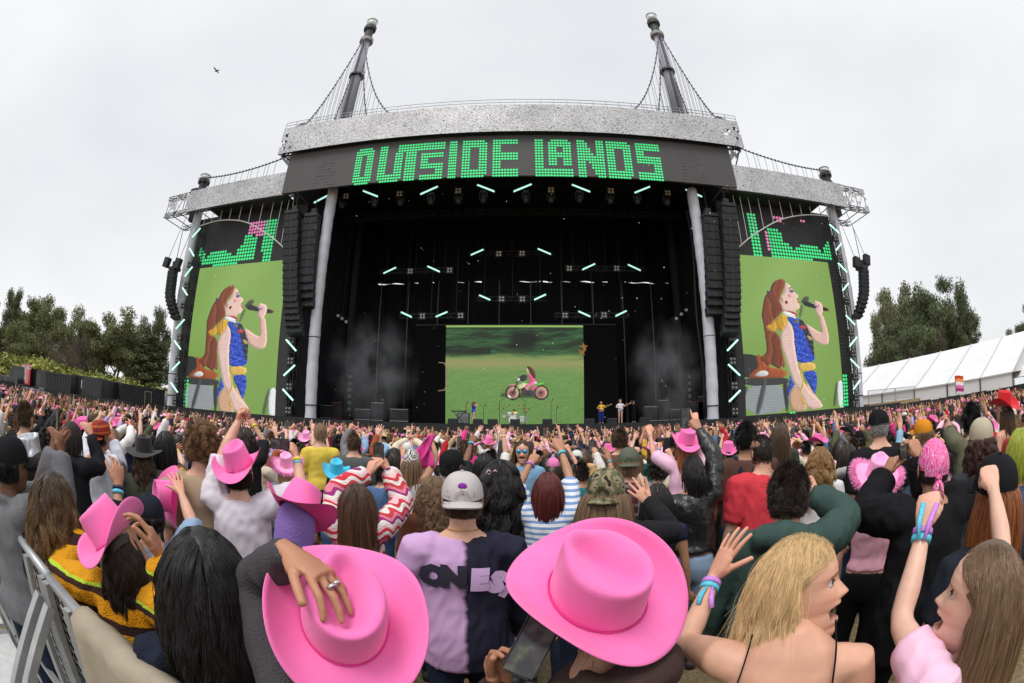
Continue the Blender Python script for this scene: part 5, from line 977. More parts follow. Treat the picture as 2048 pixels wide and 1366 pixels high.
# ---- skeleton, poses
def ik(S, T, l1, l2, hint):
    S, T = Vector(S), Vector(T); d = T - S; L_ = max(.12, min(d.length, l1 + l2 - .004)); d.normalize(); a = (l1 * l1 - l2 * l2 + L_ * L_) / (2 * L_); h = math.sqrt(max(0, l1 * l1 - a * a)); p = Vector(hint) - d * d.dot(Vector(hint))
    p = p.normalized() if p.length > 1e-6 else Vector((0, 0, -1)); return S + d * a + p * h, S + d * L_
BUILD = {'f': dict(sh=.165, ch=(.148, .108), wa=(.122, .09), hp=(.172, .125), arm=.9, neck=.05), 'm': dict(sh=.19, ch=(.17, .12), wa=(.148, .108), hp=(.163, .12), arm=1.08, neck=.058), 'h': dict(sh=.195, ch=(.19, .145), wa=(.185, .15), hp=(.185, .15), arm=1.2, neck=.064)}
class Fig:
    """arms: {'R': dict(t=wrist target, hint, pose, palm, dir), 'L': ...} in local metres for a 1.70 m figure facing +Y"""
    def __init__(s, build='f', arms=None, lean=0.0, twist=0.0, fat=0.0):
        s.B = BUILD[build]; s.arms = {}; s.lean = lean
        for sd, sg in (('R', 1), ('L', -1)):
            a = dict((arms or {}).get(sd) or dict(t=(sg * .27, .06, .80), hint=(sg * .3, -1, 0), pose='relaxed')); S = Vector((sg * s.B['sh'], -.01, 1.365)); T = Vector(a['t'])
            up = max(0, min(1, (T.z - 1.2) / .5)); S += Vector((-sg * .02 * up, .0, .045 * up)); hint = a.get('hint', (sg * 1, -.3, -.6)); E, W = ik(S, T, .285, .25, hint); fd = (W - E).normalized(); hdr = Vector(a.get('dir', fd)).normalized() if a.get('dir') else fd
            palm = Vector(a.get('palm', (0, 1, 0))); palm = palm - hdr * palm.dot(hdr); palm = palm.normalized() if palm.length > .05 else Vector((1, 0, 0)); s.arms[sd] = dict(S=S, E=E, W=W, d=hdr, palm=palm, pose=a.get('pose', 'relaxed'), sg=sg)
    def torso(s, b, inf, z0, z1, n=18, loose=0.0):
        B = s.B; T = [(.80, B['hp'][0] * .93, B['hp'][1] * .9, 0), (.90, *B['hp'], -.01), (.98, B['hp'][0] * .95, B['hp'][1] * .95, -.005), (1.08, *B['wa'], .005), (1.2, (B['wa'][0] + B['ch'][0]) / 2 + .004, (B['wa'][1] + B['ch'][1]) / 2, .005), (1.29, *B['ch'], 0), (1.36, B['ch'][0] * .98, B['ch'][1] * .86, -.008), (1.41, B['sh'] * .72, .07, -.012), (1.44, .066, .055, -.008), (1.47, .05, .05, 0)]
        zs = [t[0] for t in T]; pts, rad = [], []
        for z in np.linspace(z0, z1, 16):
            rx, ry, oy = (float(np.interp(z, zs, [t[i] for t in T])) for i in (1, 2, 3)); lz = loose * max(0, min(1, (1.36 - z) / .3)); k = 1 if z < 1.42 else .6
            if loose: rx = max(rx, B['ch'][0] * .97 * min(1, (1.36 - z) / .05 + .5) if z < 1.3 else rx); ry = max(ry, B['ch'][1] * .92 if z < 1.3 else ry)
            pts.append((0, oy + s.lean * (z - .9), z)); rad.append((rx + inf * k + lz, ry + inf * k + lz))
        b.tube(pts, rad, n)
    def limb(s, b, sd, inf, frac=1.0, n=12, loose=0.0, start=True):
        a = s.arms[sd]; k = s.B['arm']; S, E, W = a['S'], a['E'], a['W']; inn = Vector((a['sg'] * .06, -.01, 1.34)); path = [(inn, .062), (inn.lerp(S, .7) + Vector((0, 0, .004)), .058), (S, .054), (S.lerp(E, .3), .05), (S.lerp(E, .65), .043), (S.lerp(E, .93), .0375), (E.lerp(W, .08), .037), (E.lerp(W, .3), .0395), (E.lerp(W, .65), .033), (E.lerp(W, .92), .0255), (W, .0245)]
        tot = len(path) - 1; m = 2 + max(1, round(frac * (tot - 2))) + 1 if frac < 1 else tot + 1; path = path[:m]; pts = [p + Vector((0, s.lean * (p.z - .9) if i < 2 else s.lean * .5, 0)) for i, (p, r) in enumerate(path)]; pts = [p for p, r in path] if not s.lean else pts
        b.tube(pts, [r * k + inf + loose * min(1, i / 3) * (1 if i < m - 1 or frac < .8 else .3) for i, (p, r) in enumerate(path)], n)
    def legs(s, b, inf, z0=.02, n=12, flare=0.0, split=0.02):
        for sg in (-1, 1):
            P_ = [((sg * .085, -.01, .90), .105), ((sg * .092, 0, .78), .088), ((sg * .095, .005, .62), .07), ((sg * .097, .012, .47), .056), ((sg * .1, -.008, .33), .055), ((sg * .1, -.012, .2), .044), ((sg * .1, -.01, .09), .038)]; P_ = [(p, r) for p, r in P_ if p[2] >= z0]
            b.tube([p for p, r in P_], [r * (1 + .25 * (s.B['hp'][1] > .14)) + inf + flare * max(0, (.6 - p[2])) for p, r in P_], n)
    def body(s, voxel, hres='mid', head_res=.5, mouth=0.0, hyaw=0.0, hpitch=0.0, hroll=0.0, hoff=(0, 0, 0)):
        b = MB(); s.torso(b, 0, .80, 1.46); s.legs(b, 0)
        for sg in (-1, 1): b.tube([(sg * .1, -.05, .045), (sg * .1, .02, .045), (sg * .105, .1, .035), (sg * .11, .16, .028)], [(.036, .04), (.042, .042), (.045, .03), (.03, .02)], 10); b.tube([(sg * .1, -.01, .14), (sg * .1, -.005, .04)], [.037, .036], 8)
        for sd in 'RL': s.limb(b, sd, 0)
        s.hm = Matrix.Translation(Vector((0, .02 + s.lean * .62, 1.575)) + Vector(hoff)) @ Matrix.Rotation(hyaw, 4, 'Z') @ Matrix.Rotation(hpitch, 4, 'X') @ Matrix.Rotation(hroll, 4, 'Y')
        hb = s.hm @ Vector((0, -.028, -.06)); b.tube([(0, -.015 + s.lean * .5, 1.36), (0, -.01 + s.lean * .55, 1.45), tuple(hb)], [s.B['neck'] * 1.25, s.B['neck'], s.B['neck'] * .98], 12)
        parts = [remesh(b, voxel, max(3, round(.06 / voxel)))]; col = [np.ones((len(parts[0][0]), 3))]
        hv, hf, hc = get_head(head_res, mouth); parts.append(xf((hv, hf), s.hm)); col.append(hc); s.hands = {}
        for sd in 'RL':
            a = s.arms[sd]; y = a['d']; z = -a['palm']; x = y.cross(z); m = Matrix((x, y, z)).transposed().to_4x4(); m.translation = a['W']
            if sd == 'L': m = m @ Matrix.Diagonal((-1, 1, 1, 1))
            v, f = hand(a['pose'], hres); parts.append(xf((v, f), m)); col.append(np.tile(np.array([[1.04, .93, .9]]), (len(v), 1))); s.hands[sd] = m
        v, f = merge(parts); me = vfmesh('body', (v, f)); setcol(me, np.concatenate(col)); s.me = me; return me
    def top(s, voxel, inf=.012, hem=.9, neck=1.425, sleeve=1.0, loose=.0, wr=.005, seed=0, hood=False, collar=0, sloose=None):
        b = MB(); s.torso(b, inf, hem, neck, loose=loose)
        if sleeve:
            for sd in 'RL': s.limb(b, sd, inf * .9, sleeve if not isinstance(sleeve, dict) else sleeve[sd], loose=loose * .5 if sloose is None else sloose)
        if hood: b.tube([(-.1, -.06, 1.40), (-.07, -.105, 1.43), (0, -.125, 1.445), (.07, -.105, 1.43), (.1, -.06, 1.40)], [(.05, .04), (.06, .05), (.065, .055), (.06, .05), (.05, .04)], 10); b.tube([(-.085, .0, 1.43), (-.1, -.06, 1.43), (-.05, -.1, 1.45), (.05, -.1, 1.45), (.1, -.06, 1.43), (.085, .0, 1.43)], .028, 8)
        if collar: b.tube([(.075 * math.cos(t), -.012 + .068 * math.sin(t), 1.435 + .012 * math.sin(t + math.pi)) for t in np.linspace(0, 2 * math.pi, 18, endpoint=False)], collar, 8, closed=True)
        return vfmesh('top', remesh(b, voxel, max(3, round(.045 / voxel)), .5, wr * 1.9, 17, seed))
    def pants(s, voxel, inf=.01, wr=.005, seed=0, flare=.0, short=None):
        b = MB(); s.torso(b, inf, .80, .99); s.legs(b, inf, z0=short or .02, flare=flare); return vfmesh('trousers', remesh(b, voxel, 3, .5, wr, 12, seed + 3))
    def shoes(s):
        b = MB()
        for sg in (-1, 1): b.tube([(sg * .1, -.065, .045), (sg * .1, .02, .05), (sg * .105, .11, .042), (sg * .11, .175, .034)], [(.042, .044), (.05, .05), (.052, .04), (.036, .03)], 10); b.tube([(sg * .1, -.01, .12), (sg * .1, -.005, .05)], [.046, .046], 8)
        return b
# ---- hair
def scalp(n, rs, low=-.45, front=.62):
    out_ = []
    while len(out_) < n:
        u = rs.normal(size=(n * 2, 3)); u /= np.linalg.norm(u, axis=1)[:, None]; ok = ((u[:, 2] > .22) & (u[:, 1] < front + .25 * (u[:, 2] - .3))) | ((u[:, 1] < .12) & (u[:, 2] > low + .25 * np.clip(u[:, 1], 0, 1))); out_.extend(u[ok].tolist())
    return np.array(out_[:n])
HR = np.array([.0775, .099, .119])
def scalp_under(n, rs, low, top):
    o = []
    while len(o) < n: u = scalp(n, rs, low, .3); o.extend(u[u[:, 2] < top].tolist())
    return np.array(o[:n])
def strands(style, n, rs, length=.3, k=12, part=.0, wave=.0, wfreq=3.0, clump=.5, nclump=70, vol=1.0, front=.62, low=-.45, tail=None, tuck=.03, hatted=None, rot=None, flip=0.0):
    Rm = np.eye(3) if rot is None else np.array(rot); gd = Rm.T @ np.array([0, 0, -1.0])
    u = scalp(n, rs, low, front) if hatted is None else scalp_under(n, rs, low, hatted); root = u * HR * 1.0; root[:, 1] -= .004; nc = min(nclump, n); gi = rs.choice(n, nc, replace=False); lab = np.argmin(((u[:, None] - u[gi][None]) ** 2).sum(-1), 1)
    nrm = u / HR; nrm /= np.linalg.norm(nrm, axis=1)[:, None]; side = np.sign(u[:, :1] - part); comb = np.concatenate([side * .75 * np.clip(u[:, 2:3] * 1.3 - .15, 0, 1) * np.clip(1.1 + u[:, 1:2], .25, 1), -.35 * np.ones((n, 1)), -.2 * np.ones((n, 1))], 1)
    ln = length * rs.uniform(.82, 1.08, n)
    if style == 'short': clump = .12
    if style in ('short', 'curlyshort'): ln *= np.clip(.55 + .6 * np.clip(u[:, 2], 0, 1), .3, 1.2)
    if style == 'bob': ln *= .5 + .5 * np.clip((u[:, 2] + .45) / 1.3, 0, 1)
    seg = (ln / (k - 1))[:, None]; d = nrm * .45 * vol + comb * .6
    if style == 'short': d = nrm * .38 + np.concatenate([np.zeros((n, 1)), -.45 * np.ones((n, 1)), -.15 * np.ones((n, 1))], 1) + rs.normal(size=(n, 3)) * .16
    if style in ('curlyshort', 'curly', 'afro'): d = nrm * 1.0 + rs.normal(size=(n, 3)) * .4
    d /= np.linalg.norm(d, axis=1)[:, None]; P_ = np.zeros((n, k, 3)); p = root.copy(); P_[:, 0] = p; ph = rs.random((nc, 3))[lab] * 6.28 + rs.normal(size=(n, 3)) * .35; rc = rs.normal(size=(nc, 3))[lab] * .12
    for i in range(1, k):
        t = i / (k - 1); g = gd * {'short': .12, 'curlyshort': .1, 'afro': .02}.get(style, .55); d = d * (.62 if style in ('long', 'bob', 'curly', 'pony') else .9) + g * (1.0 if style in ('long', 'bob', 'pony') else .5) + rc * .2
        if tail is not None: tv = np.array(tail) - p; tl = np.linalg.norm(tv, axis=1)[:, None]; on = (t < .45); d = d + (tv / (tl + .02) * 1.6 if on else 0)
        d /= np.linalg.norm(d, axis=1)[:, None]; p = p + d * seg; hs = HR * (1.03 + .05 * vol * rs.random((n, 1)) * (1 if hatted is None else .3)); q = p / hs; r_ = np.linalg.norm(q, axis=1); ins = r_ < 1; p[ins] = ((q / r_[:, None]) * hs)[ins]
        fc = (p[:, 1] > .045) & (p[:, 2] < .045) & (np.abs(p[:, 0]) < .072); p[fc, 0] = np.sign(p[fc, 0] + 1e-6) * (.075 + .01 * rs.random(fc.sum()))
        tk = (p[:, 2] < .062 + (tuck - .03) * .4) & (p[:, 1] > tuck) & (np.abs(p[:, 0]) > .03); p[tk, 1] += (tuck - p[tk, 1]) * .85
        if hatted is not None: hi = p[:, 2] > .045; p[hi, 2] = .045
        pb = p @ Rm.T
        for c, rr in ((np.array([0, -.005, -.35]), np.array([.2, .106, .2])), (np.array([0, 0, -.62]), np.array([.18, .122, .34]))):
            q = (pb - c) / rr; ins = (q ** 2).sum(1) < 1; yy = rr[1] * np.sqrt(np.clip(1 - q[ins, 0] ** 2 - q[ins, 2] ** 2, 0, 1)); fr_ = pb[ins, 1] > .05; pb[ins, 1] = c[1] + np.where(fr_, yy, -yy)
        p = pb @ Rm
        if flip and t > .7: p = p + (p - np.array([0, 0, p[:, 2].mean()])) * np.array([1, 1, 0]) * flip * (t - .7) + np.array([0, 0, .01]) * flip
        P_[:, i] = p
    t = np.linspace(0, 1, k)[None, :, None]
    if clump: P_ = P_ + (P_[gi][lab] - P_) * (clump * t ** 1.2)
    if wave:
        a = wave * np.minimum(1, t * 2.2); w_ = wfreq * 6.28 * t * (length / .3); P_ = P_ + a * np.stack([np.sin(w_[..., 0] + ph[:, None, 0]), np.cos(w_[..., 0] + ph[:, None, 1]), .4 * np.sin(w_[..., 0] + ph[:, None, 2])], -1)
    fl = rs.random(n) < .03; P_[fl] += (rs.normal(size=(fl.sum(), 1, 3)) * .022 + np.array([0, 0, .012])) * t ** 1.3
    return P_
def ribbons(P_, wd):
    n, k, _ = P_.shape; T = np.gradient(P_, axis=1); o = P_ - np.array([0, 0, -.05]); W_ = np.cross(T, o); W_ /= np.linalg.norm(W_, axis=2)[..., None] + 1e-9; t = np.linspace(0, 1, k)[None, :, None]; w_ = wd * (1 - .75 * t ** 2); A, B = P_ - W_ * w_, P_ + W_ * w_; V = np.stack([A, B], 2).reshape(-1, 3)
    i = np.arange(n)[:, None] * k * 2 + np.arange(k - 1)[None] * 2; F = np.stack([i, i + 1, i + 3, i + 2], -1).reshape(-1, 4); return V, F
def cap_vf(inf=1.04, low=-.42, front=.5, nz=14, nt=24):
    V, F = [], []; b = MB(); b.ball((0, -.004, 0), 1, nt, nz, tuple(HR * inf)); v = np.array(b.v); f = mb_vf(b)[1]; u = v / (HR * inf); ok = ((u[:, 2] > .3) & (u[:, 1] < front + .25 * (u[:, 2] - .3))) | ((u[:, 1] < .05) & (u[:, 2] > low)); return v, f[ok[f].all(1)]
def hairmat(name, root, tip=None, rough=.42):
    if name in MATS: return MATS[name]
    m = bpy.data.materials.new(name); m.use_nodes = True; n = m.node_tree.nodes; l = m.node_tree.links.new; b = n['Principled BSDF']; b.inputs['Roughness'].default_value = rough; b.inputs['Specular IOR Level'].default_value = .45
    h = n.new('ShaderNodeHairInfo'); mx = n.new('ShaderNodeMix'); mx.data_type = 'RGBA'; mx.inputs[6].default_value = (*root, 1); mx.inputs[7].default_value = (*(tip or root), 1); l(h.outputs['Intercept'], mx.inputs[0])
    t = n.new('ShaderNodeTexCoord'); mp = n.new('ShaderNodeMapping'); mp.inputs['Scale'].default_value = (1, 1, .12); l(t.outputs['Object'], mp.inputs[0]); nz_ = n.new('ShaderNodeTexNoise'); nz_.inputs['Scale'].default_value = 90; nz_.inputs['Detail'].default_value = 3; l(mp.outputs[0], nz_.inputs[0])
    ad = n.new('ShaderNodeMath'); ad.operation = 'ADD'; l(h.outputs['Random'], ad.inputs[0]); l(nz_.outputs[0], ad.inputs[1]); mr = n.new('ShaderNodeMapRange'); mr.inputs['From Min'].default_value = .3; mr.inputs['From Max'].default_value = 1.3; mr.inputs['To Min'].default_value = .55; mr.inputs['To Max'].default_value = 1.45; l(ad.outputs[0], mr.inputs[0])
    mu = n.new('ShaderNodeMix'); mu.data_type = 'RGBA'; mu.blend_type = 'MULTIPLY'; mu.inputs[0].default_value = 1; l(mx.outputs[2], mu.inputs[6]); l(mr.outputs[0], mu.inputs[7]); l(mu.outputs[2], b.inputs['Base Color']); MATS[name] = m; return m
def curves_obj(name, P_, rad, mat, parent):
    n, k, _ = P_.shape; cu = bpy.data.hair_curves.new(name); cu.add_curves([k] * n); cu.attributes['position'].data.foreach_set('vector', P_.reshape(-1).astype(np.float32))
    ra = cu.attributes.get('radius') or cu.attributes.new('radius', 'FLOAT', 'POINT'); t = np.linspace(0, 1, k); ra.data.foreach_set('value', np.tile(rad * (1 - .7 * t ** 2), n).astype(np.float32)); cu.materials.append(mat)
    o = bpy.data.objects.new(name, cu); COL.objects.link(o); o.parent = parent; return o
HAIRC = {'black': ((.009, .007, .007), None), 'dark': ((.022, .013, .009), None), 'brown': ((.06, .032, .018), (.085, .048, .026)), 'light': ((.15, .09, .05), (.26, .16, .085)), 'blonde': ((.5, .34, .16), (.74, .55, .31)), 'red': ((.1, .018, .014), (.075, .012, .012)), 'ginger': ((.26, .085, .025), None), 'ombre': ((.02, .012, .008), (.36, .2, .08)), 'grey': ((.3, .3, .29), None), 'green': ((.3, .34, .04), None), 'highlight': ((.045, .02, .012), (.16, .075, .035))}
def HM(c): return hairmat('hair_' + c, *HAIRC[c])
SKIN = {k: M('skin_' + k, rough=.5, var=.05, scale=40, bump=.06, bscale=300, spec=.35, sss=.12, attr='skin_none') for k in ()}
def skin(tone):
    nm = 'skin_' + tone
    if nm in MATS: return MATS[nm]
    c = {'pale': (.68, .42, .32), 'fair': (.63, .35, .245), 'tan': (.42, .22, .135), 'olive': (.36, .19, .11), 'brown': (.2, .092, .05), 'deep': (.09, .042, .025)}[tone]
    m = M(nm, c, rough=.48, var=.12, scale=14, bump=.05, bscale=260, spec=.4, sss=.1); n = m.node_tree.nodes; l = m.node_tree.links.new; b = n['Principled BSDF']; src = b.inputs['Base Color'].links[0].from_socket; a = n.new('ShaderNodeAttribute'); a.attribute_name = 'col'; mu = n.new('ShaderNodeMix'); mu.data_type = 'RGBA'; mu.blend_type = 'MULTIPLY'; mu.inputs[0].default_value = 1; l(src, mu.inputs[6]); l(a.outputs['Color'], mu.inputs[7]); l(mu.outputs[2], b.inputs['Base Color']); return m
def cloth(name, c, rough=.85, bump=.09, **k): return MS('cloth_' + name, *c, rough=rough, bump=bump, bscale=k.pop('bscale', 220), var=k.pop('var', .08), scale=k.pop('scale', 9), spec=.1, sheen=k.pop('sheen', 0), **k)
# ---- hats
def cowboy_vf(nt=72, br=1.0, crown=1.0, curl=1.0):
    a0, b0, H = .083, .102, .118 * crown; rows = []; th = np.linspace(0, 2 * np.pi, nt, endpoint=False); c, s = np.cos(th), np.sin(th)
    ax, by = .182 * br, .195 * br; BR = []
    for q in np.linspace(1, 0, 10):
        x = (a0 + (ax - a0) * q) * c; y = (b0 + (by - b0) * q) * s; up = curl * .075 * q ** 1.6 * np.abs(c) ** 2.2 - .02 * q ** 1.5 * np.abs(s) ** 3; x = x * (1 - .13 * curl * q * np.abs(c) ** 2); BR.append(np.stack([x, y, up], 1))
    rows += BR; front = np.clip(s, 0, 1)
    for t in np.linspace(0, 1, 12)[1:]:
        bul = 1 + .03 * math.sin(t * 3.1); w_ = (1 - .16 * t ** 1.5) * bul; pin = 1 - .30 * t ** 1.4 * front ** 2 * np.abs(c) ** .5; x = a0 * c * w_ * pin; y = b0 * s * (1 - .1 * t); z = H * t * np.ones(nt) + (.012 * front + .004 * (1 - front)) * t; dent = .012 * t * np.exp(-((th - R(55)) / .28) ** 2) + .012 * t * np.exp(-((th - R(125)) / .28) ** 2); x = x * (1 - dent / .08 * 1.3); rows.append(np.stack([x, y, z], 1))
    topx, topy, topz = rows[-1][:, 0], rows[-1][:, 1], rows[-1][:, 2]
    ax_, by_ = np.abs(topx).max(), np.abs(topy).max()
    for q in (.95, .88, .79, .68, .56, .43, .3, .17, .06, 0.0):
        X_, Y_ = topx * q, topy * q; xn, yn = X_ / ax_, Y_ / by_; rnd_ = .008 * math.sin(min(1, (1 - q) / .2) * math.pi / 2); wx = .42 - .14 * np.clip(yn, -1, 1)
        dip = crown * (.034 * np.exp(-(xn / wx) ** 2) * np.clip(1 - np.abs(yn) ** 4, 0, 1) * min(1, (1 - q) / .25) + .010 * (1 - q * q)); zz_ = topz * q + topz.mean() * (1 - q) + rnd_ - dip; rows.append(np.stack([X_, Y_, zz_], 1))
    V = np.concatenate(rows); V = V + np.stack([fbm(V, 9, 3) * .0015, fbm(V, 9, 4) * .0015, fbm(V, 7, 5) * .0045], 1); m = len(rows); i = np.arange(m * nt).reshape(m, nt); F = np.stack([i[:-1], np.roll(i[:-1], -1, 1), np.roll(i[1:], -1, 1), i[1:]], -1).reshape(-1, 4); return V, F
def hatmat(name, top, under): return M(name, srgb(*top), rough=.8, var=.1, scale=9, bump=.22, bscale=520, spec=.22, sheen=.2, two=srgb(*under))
PINK, PINKU = (240, 118, 182), (250, 30, 142)  # underside pink deepened: mostly interreflection painted into the colour, partly foam backing
CB = {}
def cowboy_mesh(nt=72, **k):
    key = (nt, *sorted(k.items()))
    if key not in CB: CB[key] = vfmesh('cowboy_hat', cowboy_vf(nt, **k))
    return CB[key]
def put(name, me, mat, parent, m=None, label=None):
    if not len(me.materials): me.materials.append(mat)
    o = bpy.data.objects.new(name, me); COL.objects.link(o); o.parent = parent
    if m is not None: o.matrix_basis = m
    if mat is not me.materials[0]: o.material_slots[0].link = 'OBJECT'; o.material_slots[0].material = mat
    if label: o['label'] = label
    return o
def cap_mesh(nt=24, bill=True):
    b = MB(); n, m = nt, 9; i0 = len(b.v)
    for k in range(m + 1):
        a = math.pi / 2 * k / m
        for j in range(n): t = 2 * math.pi * j / n; b.v.append((.087 * math.cos(t) * math.cos(a) ** .8, .106 * math.sin(t) * math.cos(a) ** .8, -.012 + .105 * math.sin(a) ** .92))
    for k in range(m):
        for j in range(n): b.f.append((k * n + j, k * n + (j + 1) % n, (k + 1) * n + (j + 1) % n, (k + 1) * n + j)); b.mi.append(0)
    b.ball((0, 0, .094), .007, 6, 4)
    if bill:
        G = [[Vector((math.sin(t) * .08 * (1 + .05 * q), .1 * math.cos(t) * .98 + q * .075 * math.cos(t * .8), -.008 - .012 * q - .25 * (math.sin(t) * .08) ** 2 / .08)) for t in np.linspace(-1.25, 1.25, 13)] for q in np.linspace(0, 1, 5)]
        for dz in (0, -.004):
            for r_ in range(4):
                for q in range(12):
                    f = [G[r_][q], G[r_][q + 1], G[r_ + 1][q + 1], G[r_ + 1][q]]; f = [p + Vector((0, 0, dz)) for p in f]; b.quad(*(f[::-1] if dz == 0 else f))
    return b.mesh('cap', True)
CAPM = cap_mesh(); 
def phone_thing(label, m, s=1.0, group=None, lit=True):
    t = thing('phone', label, 'phone', (0, 0, 0), group); t.matrix_basis = m @ Matrix.Scale(s, 4)
    b = MB(); b.box((0, 0, 0), (.074, .008, .152)); me = b.mesh('case'); bm = bmesh.new(); bm.from_mesh(me); bmesh.ops.bevel(bm, geom=[e for e in bm.edges if abs((e.verts[0].co - e.verts[1].co).y) > .004], offset=.011, segments=3, affect='EDGES'); bm.to_mesh(me); bm.free(); put('case', me, MS('phone_black', 22, 22, 25, rough=.3), t)
    b = MB(); b.quad((-.033, -.0045, -.07), (.033, -.0045, -.07), (.033, -.0045, .07), (-.033, -.0045, .07)); put('screen', b.mesh('screen'), m_phscr if lit else MS('phone_dark_screen', 26, 28, 32, rough=.1), t); b = MB(); b.box((-.018, .005, .052), (.028, .004, .03)); put('camera_bump', b.mesh('camera_bump'), m_blk, t); return t
def phone_screen():
    m = bpy.data.materials.new('phone_screen'); m.use_nodes = True; n = m.node_tree.nodes; l = m.node_tree.links.new; b = n['Principled BSDF']; b.inputs['Roughness'].default_value = .12; b.inputs['Base Color'].default_value = (.02, .02, .02, 1)
    t = n.new('ShaderNodeTexCoord'); nz_ = n.new('ShaderNodeTexNoise'); nz_.inputs['Scale'].default_value = 22; l(t.outputs['Object'], nz_.inputs[0]); r = n.new('ShaderNodeValToRGB'); e = r.color_ramp.elements; e[0].position = .45; e[0].color = (.008, .008, .01, 1); e[1].position = .75; e[1].color = (.07, .12, .05, 1); q = e.new(.58); q.color = (.03, .022, .022, 1); l(nz_.outputs[0], r.inputs[0]); l(r.outputs[0], b.inputs['Emission Color']); b.inputs['Emission Strength'].default_value = 1; return m
m_phscr = phone_screen()
def band_mesh(r=.031, h=.016):
    b = MB(); b.lathe((0, 0, 0), [(r - .003, -h / 2), (r, -h / 2), (r, h / 2), (r - .003, h / 2)], 16, axis=(0, 1, 0)); return b.mesh('wristband', True)
BANDM = band_mesh()
# ================================================================ people one can tell apart
def nodes_of(name, rough=.85, bump=.12, bscale=220):
    m = bpy.data.materials.new(name); m.use_nodes = True; n = m.node_tree.nodes; l = m.node_tree.links.new; b = n['Principled BSDF']; b.inputs['Roughness'].default_value = rough; b.inputs['Specular IOR Level'].default_value = .2; t = n.new('ShaderNodeTexCoord')
    nz_ = n.new('ShaderNodeTexNoise'); nz_.inputs['Scale'].default_value = bscale; l(t.outputs['Object'], nz_.inputs[0]); bp = n.new('ShaderNodeBump'); bp.inputs['Strength'].default_value = bump; bp.inputs['Distance'].default_value = .01; l(nz_.outputs[0], bp.inputs['Height']); l(bp.outputs[0], b.inputs['Normal']); MATS[name] = m; return m, n, l, b, t
def bandmat(name, stops, axis=(0, 0, 1), freq=4.0, wob=0.0, wsc=3.0, zig=0.0, rough=.9, bump=.5, bscale=120):
    if name in MATS: return MATS[name]
    m, n, l, b, t = nodes_of(name, rough, bump, bscale); d = n.new('ShaderNodeVectorMath'); d.operation = 'DOT_PRODUCT'; d.inputs[1].default_value = tuple(a * freq for a in axis); l(t.outputs['Object'], d.inputs[0]); cur = d.outputs['Value']
    if wob or zig:
        nz_ = n.new('ShaderNodeTexNoise'); nz_.inputs['Scale'].default_value = wsc; l(t.outputs['Object'], nz_.inputs[0]); s = n.new('ShaderNodeMath'); s.operation = 'MULTIPLY_ADD'; s.inputs[1].default_value = wob; l(nz_.outputs[0], s.inputs[0]); l(cur, s.inputs[2]); cur = s.outputs[0]
    if zig:
        sx = n.new('ShaderNodeSeparateXYZ'); l(t.outputs['Object'], sx.inputs[0]); a = n.new('ShaderNodeMath'); a.operation = 'ADD'; l(sx.outputs[0], a.inputs[0]); l(sx.outputs[1], a.inputs[1]); q = n.new('ShaderNodeMath'); q.operation = 'MULTIPLY'; q.inputs[1].default_value = 48; l(a.outputs[0], q.inputs[0]); si = n.new('ShaderNodeMath'); si.operation = 'SINE'; l(q.outputs[0], si.inputs[0]); s = n.new('ShaderNodeMath'); s.operation = 'MULTIPLY_ADD'; s.inputs[1].default_value = zig; l(si.outputs[0], s.inputs[0]); l(cur, s.inputs[2]); cur = s.outputs[0]
    f = n.new('ShaderNodeMath'); f.operation = 'FRACT'; l(cur, f.inputs[0]); r = n.new('ShaderNodeValToRGB'); r.color_ramp.interpolation = 'CONSTANT'; e = r.color_ramp.elements
    while len(e) < len(stops): e.new(.5)
    for k, (p, c) in enumerate(stops): e[k].position = p; e[k].color = (*srgb(*c), 1)
    l(f.outputs[0], r.inputs[0]); l(r.outputs[0], b.inputs['Base Color']); return m
def camomat():
    m, n, l, b, t = nodes_of('camo_cloth'); nz_ = n.new('ShaderNodeTexNoise'); nz_.inputs['Scale'].default_value = 22; nz_.inputs['Detail'].default_value = 1.5; l(t.outputs['Object'], nz_.inputs[0]); r = n.new('ShaderNodeValToRGB'); r.color_ramp.interpolation = 'CONSTANT'; e = r.color_ramp.elements; e.new(.5); e.new(.6)
    for k, (p, c) in enumerate(((0, (66, 62, 48)), (.42, (96, 98, 72)), (.53, (140, 128, 100)), (.62, (44, 42, 36)))): e[k].position = p; e[k].color = (*srgb(*c), 1)
    l(nz_.outputs[0], r.inputs[0]); l(r.outputs[0], b.inputs['Base Color']); return m
def tiedye():
    m, n, l, b, t = nodes_of('split_dye_cloth', bump=.08); sx = n.new('ShaderNodeSeparateXYZ'); l(t.outputs['Object'], sx.inputs[0]); nz_ = n.new('ShaderNodeTexNoise'); nz_.inputs['Scale'].default_value = 5; nz_.inputs['Detail'].default_value = 6; mp = n.new('ShaderNodeMapping'); mp.inputs['Scale'].default_value = (1, 1, 5); l(t.outputs['Object'], mp.inputs[0]); l(mp.outputs[0], nz_.inputs[0])
    a = n.new('ShaderNodeMath'); a.operation = 'MULTIPLY_ADD'; a.inputs[1].default_value = .035; l(nz_.outputs[0], a.inputs[0]); l(sx.outputs[0], a.inputs[2]); r = n.new('ShaderNodeValToRGB'); e = r.color_ramp.elements; e[0].position = .012; e[0].color = (*srgb(196, 158, 202), 1); e[1].position = .03; e[1].color = (*srgb(36, 35, 52), 1); l(a.outputs[0], r.inputs[0]); l(r.outputs[0], b.inputs['Base Color']); return m
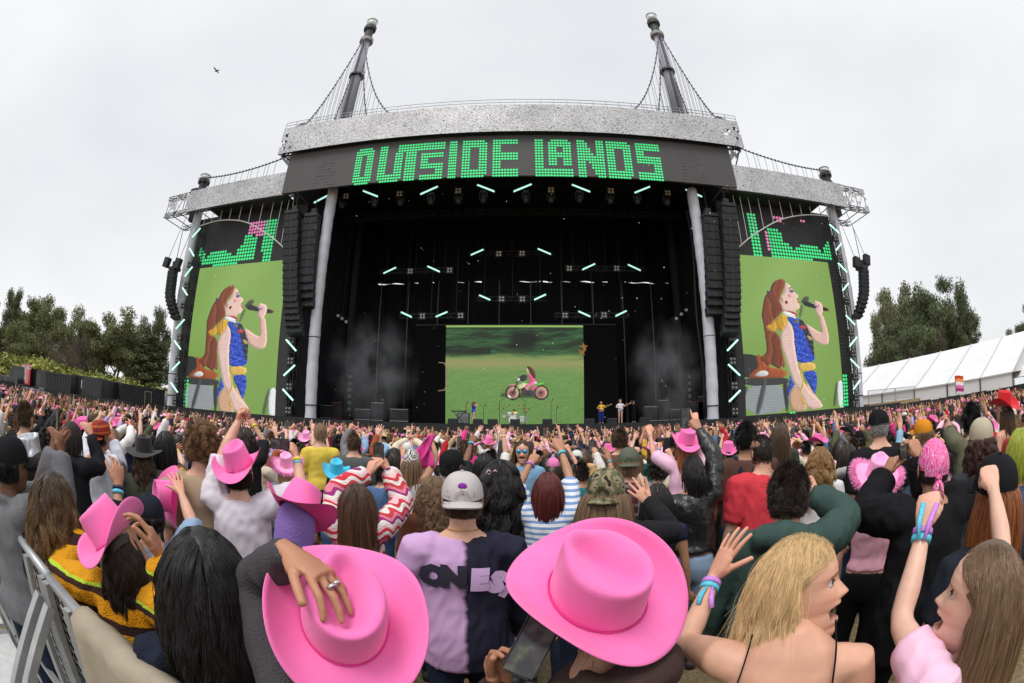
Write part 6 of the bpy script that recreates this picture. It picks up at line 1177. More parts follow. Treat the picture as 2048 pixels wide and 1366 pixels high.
def paisley():
    m, n, l, b, t = nodes_of('bandana_cloth', bump=.1); v = n.new('ShaderNodeTexVoronoi'); v.inputs['Scale'].default_value = 60; l(t.outputs['Object'], v.inputs[0]); v2 = n.new('ShaderNodeTexWave'); v2.inputs['Scale'].default_value = 46; v2.inputs['Distortion'].default_value = 14; l(t.outputs['Object'], v2.inputs[0]); mu = n.new('ShaderNodeMath'); mu.operation = 'MULTIPLY'; l(v.outputs['Distance'], mu.inputs[0]); l(v2.outputs['Fac'], mu.inputs[1])
    r = n.new('ShaderNodeValToRGB'); e = r.color_ramp.elements; e[0].position = .0; e[0].color = (*srgb(244, 210, 228), 1); e[1].position = .12; e[1].color = (*srgb(226, 70, 150), 1); q = e.new(.055); q.color = (*srgb(226, 70, 150), 1); r.color_ramp.interpolation = 'CONSTANT'; l(mu.outputs[0], r.inputs[0]); l(r.outputs[0], b.inputs['Base Color']); return m
def checker(name, a, c, sc): 
    m, n, l, b, t = nodes_of(name, bump=.1); k = n.new('ShaderNodeTexChecker'); k.inputs['Scale'].default_value = sc; k.inputs['Color1'].default_value = (*srgb(*a), 1); k.inputs['Color2'].default_value = (*srgb(*c), 1); l(t.outputs['Object'], k.inputs[0]); l(k.outputs['Color'], b.inputs['Base Color']); return m
def plaid(name, base, cols):
    m, n, l, b, t = nodes_of(name); cur = None; mx = None
    for ax, c, fr in cols:
        d = n.new('ShaderNodeVectorMath'); d.operation = 'DOT_PRODUCT'; d.inputs[1].default_value = tuple(a * fr for a in ax); l(t.outputs['Object'], d.inputs[0]); f = n.new('ShaderNodeMath'); f.operation = 'FRACT'; l(d.outputs['Value'], f.inputs[0]); g = n.new('ShaderNodeMath'); g.operation = 'LESS_THAN'; g.inputs[1].default_value = .3; l(f.outputs[0], g.inputs[0]); h = n.new('ShaderNodeMath'); h.operation = 'MULTIPLY'; h.inputs[1].default_value = .6; l(g.outputs[0], h.inputs[0]); mx = n.new('ShaderNodeMix'); mx.data_type = 'RGBA'; l(h.outputs[0], mx.inputs[0]); mx.inputs[7].default_value = (*srgb(*c), 1)
        if cur is None: mx.inputs[6].default_value = (*srgb(*base), 1)
        else: l(cur, mx.inputs[6])
        cur = mx.outputs[2]
    l(cur, b.inputs['Base Color']); return m
m_camo, m_dye, m_pais = camomat(), tiedye(), paisley()
m_denim = cloth('denim', (66, 92, 132), bump=.35, var=.25, scale=6); m_ldenim = cloth('light_denim', (138, 160, 188), bump=.35, var=.2, scale=5); m_ddenim = cloth('dark_denim', (38, 46, 64), bump=.35, var=.2); m_bpants = cloth('black_pants', (28, 28, 31)); m_khaki = cloth('khaki', (150, 138, 112))
m_leather = MS('black_leather', 26, 26, 29, rough=.32, var=.2, scale=14, bump=.5, bscale=26, spec=.6)
m_shoe = MS('shoe', 60, 60, 62, rough=.6); m_eye = MS('eye_white', 196, 186, 182, rough=.12); m_iris = MS('iris', 60, 50, 44, rough=.08); m_gold = MS('gold_metal', 212, 176, 96, rough=.25, metal=.9); m_silver = MS('silver_metal', 200, 200, 204, rough=.25, metal=.9)
m_sweater = bandmat('mustard_stripes', ((0, (214, 144, 24)), (.33, (62, 40, 36)), (.46, (180, 210, 60)), (.52, (214, 150, 30)), (.8, (58, 38, 34))), freq=5.2, wob=.12, bump=.9, bscale=150)
m_crochet = bandmat('crochet_waves', ((0, (232, 226, 220)), (.16, (204, 60, 70)), (.3, (236, 190, 198)), (.44, (226, 222, 216)), (.58, (150, 50, 120)), (.7, (222, 130, 150)), (.84, (206, 64, 74))), freq=6.5, zig=.10, wob=.1, bump=1.0, bscale=110)
m_fleece = bandmat('fleece_stripes', ((0, (200, 128, 190)), (.5, (226, 224, 110)), (.56, (170, 140, 206)), (.86, (226, 224, 110)), (.9, (208, 150, 200))), freq=4.2, bump=.8, bscale=260)
m_bluestr = bandmat('blue_stripes', ((0, (222, 226, 232)), (.55, (120, 150, 200))), freq=26, bump=.2)
m_plaid = plaid('plaid_dark', (52, 44, 46), (((1, 0, 0), (150, 140, 136), 13), ((0, 0, 1), (140, 132, 130), 13), ((1, 0, 0), (110, 40, 44), 5))); m_plaidr = plaid('plaid_red', (80, 30, 34), (((1, 0, 0), (40, 30, 32), 11), ((0, 0, 1), (40, 30, 32), 11)))
m_pattern = plaid('patterned_shirt', (150, 60, 40), (((1, .6, .3), (40, 110, 90), 14), ((.4, -1, .8), (220, 190, 90), 17), ((.7, .2, -1), (30, 34, 50), 11)))
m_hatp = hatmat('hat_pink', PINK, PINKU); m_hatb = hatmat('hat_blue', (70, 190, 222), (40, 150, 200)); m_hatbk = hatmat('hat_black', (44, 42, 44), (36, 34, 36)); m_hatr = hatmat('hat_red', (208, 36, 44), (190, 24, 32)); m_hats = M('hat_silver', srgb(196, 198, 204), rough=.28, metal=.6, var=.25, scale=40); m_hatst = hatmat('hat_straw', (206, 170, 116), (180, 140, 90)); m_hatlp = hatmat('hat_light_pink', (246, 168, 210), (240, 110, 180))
OCC = []      # (x, y, height) of everyone standing
def hero(px, py, d, build='f', yaw=0, label='', tone='fair', hair=None, hat=None, top=None, pants=None, arms=None, hyaw=0, hp=0, hr=0, mouth=0, lean=0.0, hres=None, hd=None, group='crowd in front of the stage', band=None, noeye=True, short=None, face=None, hoff=(0, 0, 0)):
    Hc = at(px, py, d); s = Hc.z / 1.575; az = math.atan2(Hc.x, Hc.y); yr = R(yaw); yw = yr - az; off = Matrix.Rotation(yw, 3, 'Z') @ Vector((0, .02 + lean * .62, 0)) * s; base = Vector((Hc.x - off.x, Hc.y - off.y, 0)); ML = Matrix.Translation(base) @ Matrix.Rotation(yw, 4, 'Z') @ Matrix.Scale(s, 4); inv = ML.inverted(); irot = Matrix.Rotation(-yr, 3, 'Z'); A = {}
    for sd, a in (arms or {}).items():
        sg = 1 if sd == 'R' else -1; a = dict(a); S = ML @ Vector((sg * BUILD[build]['sh'], 0, 1.42))
        if 'w' in a:
            wx, wy = a.pop('w')[:2]; ext = a.pop('ext', .92) * .535 * s; dr = ray(wx, wy); oc = EYE - S; bq = oc.dot(dr); cq = oc.dot(oc) - ext * ext; disc = bq * bq - cq
            tt = -bq + (0 if disc < 0 else (math.sqrt(disc) if a.get('far', True) else -math.sqrt(disc))); W_ = EYE + dr * tt; a['t'] = tuple(inv @ W_)
        for k in ('palm', 'dir', 'hint'):
            if k in a: a[k] = tuple(irot @ Vector(a[k]))
        A[sd] = a
    vx = min(.02, max(.0075, .0048 * d)); fg = Fig(build, A, lean); hres = hres or ('hi' if d < 2.6 else 'mid'); me = fg.body(vx, hres, 1.0 if d < 1.6 else .6 if d < 3 else .45, mouth, R(hyaw), R(hp), R(hr), hoff)
    t = thing('person', label, 'person', base, group, yw, s); t['_fig'] = 0; del t['_fig']; put('body', me, skin(tone), t); OCC.append((base.x, base.y, s)); sd_ = int(px * 7 + py)
    if top: k = dict(top); mt = k.pop('mat'); nm = k.pop('name', 'shirt'); put(nm, fg.top(vx * 1.05, seed=sd_ % 50, **k), mt, t)
    k = dict(pants or dict(mat=m_ddenim)); mt = k.pop('mat'); put('trousers', fg.pants(max(.012, vx * 1.3), seed=sd_ % 40, **k), mt, t)
    put('shoes', fg.shoes().mesh('shoes', True), m_shoe, t)['kind'] = 'stuff'
    if hair:
        k = dict(hair); c = k.pop('c'); st_ = k.pop('style'); n = k.pop('n', 9000 if d < 1.6 else 7000 if d < 2.6 else 4200 if d < 4 else 2200); rad = k.pop('rad', .0004 + .0002 * d); rs = np.random.default_rng(sd_); tail = k.pop('tail', None); lw = k.get('low', -.45); fr = k.get('front', .62); hmn = k.pop('mat', None) or HM(c)
        if hat and hat['type'] in ('cowboy', 'fuzzy', 'cap', 'bandana'): k['hatted'] = .12 if hat['type'] != 'cap' else .2; n = int(n * .7)
        o = put('hair', vfmesh('hair', cap_vf(1.03, max(-.5, lw), fr - .06)), hmn, t, fg.hm.copy()); c2 = curves_obj('strands', strands(st_, n, rs, tail=tail, rot=fg.hm.to_3x3(), **k), rad, hmn, o)
    if hat:
        k = dict(hat); ty = k.pop('type'); mt = k.pop('mat'); tilt = k.pop('tilt', (8, 0)); ht = fg.hm @ Matrix.Translation(k.pop('off', (0, -.004, .052))) @ Matrix.Rotation(R(tilt[0]), 4, 'X') @ Matrix.Rotation(R(tilt[1]), 4, 'Y'); lb = k.pop('label', None)
        if ty == 'cowboy':
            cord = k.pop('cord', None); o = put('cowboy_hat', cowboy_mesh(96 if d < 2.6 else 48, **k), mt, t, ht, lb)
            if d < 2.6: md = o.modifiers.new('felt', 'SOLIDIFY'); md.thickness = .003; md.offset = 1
            if cord: b = MB(); n_ = 40; b.tube([(.0885 * math.cos(q), .107 * math.sin(q), .008) for q in np.linspace(0, 6.28, n_, endpoint=False)], .0022, 6, closed=True); put('hat_cord', b.mesh('hat_cord', True), cord, o)
        elif ty == 'fuzzy':
            o = put('cowboy_hat', cowboy_mesh(48, **k), mt, t, ht, lb); v = cowboy_vf(240, **k)[0][:240]; rs = np.random.default_rng(1); n_ = 2200; i = rs.integers(0, 240, n_); r0 = v[i]; dv = rs.normal(size=(n_, 3)); out_ = r0 / np.linalg.norm(r0, axis=1)[:, None]; dv = dv / np.linalg.norm(dv, axis=1)[:, None] + out_ * .7; P_ = r0[:, None] + dv[:, None] * np.linspace(0, 1, 5)[None, :, None] * .034; P_[..., 2] -= .008 * np.linspace(0, 1, 5) ** 2; curves_obj('fur_trim', P_, .0016, MS('pink_fur', 248, 160, 210, rough=.9), o)
        elif ty == 'cap':
            back = k.pop('back', False); m_ = fg.hm @ Matrix.Translation((0, -.002, .03)) @ Matrix.Rotation(R(tilt[0]), 4, 'X') @ Matrix.Rotation(R(180 if back else 0), 4, 'Z') @ Matrix.Scale(1.03, 4); o = put('cap', CAPM, mt, t, m_, lb)
            if back: b = MB(); b.tube([Vector((.034 * math.cos(q), .1085, .002 + .034 * math.sin(q))) for q in np.linspace(0, 3.14, 9)], .003, 6); put('strap_opening', b.mesh('strap_opening'), mt, o)
        elif ty == 'bandana':
            b = MB(); b.ball((0, -.006, .0), 1, 28, 16, tuple(HR * 1.06)); v, f = mb_vf(b); ok = v[:, 2] > .012 - .35 * (v[:, 1]) * -1 * -.0 - np.where(v[:, 1] < 0, .06 * (-v[:, 1] / .1), 0); f = f[ok[f].all(1)]; o = put('bandana', vfmesh('bandana', (v, f)), mt, t, fg.hm.copy(), lb); b = MB()
            for sx in (-1, 1): b.tube([(0, -.108, -.03), (sx * .018, -.118, -.07), (sx * .03, -.115, -.13)], [(.012, .006), (.022, .005), (.012, .003)], 8)
            b.ball((0, -.108, -.03), .016, 8, 6); put('knot', b.mesh('knot', True), mt, o)['kind'] = 'stuff'
        elif ty == 'hood':
            b = MB(); b.tube([(0, -.02, -.2), (0, -.02, -.1), (0, -.012, 0), (0, -.008, .07), (0, -.004, .118), (0, 0, .132)], [(.1, .1), (.092, .105), (.094, .113), (.086, .104), (.05, .06), (.012, .015)], 20); v, f = remesh(b, .008, 4, .5, .004, 12, 4); f = f[~((v[f].mean(1)[:, 1] > .075) & (v[f].mean(1)[:, 2] < .05) & (v[f].mean(1)[:, 2] > -.13))]; put('hood', vfmesh('hood', (v, f)), mt, t, fg.hm.copy(), lb)
    if face:      # eyes, brows for faces turned to us
        for sx in (-1, 1):
            b = MB(); b.ball((sx * .031, .0650, .001), .0122, 14, 10); o = put('eye', b.mesh('eye', True), m_eye, t, fg.hm.copy()); b = MB(); b.ball((sx * .0315, .0722, .001), .0074, 10, 8, (1, .75, 1)); put('iris', b.mesh('iris', True), m_iris, o)
            b = MB(); b.tube([(sx * (.031 + .013 * math.sin(q)), 0.079 - .006 * abs(math.sin(q)), .004 + .0035 * math.cos(q)) for q in np.linspace(-1.3, 1.3, 9)], [.0008, .0018, .0022, .0024, .0024, .0024, .0022, .0018, .0008], 6); put('eyelash', b.mesh('eyelash', True), MS('lash', 40, 28, 24), o)
    if band:
        for sd, lst in band.items():
            a = fg.arms[sd]; fdr = (a['W'] - a['E']).normalized(); q = Vector((0, 1, 0)).rotation_difference(fdr).to_matrix().to_4x4()
            for dist, mt in lst: put('wristband', BANDM, mt, t, Matrix.Translation(a['W'] - fdr * dist) @ q)
    return t, fg, ML
def wb(c): return MS('wristband_%d_%d_%d' % c, *c, rough=.6, var=.25, scale=120)
YB_, PB_, BB_, RB_ = wb((236, 220, 60)), wb((196, 130, 214)), wb((90, 190, 214)), wb((200, 40, 50))
def hold_phone(px, py, d, label, yaw=0, pitch=0, roll=0, group=None, s=1.0, lit=True):
    c = at(px, py, d); dr = ray(px, py); m = Matrix.Translation(c) @ Matrix.Rotation(R(yaw), 4, 'Z') @ Matrix.Rotation(R(pitch), 4, 'X') @ Matrix.Rotation(R(roll), 4, 'Y'); return phone_thing(label, m, s, group, lit)
long_ = lambda c, L_=.34, **k: dict(style='long', c=c, length=L_, **k)
tee = lambda m, **k: dict(mat=m, sleeve=.38, loose=.012, sloose=.02, hem=.86, **k)
H_ = {}
UPL, UPR = (-.6, .2, .3), (.6, .2, .3)
# ---- the ones close to us
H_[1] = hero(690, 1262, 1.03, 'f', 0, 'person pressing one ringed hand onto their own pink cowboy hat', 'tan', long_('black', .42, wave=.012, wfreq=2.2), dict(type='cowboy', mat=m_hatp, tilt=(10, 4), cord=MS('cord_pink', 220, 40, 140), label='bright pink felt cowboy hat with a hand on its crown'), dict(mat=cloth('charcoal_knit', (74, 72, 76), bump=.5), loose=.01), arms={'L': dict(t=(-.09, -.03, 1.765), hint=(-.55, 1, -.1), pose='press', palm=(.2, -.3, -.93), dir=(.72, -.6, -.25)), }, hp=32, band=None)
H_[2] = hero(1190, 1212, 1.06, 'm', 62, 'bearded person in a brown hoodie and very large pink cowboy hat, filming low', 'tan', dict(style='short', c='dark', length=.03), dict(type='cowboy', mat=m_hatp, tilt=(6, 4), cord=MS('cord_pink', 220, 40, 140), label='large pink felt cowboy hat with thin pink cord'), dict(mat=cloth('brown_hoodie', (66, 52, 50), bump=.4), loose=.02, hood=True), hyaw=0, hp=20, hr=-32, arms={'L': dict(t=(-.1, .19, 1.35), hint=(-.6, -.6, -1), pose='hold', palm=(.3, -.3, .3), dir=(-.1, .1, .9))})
H_[3] = hero(925, 1000, 2.15, 'm', 0, 'person in a backwards grey cap and lilac and black split lettered sweatshirt', 'fair', dict(style='short', c='brown', length=.012, low=-.55, rad=.0009), dict(type='cap', mat=cloth('grey_cap', (184, 178, 178), bump=.2), back=True, tilt=(4, 0), label='pale grey cap worn backwards with purple patch'), dict(mat=m_dye, loose=.016, hem=.8, sloose=.018, name='sweatshirt', wr=.006), arms={'L': dict(t=(-.27, .14, .86), hint=(-.6, -.8, 0)), 'R': dict(t=(.28, .14, .86), hint=(.6, -.8, 0))})
H_[4] = hero(1606, 1150, 1.1, 'f', 6, 'blonde person in thin black straps turning to shout over a bare shoulder', 'fair', dict(style='bob', c='blonde', length=.25, n=17000, part=.02, wave=.006, wfreq=1.5, clump=.4, nclump=240, vol=1.0, rad=.00036, tuck=.0, flip=.12), None, None, arms={'L': dict(w=(1428, 1152), ext=.83, far=True, hint=(-.5, -.4, -1), pose='open', palm=(.5, .5, .3), dir=(.35, .3, .9)), 'R': dict(t=(.3, .1, .84), hint=(1, -.6, 0))}, hyaw=-94, hp=10, hr=-6, mouth=.9, hoff=(.0, .03, -.04), hres='hi', face='r', band={'L': [(.03, PB_), (.05, BB_)]})
H_[5] = hero(1958, 1190, 1.16, 'f', 70, 'brown haired person in a pale pink tee cheering with both fists up', 'pale', dict(style='long', c='light', length=.42, n=16000, part=.01, clump=.3, nclump=260, vol=.8, tuck=.0, rad=.0004), None, dict(mat=cloth('pink_tee', (236, 190, 214)), sleeve=.22, loose=.0, sloose=.008, hem=.86), arms={'L': dict(w=(1848, 1050), ext=.9, far=True, hint=(-.6, -.2, -1), pose='fist', palm=(.1, 1, .2)), 'R': dict(w=(1985, 968), ext=.97, far=True, hint=(.6, .5, -.2), pose='fist', palm=(-.3, .9, .1))}, hyaw=20, hp=10, mouth=.95, hres='hi', face='l', band={'L': [(.02, PB_), (.04, BB_)]})
H_[26] = hero(410, 1150, 1.22, 'f', 0, 'person seen from behind with very long straight black hair and navy jacket', 'olive', dict(style='long', c='black', length=.5, n=17000, part=-.01, clump=.35, nclump=300, vol=1.0, wave=.012, wfreq=1.6, rad=.0005), None, dict(mat=cloth('navy_jacket', (34, 38, 52), bump=.4), loose=.03))
H_[25] = hero(246, 1098, 1.75, 'f', -38, 'person in mustard striped knit with pink cowboy hat, calling through cupped hands', 'tan', long_('dark', .2, wave=.01, wfreq=2), dict(type='cowboy', mat=m_hatp, tilt=(8, 0), cord=MS('cord_pink', 220, 40, 140), label='pink felt cowboy hat tipped sharply sideways'), dict(mat=m_sweater, loose=.035, sloose=.03, name='sweater', wr=.006), hr=-34, hp=8, arms={'R': dict(w=(322, 1112), ext=.62, far=False, hint=(.6, -.5, -1), pose='relaxed', palm=(-.8, .2, .2), dir=(-.3, .2, .95)), 'L': dict(w=(170, 1075), ext=.6, far=True, hint=(-1, -.3, -.7), pose='relaxed', palm=(.7, .3, 0), dir=(.1, .2, 1))}, band={'L': [(.03, YB_)]})
H_[27] = hero(108, 1000, 2.2, 'f', -35, 'person with dark to blonde ombre hair and black top by the barricade', 'tan', dict(style='long', c='ombre', length=.42, wave=.018, wfreq=2.0, clump=.6, n=5000, vol=1.3), None, dict(mat=cloth('black_top', (30, 30, 33)), sleeve=.75, loose=.006), arms={'R': dict(w=(236, 968), ext=.8, hint=(.5, 0, -1), pose='relaxed', palm=(-.2, .9, 0)), 'L': dict(t=(-.2, .25, 1.05), hint=(-1, -.5, -.6))}, band={'R': [(.02, wb((40, 40, 60))), (.04, BB_)]})
H_[28] = hero(22, 930, 2.45, 'f', -62, 'person in black cap and grey denim jacket filming with a phone', 'brown', dict(style='short', c='black', length=.05), dict(type='cap', mat=cloth('black_cap', (28, 28, 31), bump=.15), label='black cap'), dict(mat=cloth('grey_denim', (112, 112, 116), bump=.5, var=.2), loose=.03, sloose=.02, name='jacket', collar=.018), arms={'R': dict(w=(122, 905), ext=.78, hint=(.3, -.3, -1), pose='hold', palm=(-.6, .6, .1)), 'L': dict(w=(108, 898), ext=.8, hint=(0, .2, -1), pose='hold', palm=(.5, .6, 0))}, band={'R': [(.03, BB_)]}, face='l')
H_[30] = hero(592, 1054, 2.15, 'f', -18, 'person in lilac hood, pink and lilac fleece and hot pink cowboy hat', 'tan', None, dict(type='hood', mat=cloth('lilac_scarf', (134, 108, 176), bump=.3, bscale=90)), dict(mat=m_fleece, loose=.03, hood=True, name='fleece'), hp=-6, hr=6)
hm = H_[30][1].hm; o = put('cowboy_hat', cowboy_mesh(96), m_hatp, H_[30][0], hm @ Matrix.Translation((0, .0, .07)) @ Matrix.Rotation(R(-26), 4, 'X') @ Matrix.Rotation(R(9), 4, 'Y') @ Matrix.Scale(1.08, 4), 'hot pink cowboy hat worn over a lilac hood')
H_[14] = hero(1212, 990, 2.3, 'f', -8, 'person in camouflage cap and black jacket with long light brown hair', 'fair', dict(style='long', c='light', length=.45, n=5000, clump=.5, vol=1.15), dict(type='cap', mat=m_camo, back=True, tilt=(6, 0), label='camouflage cap worn backwards'), dict(mat=bandmat('black_rainbow', ((0, (30, 30, 34)), (.86, (200, 160, 40)), (.89, (70, 130, 60)), (.92, (190, 50, 50)), (.95, (80, 60, 150)), (.98, (30, 30, 34))), freq=3.1, wob=.03, bump=.3), loose=.02, name='jacket'), arms={'R': dict(w=(1296, 1002), ext=.72, hint=(1, -.2, -.7), pose='open', palm=(-.2, -.9, .1))}, band={'R': [(.02, YB_), (.045, PB_)]})
H_[10] = hero(1578, 990, 2.1, 'm', -6, 'dark haired person in a green hoodie filming with a phone overhead', 'fair', dict(style='short', c='dark', length=.04, n=7000, low=-.6, vol=1.0), None, dict(mat=cloth('green_hoodie', (62, 82, 78), bump=.3), loose=.035, hood=True, sloose=.02, name='hoodie', wr=.007), arms={'R': dict(w=(1628, 985), ext=.78, hint=(1, -.2, -.4), pose='hold', palm=(-.5, .8, .1), dir=(-.5, .3, .8)), 'L': dict(t=(-.3, .12, .86), hint=(-1, -.6, 0))}, band={'R': [(.02, RB_), (.04, PB_), (.06, YB_)]})
H_[6] = hero(1866, 935, 2.4, 'm', 18, 'person in pink paisley bandana and black chunky knit filming the stage', 'tan', dict(style='short', c='dark', length=.01), dict(type='bandana', mat=m_pais, label='pink paisley bandana tied over the head'), dict(mat=cloth('black_knit', (30, 29, 32), bump=.45, bscale=150), loose=.035, sloose=.035, hem=.7, name='sweater', wr=.007), arms={'L': dict(w=(1772, 948), ext=.72, hint=(-.7, -.4, -.8), pose='hold', palm=(.6, .7, 0), dir=(.4, .3, .85)), 'R': dict(w=(1838, 912), ext=.7, hint=(.6, -.3, -.8), pose='hold', palm=(-.6, .7, 0), dir=(-.4, .3, .8), far=True)}, pants=dict(mat=m_bpants, flare=.05))
H_[8] = hero(1990, 985, 1.85, 'f', 35, 'ginger haired person in a large black cap and dark denim vest', 'fair', dict(style='pony', c='ginger', length=.38, n=3600), dict(type='cap', mat=cloth('black_cap', (28, 28, 31), bump=.15), tilt=(10, 0), label='large black cap'), dict(mat=cloth('dark_vest', (40, 44, 54), bump=.4), sleeve=.3, loose=.02), face='l')
H_[9] = hero(1752, 968, 3.2, 'f', -4, 'person in fluffy trimmed pink cowboy hat and pink tank top', 'fair', long_('blonde', .26), dict(type='fuzzy', mat=m_hatlp, curl=.5, tilt=(18, 14), label='pink cowboy hat with fluffy brim trim', off=(.0, -.005, .055)), dict(mat=cloth('pink_tank', (236, 176, 196)), sleeve=0, neck=1.36, hem=1.0), pants=dict(mat=m_bpants, flare=.06))
H_[19] = hero(714, 1005, 2.85, 'f', 0, 'person in red and white wavy crochet sweater filming with a phone', 'fair', dict(style='long', c='highlight', length=.46, clump=.35, n=5200, vol=1.05), None, dict(mat=m_crochet, loose=.025, sloose=.028, name='sweater', wr=.005), arms={'L': dict(w=(737, 946), ext=.84, hint=(-.9, -.1, -.5), pose='hold', palm=(.7, .5, 0), dir=(.3, .3, .85)), 'R': dict(w=(776, 940), ext=.84, hint=(.9, -.1, -.5), pose='hold', palm=(-.7, .5, 0), dir=(-.3, .3, .85))}, band={'L': [(.03, wb((190, 190, 196)))]})
H_[22] = hero(480, 948, 3.0, 'm', -16, 'person in white tee and pink cowboy hat punching a fist high', 'fair', dict(style='short', c='dark', length=.04, low=-.55), dict(type='cowboy', mat=m_hatp, tilt=(14, -14), cord=MS('cord_pink', 220, 40, 140), label='pink cowboy hat tipped back'), tee(cloth('white_tee', (214, 208, 218)), wr=.008), arms={'L': dict(w=(478, 840), ext=.99, hint=(-1, .2, -.2), pose='fist', palm=(.6, -.6, .1)), 'R': dict(w=(592, 912), ext=.8, hint=(1, -.2, -.7), pose='hold', palm=(-.6, .6, .1))}, hp=6, band={'R': [(.03, YB_), (.055, BB_)]})
H_[23] = hero(402, 898, 3.25, 'm', -12, 'person with tousled ginger brown curls in a beige shirt, pink hat slung behind', 'fair', dict(style='curlyshort', c='ginger', length=.075, n=4200, wave=.01, wfreq=3, low=-.55, clump=.7, mat=hairmat('hair_tousled', (.12, .06, .025), (.2, .11, .05))), None, tee(cloth('beige_shirt', (170, 152, 126)), wr=.008))
t, fg, ML = H_[23]; put('slung_hat', cowboy_mesh(48), m_hatp, t, Matrix.Translation((-.16, -.14, 1.3)) @ Matrix.Rotation(R(-52), 4, 'Z') @ Matrix.Rotation(R(84), 4, 'X') @ Matrix.Scale(.92, 4), 'pink cowboy hat hanging on the back by its cord')
H_[24] = hero(300, 1035, 2.5, 'm', -10, 'person in pale denim raising a tattooed arm with open hand', 'fair', dict(style='short', c='dark', length=.04), dict(type='cap', mat=cloth('navy_cap', (34, 36, 46), bump=.15)), dict(mat=m_ldenim, sleeve=.55, loose=.03, name='jacket'), arms={'R': dict(w=(362, 985), ext=.9, hint=(.5, -.5, -.8), pose='open', palm=(-.2, .95, 0))})
H_[15] = hero(1096, 980, 3.15, 'f', 0, 'person with dark red hair and blue striped tee, both arms raised', 'tan', dict(style='bob', c='red', length=.3, n=4200, vol=1.25, clump=.5), None, tee(m_bluestr), arms={'L': dict(w=(1062, 925), ext=.93, hint=(-1, 0, -.3), pose='fist', palm=(.3, .9, 0)), 'R': dict(w=(1122, 900), ext=.97, hint=(1, 0, -.2), pose='relaxed', palm=(-.3, .9, 0))}, band={'L': [(.02, PB_)], 'R': [(.03, BB_)]})
H_[16] = hero(1000, 955, 3.2, 'f', 0, 'person with very long curly black hair tied with a pale pink bow', 'brown', dict(style='long', c='black', length=.5, wave=.02, wfreq=5, n=4600, clump=.55, vol=1.5, rad=.0013), None, tee(cloth('cream_top', (206, 200, 196))))
t, fg, ML = H_[16]; b = MB()
for sx in (-1, 1): b.tube([(0, 0, 0), (sx * .022, -.006, .014), (sx * .034, -.002, .0), (sx * .02, -.005, -.012), (0, 0, 0)], [(.006, .003), (.012, .004), (.013, .004), (.01, .004), (.005, .003)], 8); b.tube([(0, 0, 0), (sx * .012, -.008, -.045), (sx * .016, -.01, -.09)], [(.006, .002), (.008, .002), (.006, .001)], 6)
put('hair_bow', b.mesh('hair_bow', True), cloth('bow_pink', (232, 190, 200)), t, fg.hm @ Matrix.Translation((-.05, -.105, .045)))['kind'] = 'stuff'
H_[17] = hero(968, 935, 4.2, 'f', 0, 'person with black hair holding one brown arm straight up, fist curled', 'brown', dict(style='bob', c='black', length=.16), None, tee(cloth('dark_tee', (40, 40, 46))), arms={'L': dict(w=(943, 885), ext=.97, hint=(-1, 0, 0), pose='fist', palm=(.3, .9, 0))}, band={'L': [(.02, BB_)]})
H_[18] = hero(903, 932, 3.8, 'm', -28, 'person in black cap and heather grey hoodie', 'tan', dict(style='short', c='black', length=.02, low=-.55), dict(type='cap', mat=cloth('black_cap', (28, 28, 31), bump=.15), tilt=(8, 0)), dict(mat=cloth('heather_hoodie', (116, 118, 124)), loose=.03, hood=True, name='hoodie'))
H_[20] = hero(672, 952, 4.9, 'f', -6, 'person in turquoise straw cowboy hat and black crop top', 'tan', long_('black', .3), dict(type='cowboy', mat=m_hatb, tilt=(16, 6), label='turquoise woven cowboy hat'), dict(mat=cloth('black_top', (30, 30, 33)), sleeve=.3, hem=1.06), pants=dict(mat=m_denim))
H_[21] = hero(573, 938, 5.2, 'f', 6, 'person in fluffy pink cowboy hat seen between raised phones', 'fair', long_('blonde', .24), dict(type='fuzzy', mat=m_hatlp, curl=.6, tilt=(20, -6), label='fluffy edged pink cowboy hat'), tee(cloth('lavender_tee', (208, 200, 220))))
H_[11] = hero(1522, 905, 3.8, 'h', 32, 'broad person in a coral red tee with thinning dark hair', 'fair', dict(style='short', c='dark', length=.02, low=-.6, n=1600), None, tee(cloth('coral_tee', (204, 62, 74)), wr=.008), pants=dict(mat=m_ddenim))
H_[12] = hero(1492, 878, 4.35, 'm', 6, 'dark haired person in brown tee and navy overalls', 'olive', dict(style='short', c='black', length=.04, low=-.6, n=4000), None, tee(cloth('brown_tee', (86, 62, 54))), pants=dict(mat=m_ddenim))
t, fg, ML = H_[12]; b = MB()
for sx in (-1, 1): b.tube([(sx * .1, .12, 1.0), (sx * .1, .135, 1.25), (sx * .1, .07, 1.42), (sx * .09, -.04, 1.44), (sx * .04, -.15, 1.3), (sx * .0, -.155, 1.12), (0, -.15, .98)], [(.02, .004)] * 7, 6, up=(1, 0, 0))
put('overall_straps', b.mesh('overall_straps', True), m_ddenim, t)['kind'] = 'stuff'
H_[13] = hero(1386, 945, 3.5, 'f', 4, 'person in short black leather jacket and light blue jeans holding a phone up', 'tan', dict(style='pony', c='black', length=.2, tail=(.05, -.12, .0), n=3000), None, dict(mat=m_leather, loose=.02, hem=1.0, sloose=.015, name='leather_jacket', wr=.009), arms={'R': dict(w=(1398, 858), ext=.95, hint=(1, -.1, 0), pose='hold', palm=(-.4, .8, .1))}, pants=dict(mat=m_ldenim), band={'R': [(.02, YB_)]})
H_[29] = hero(62, 935, 3.0, 'f', -45, 'person in shiny silver cowboy hat beside the barricade', 'tan', long_('dark', .3), dict(type='cowboy', mat=m_hats, tilt=(6, 0), label='mirrored silver cowboy hat'), tee(cloth('grey_top', (120, 120, 126))))
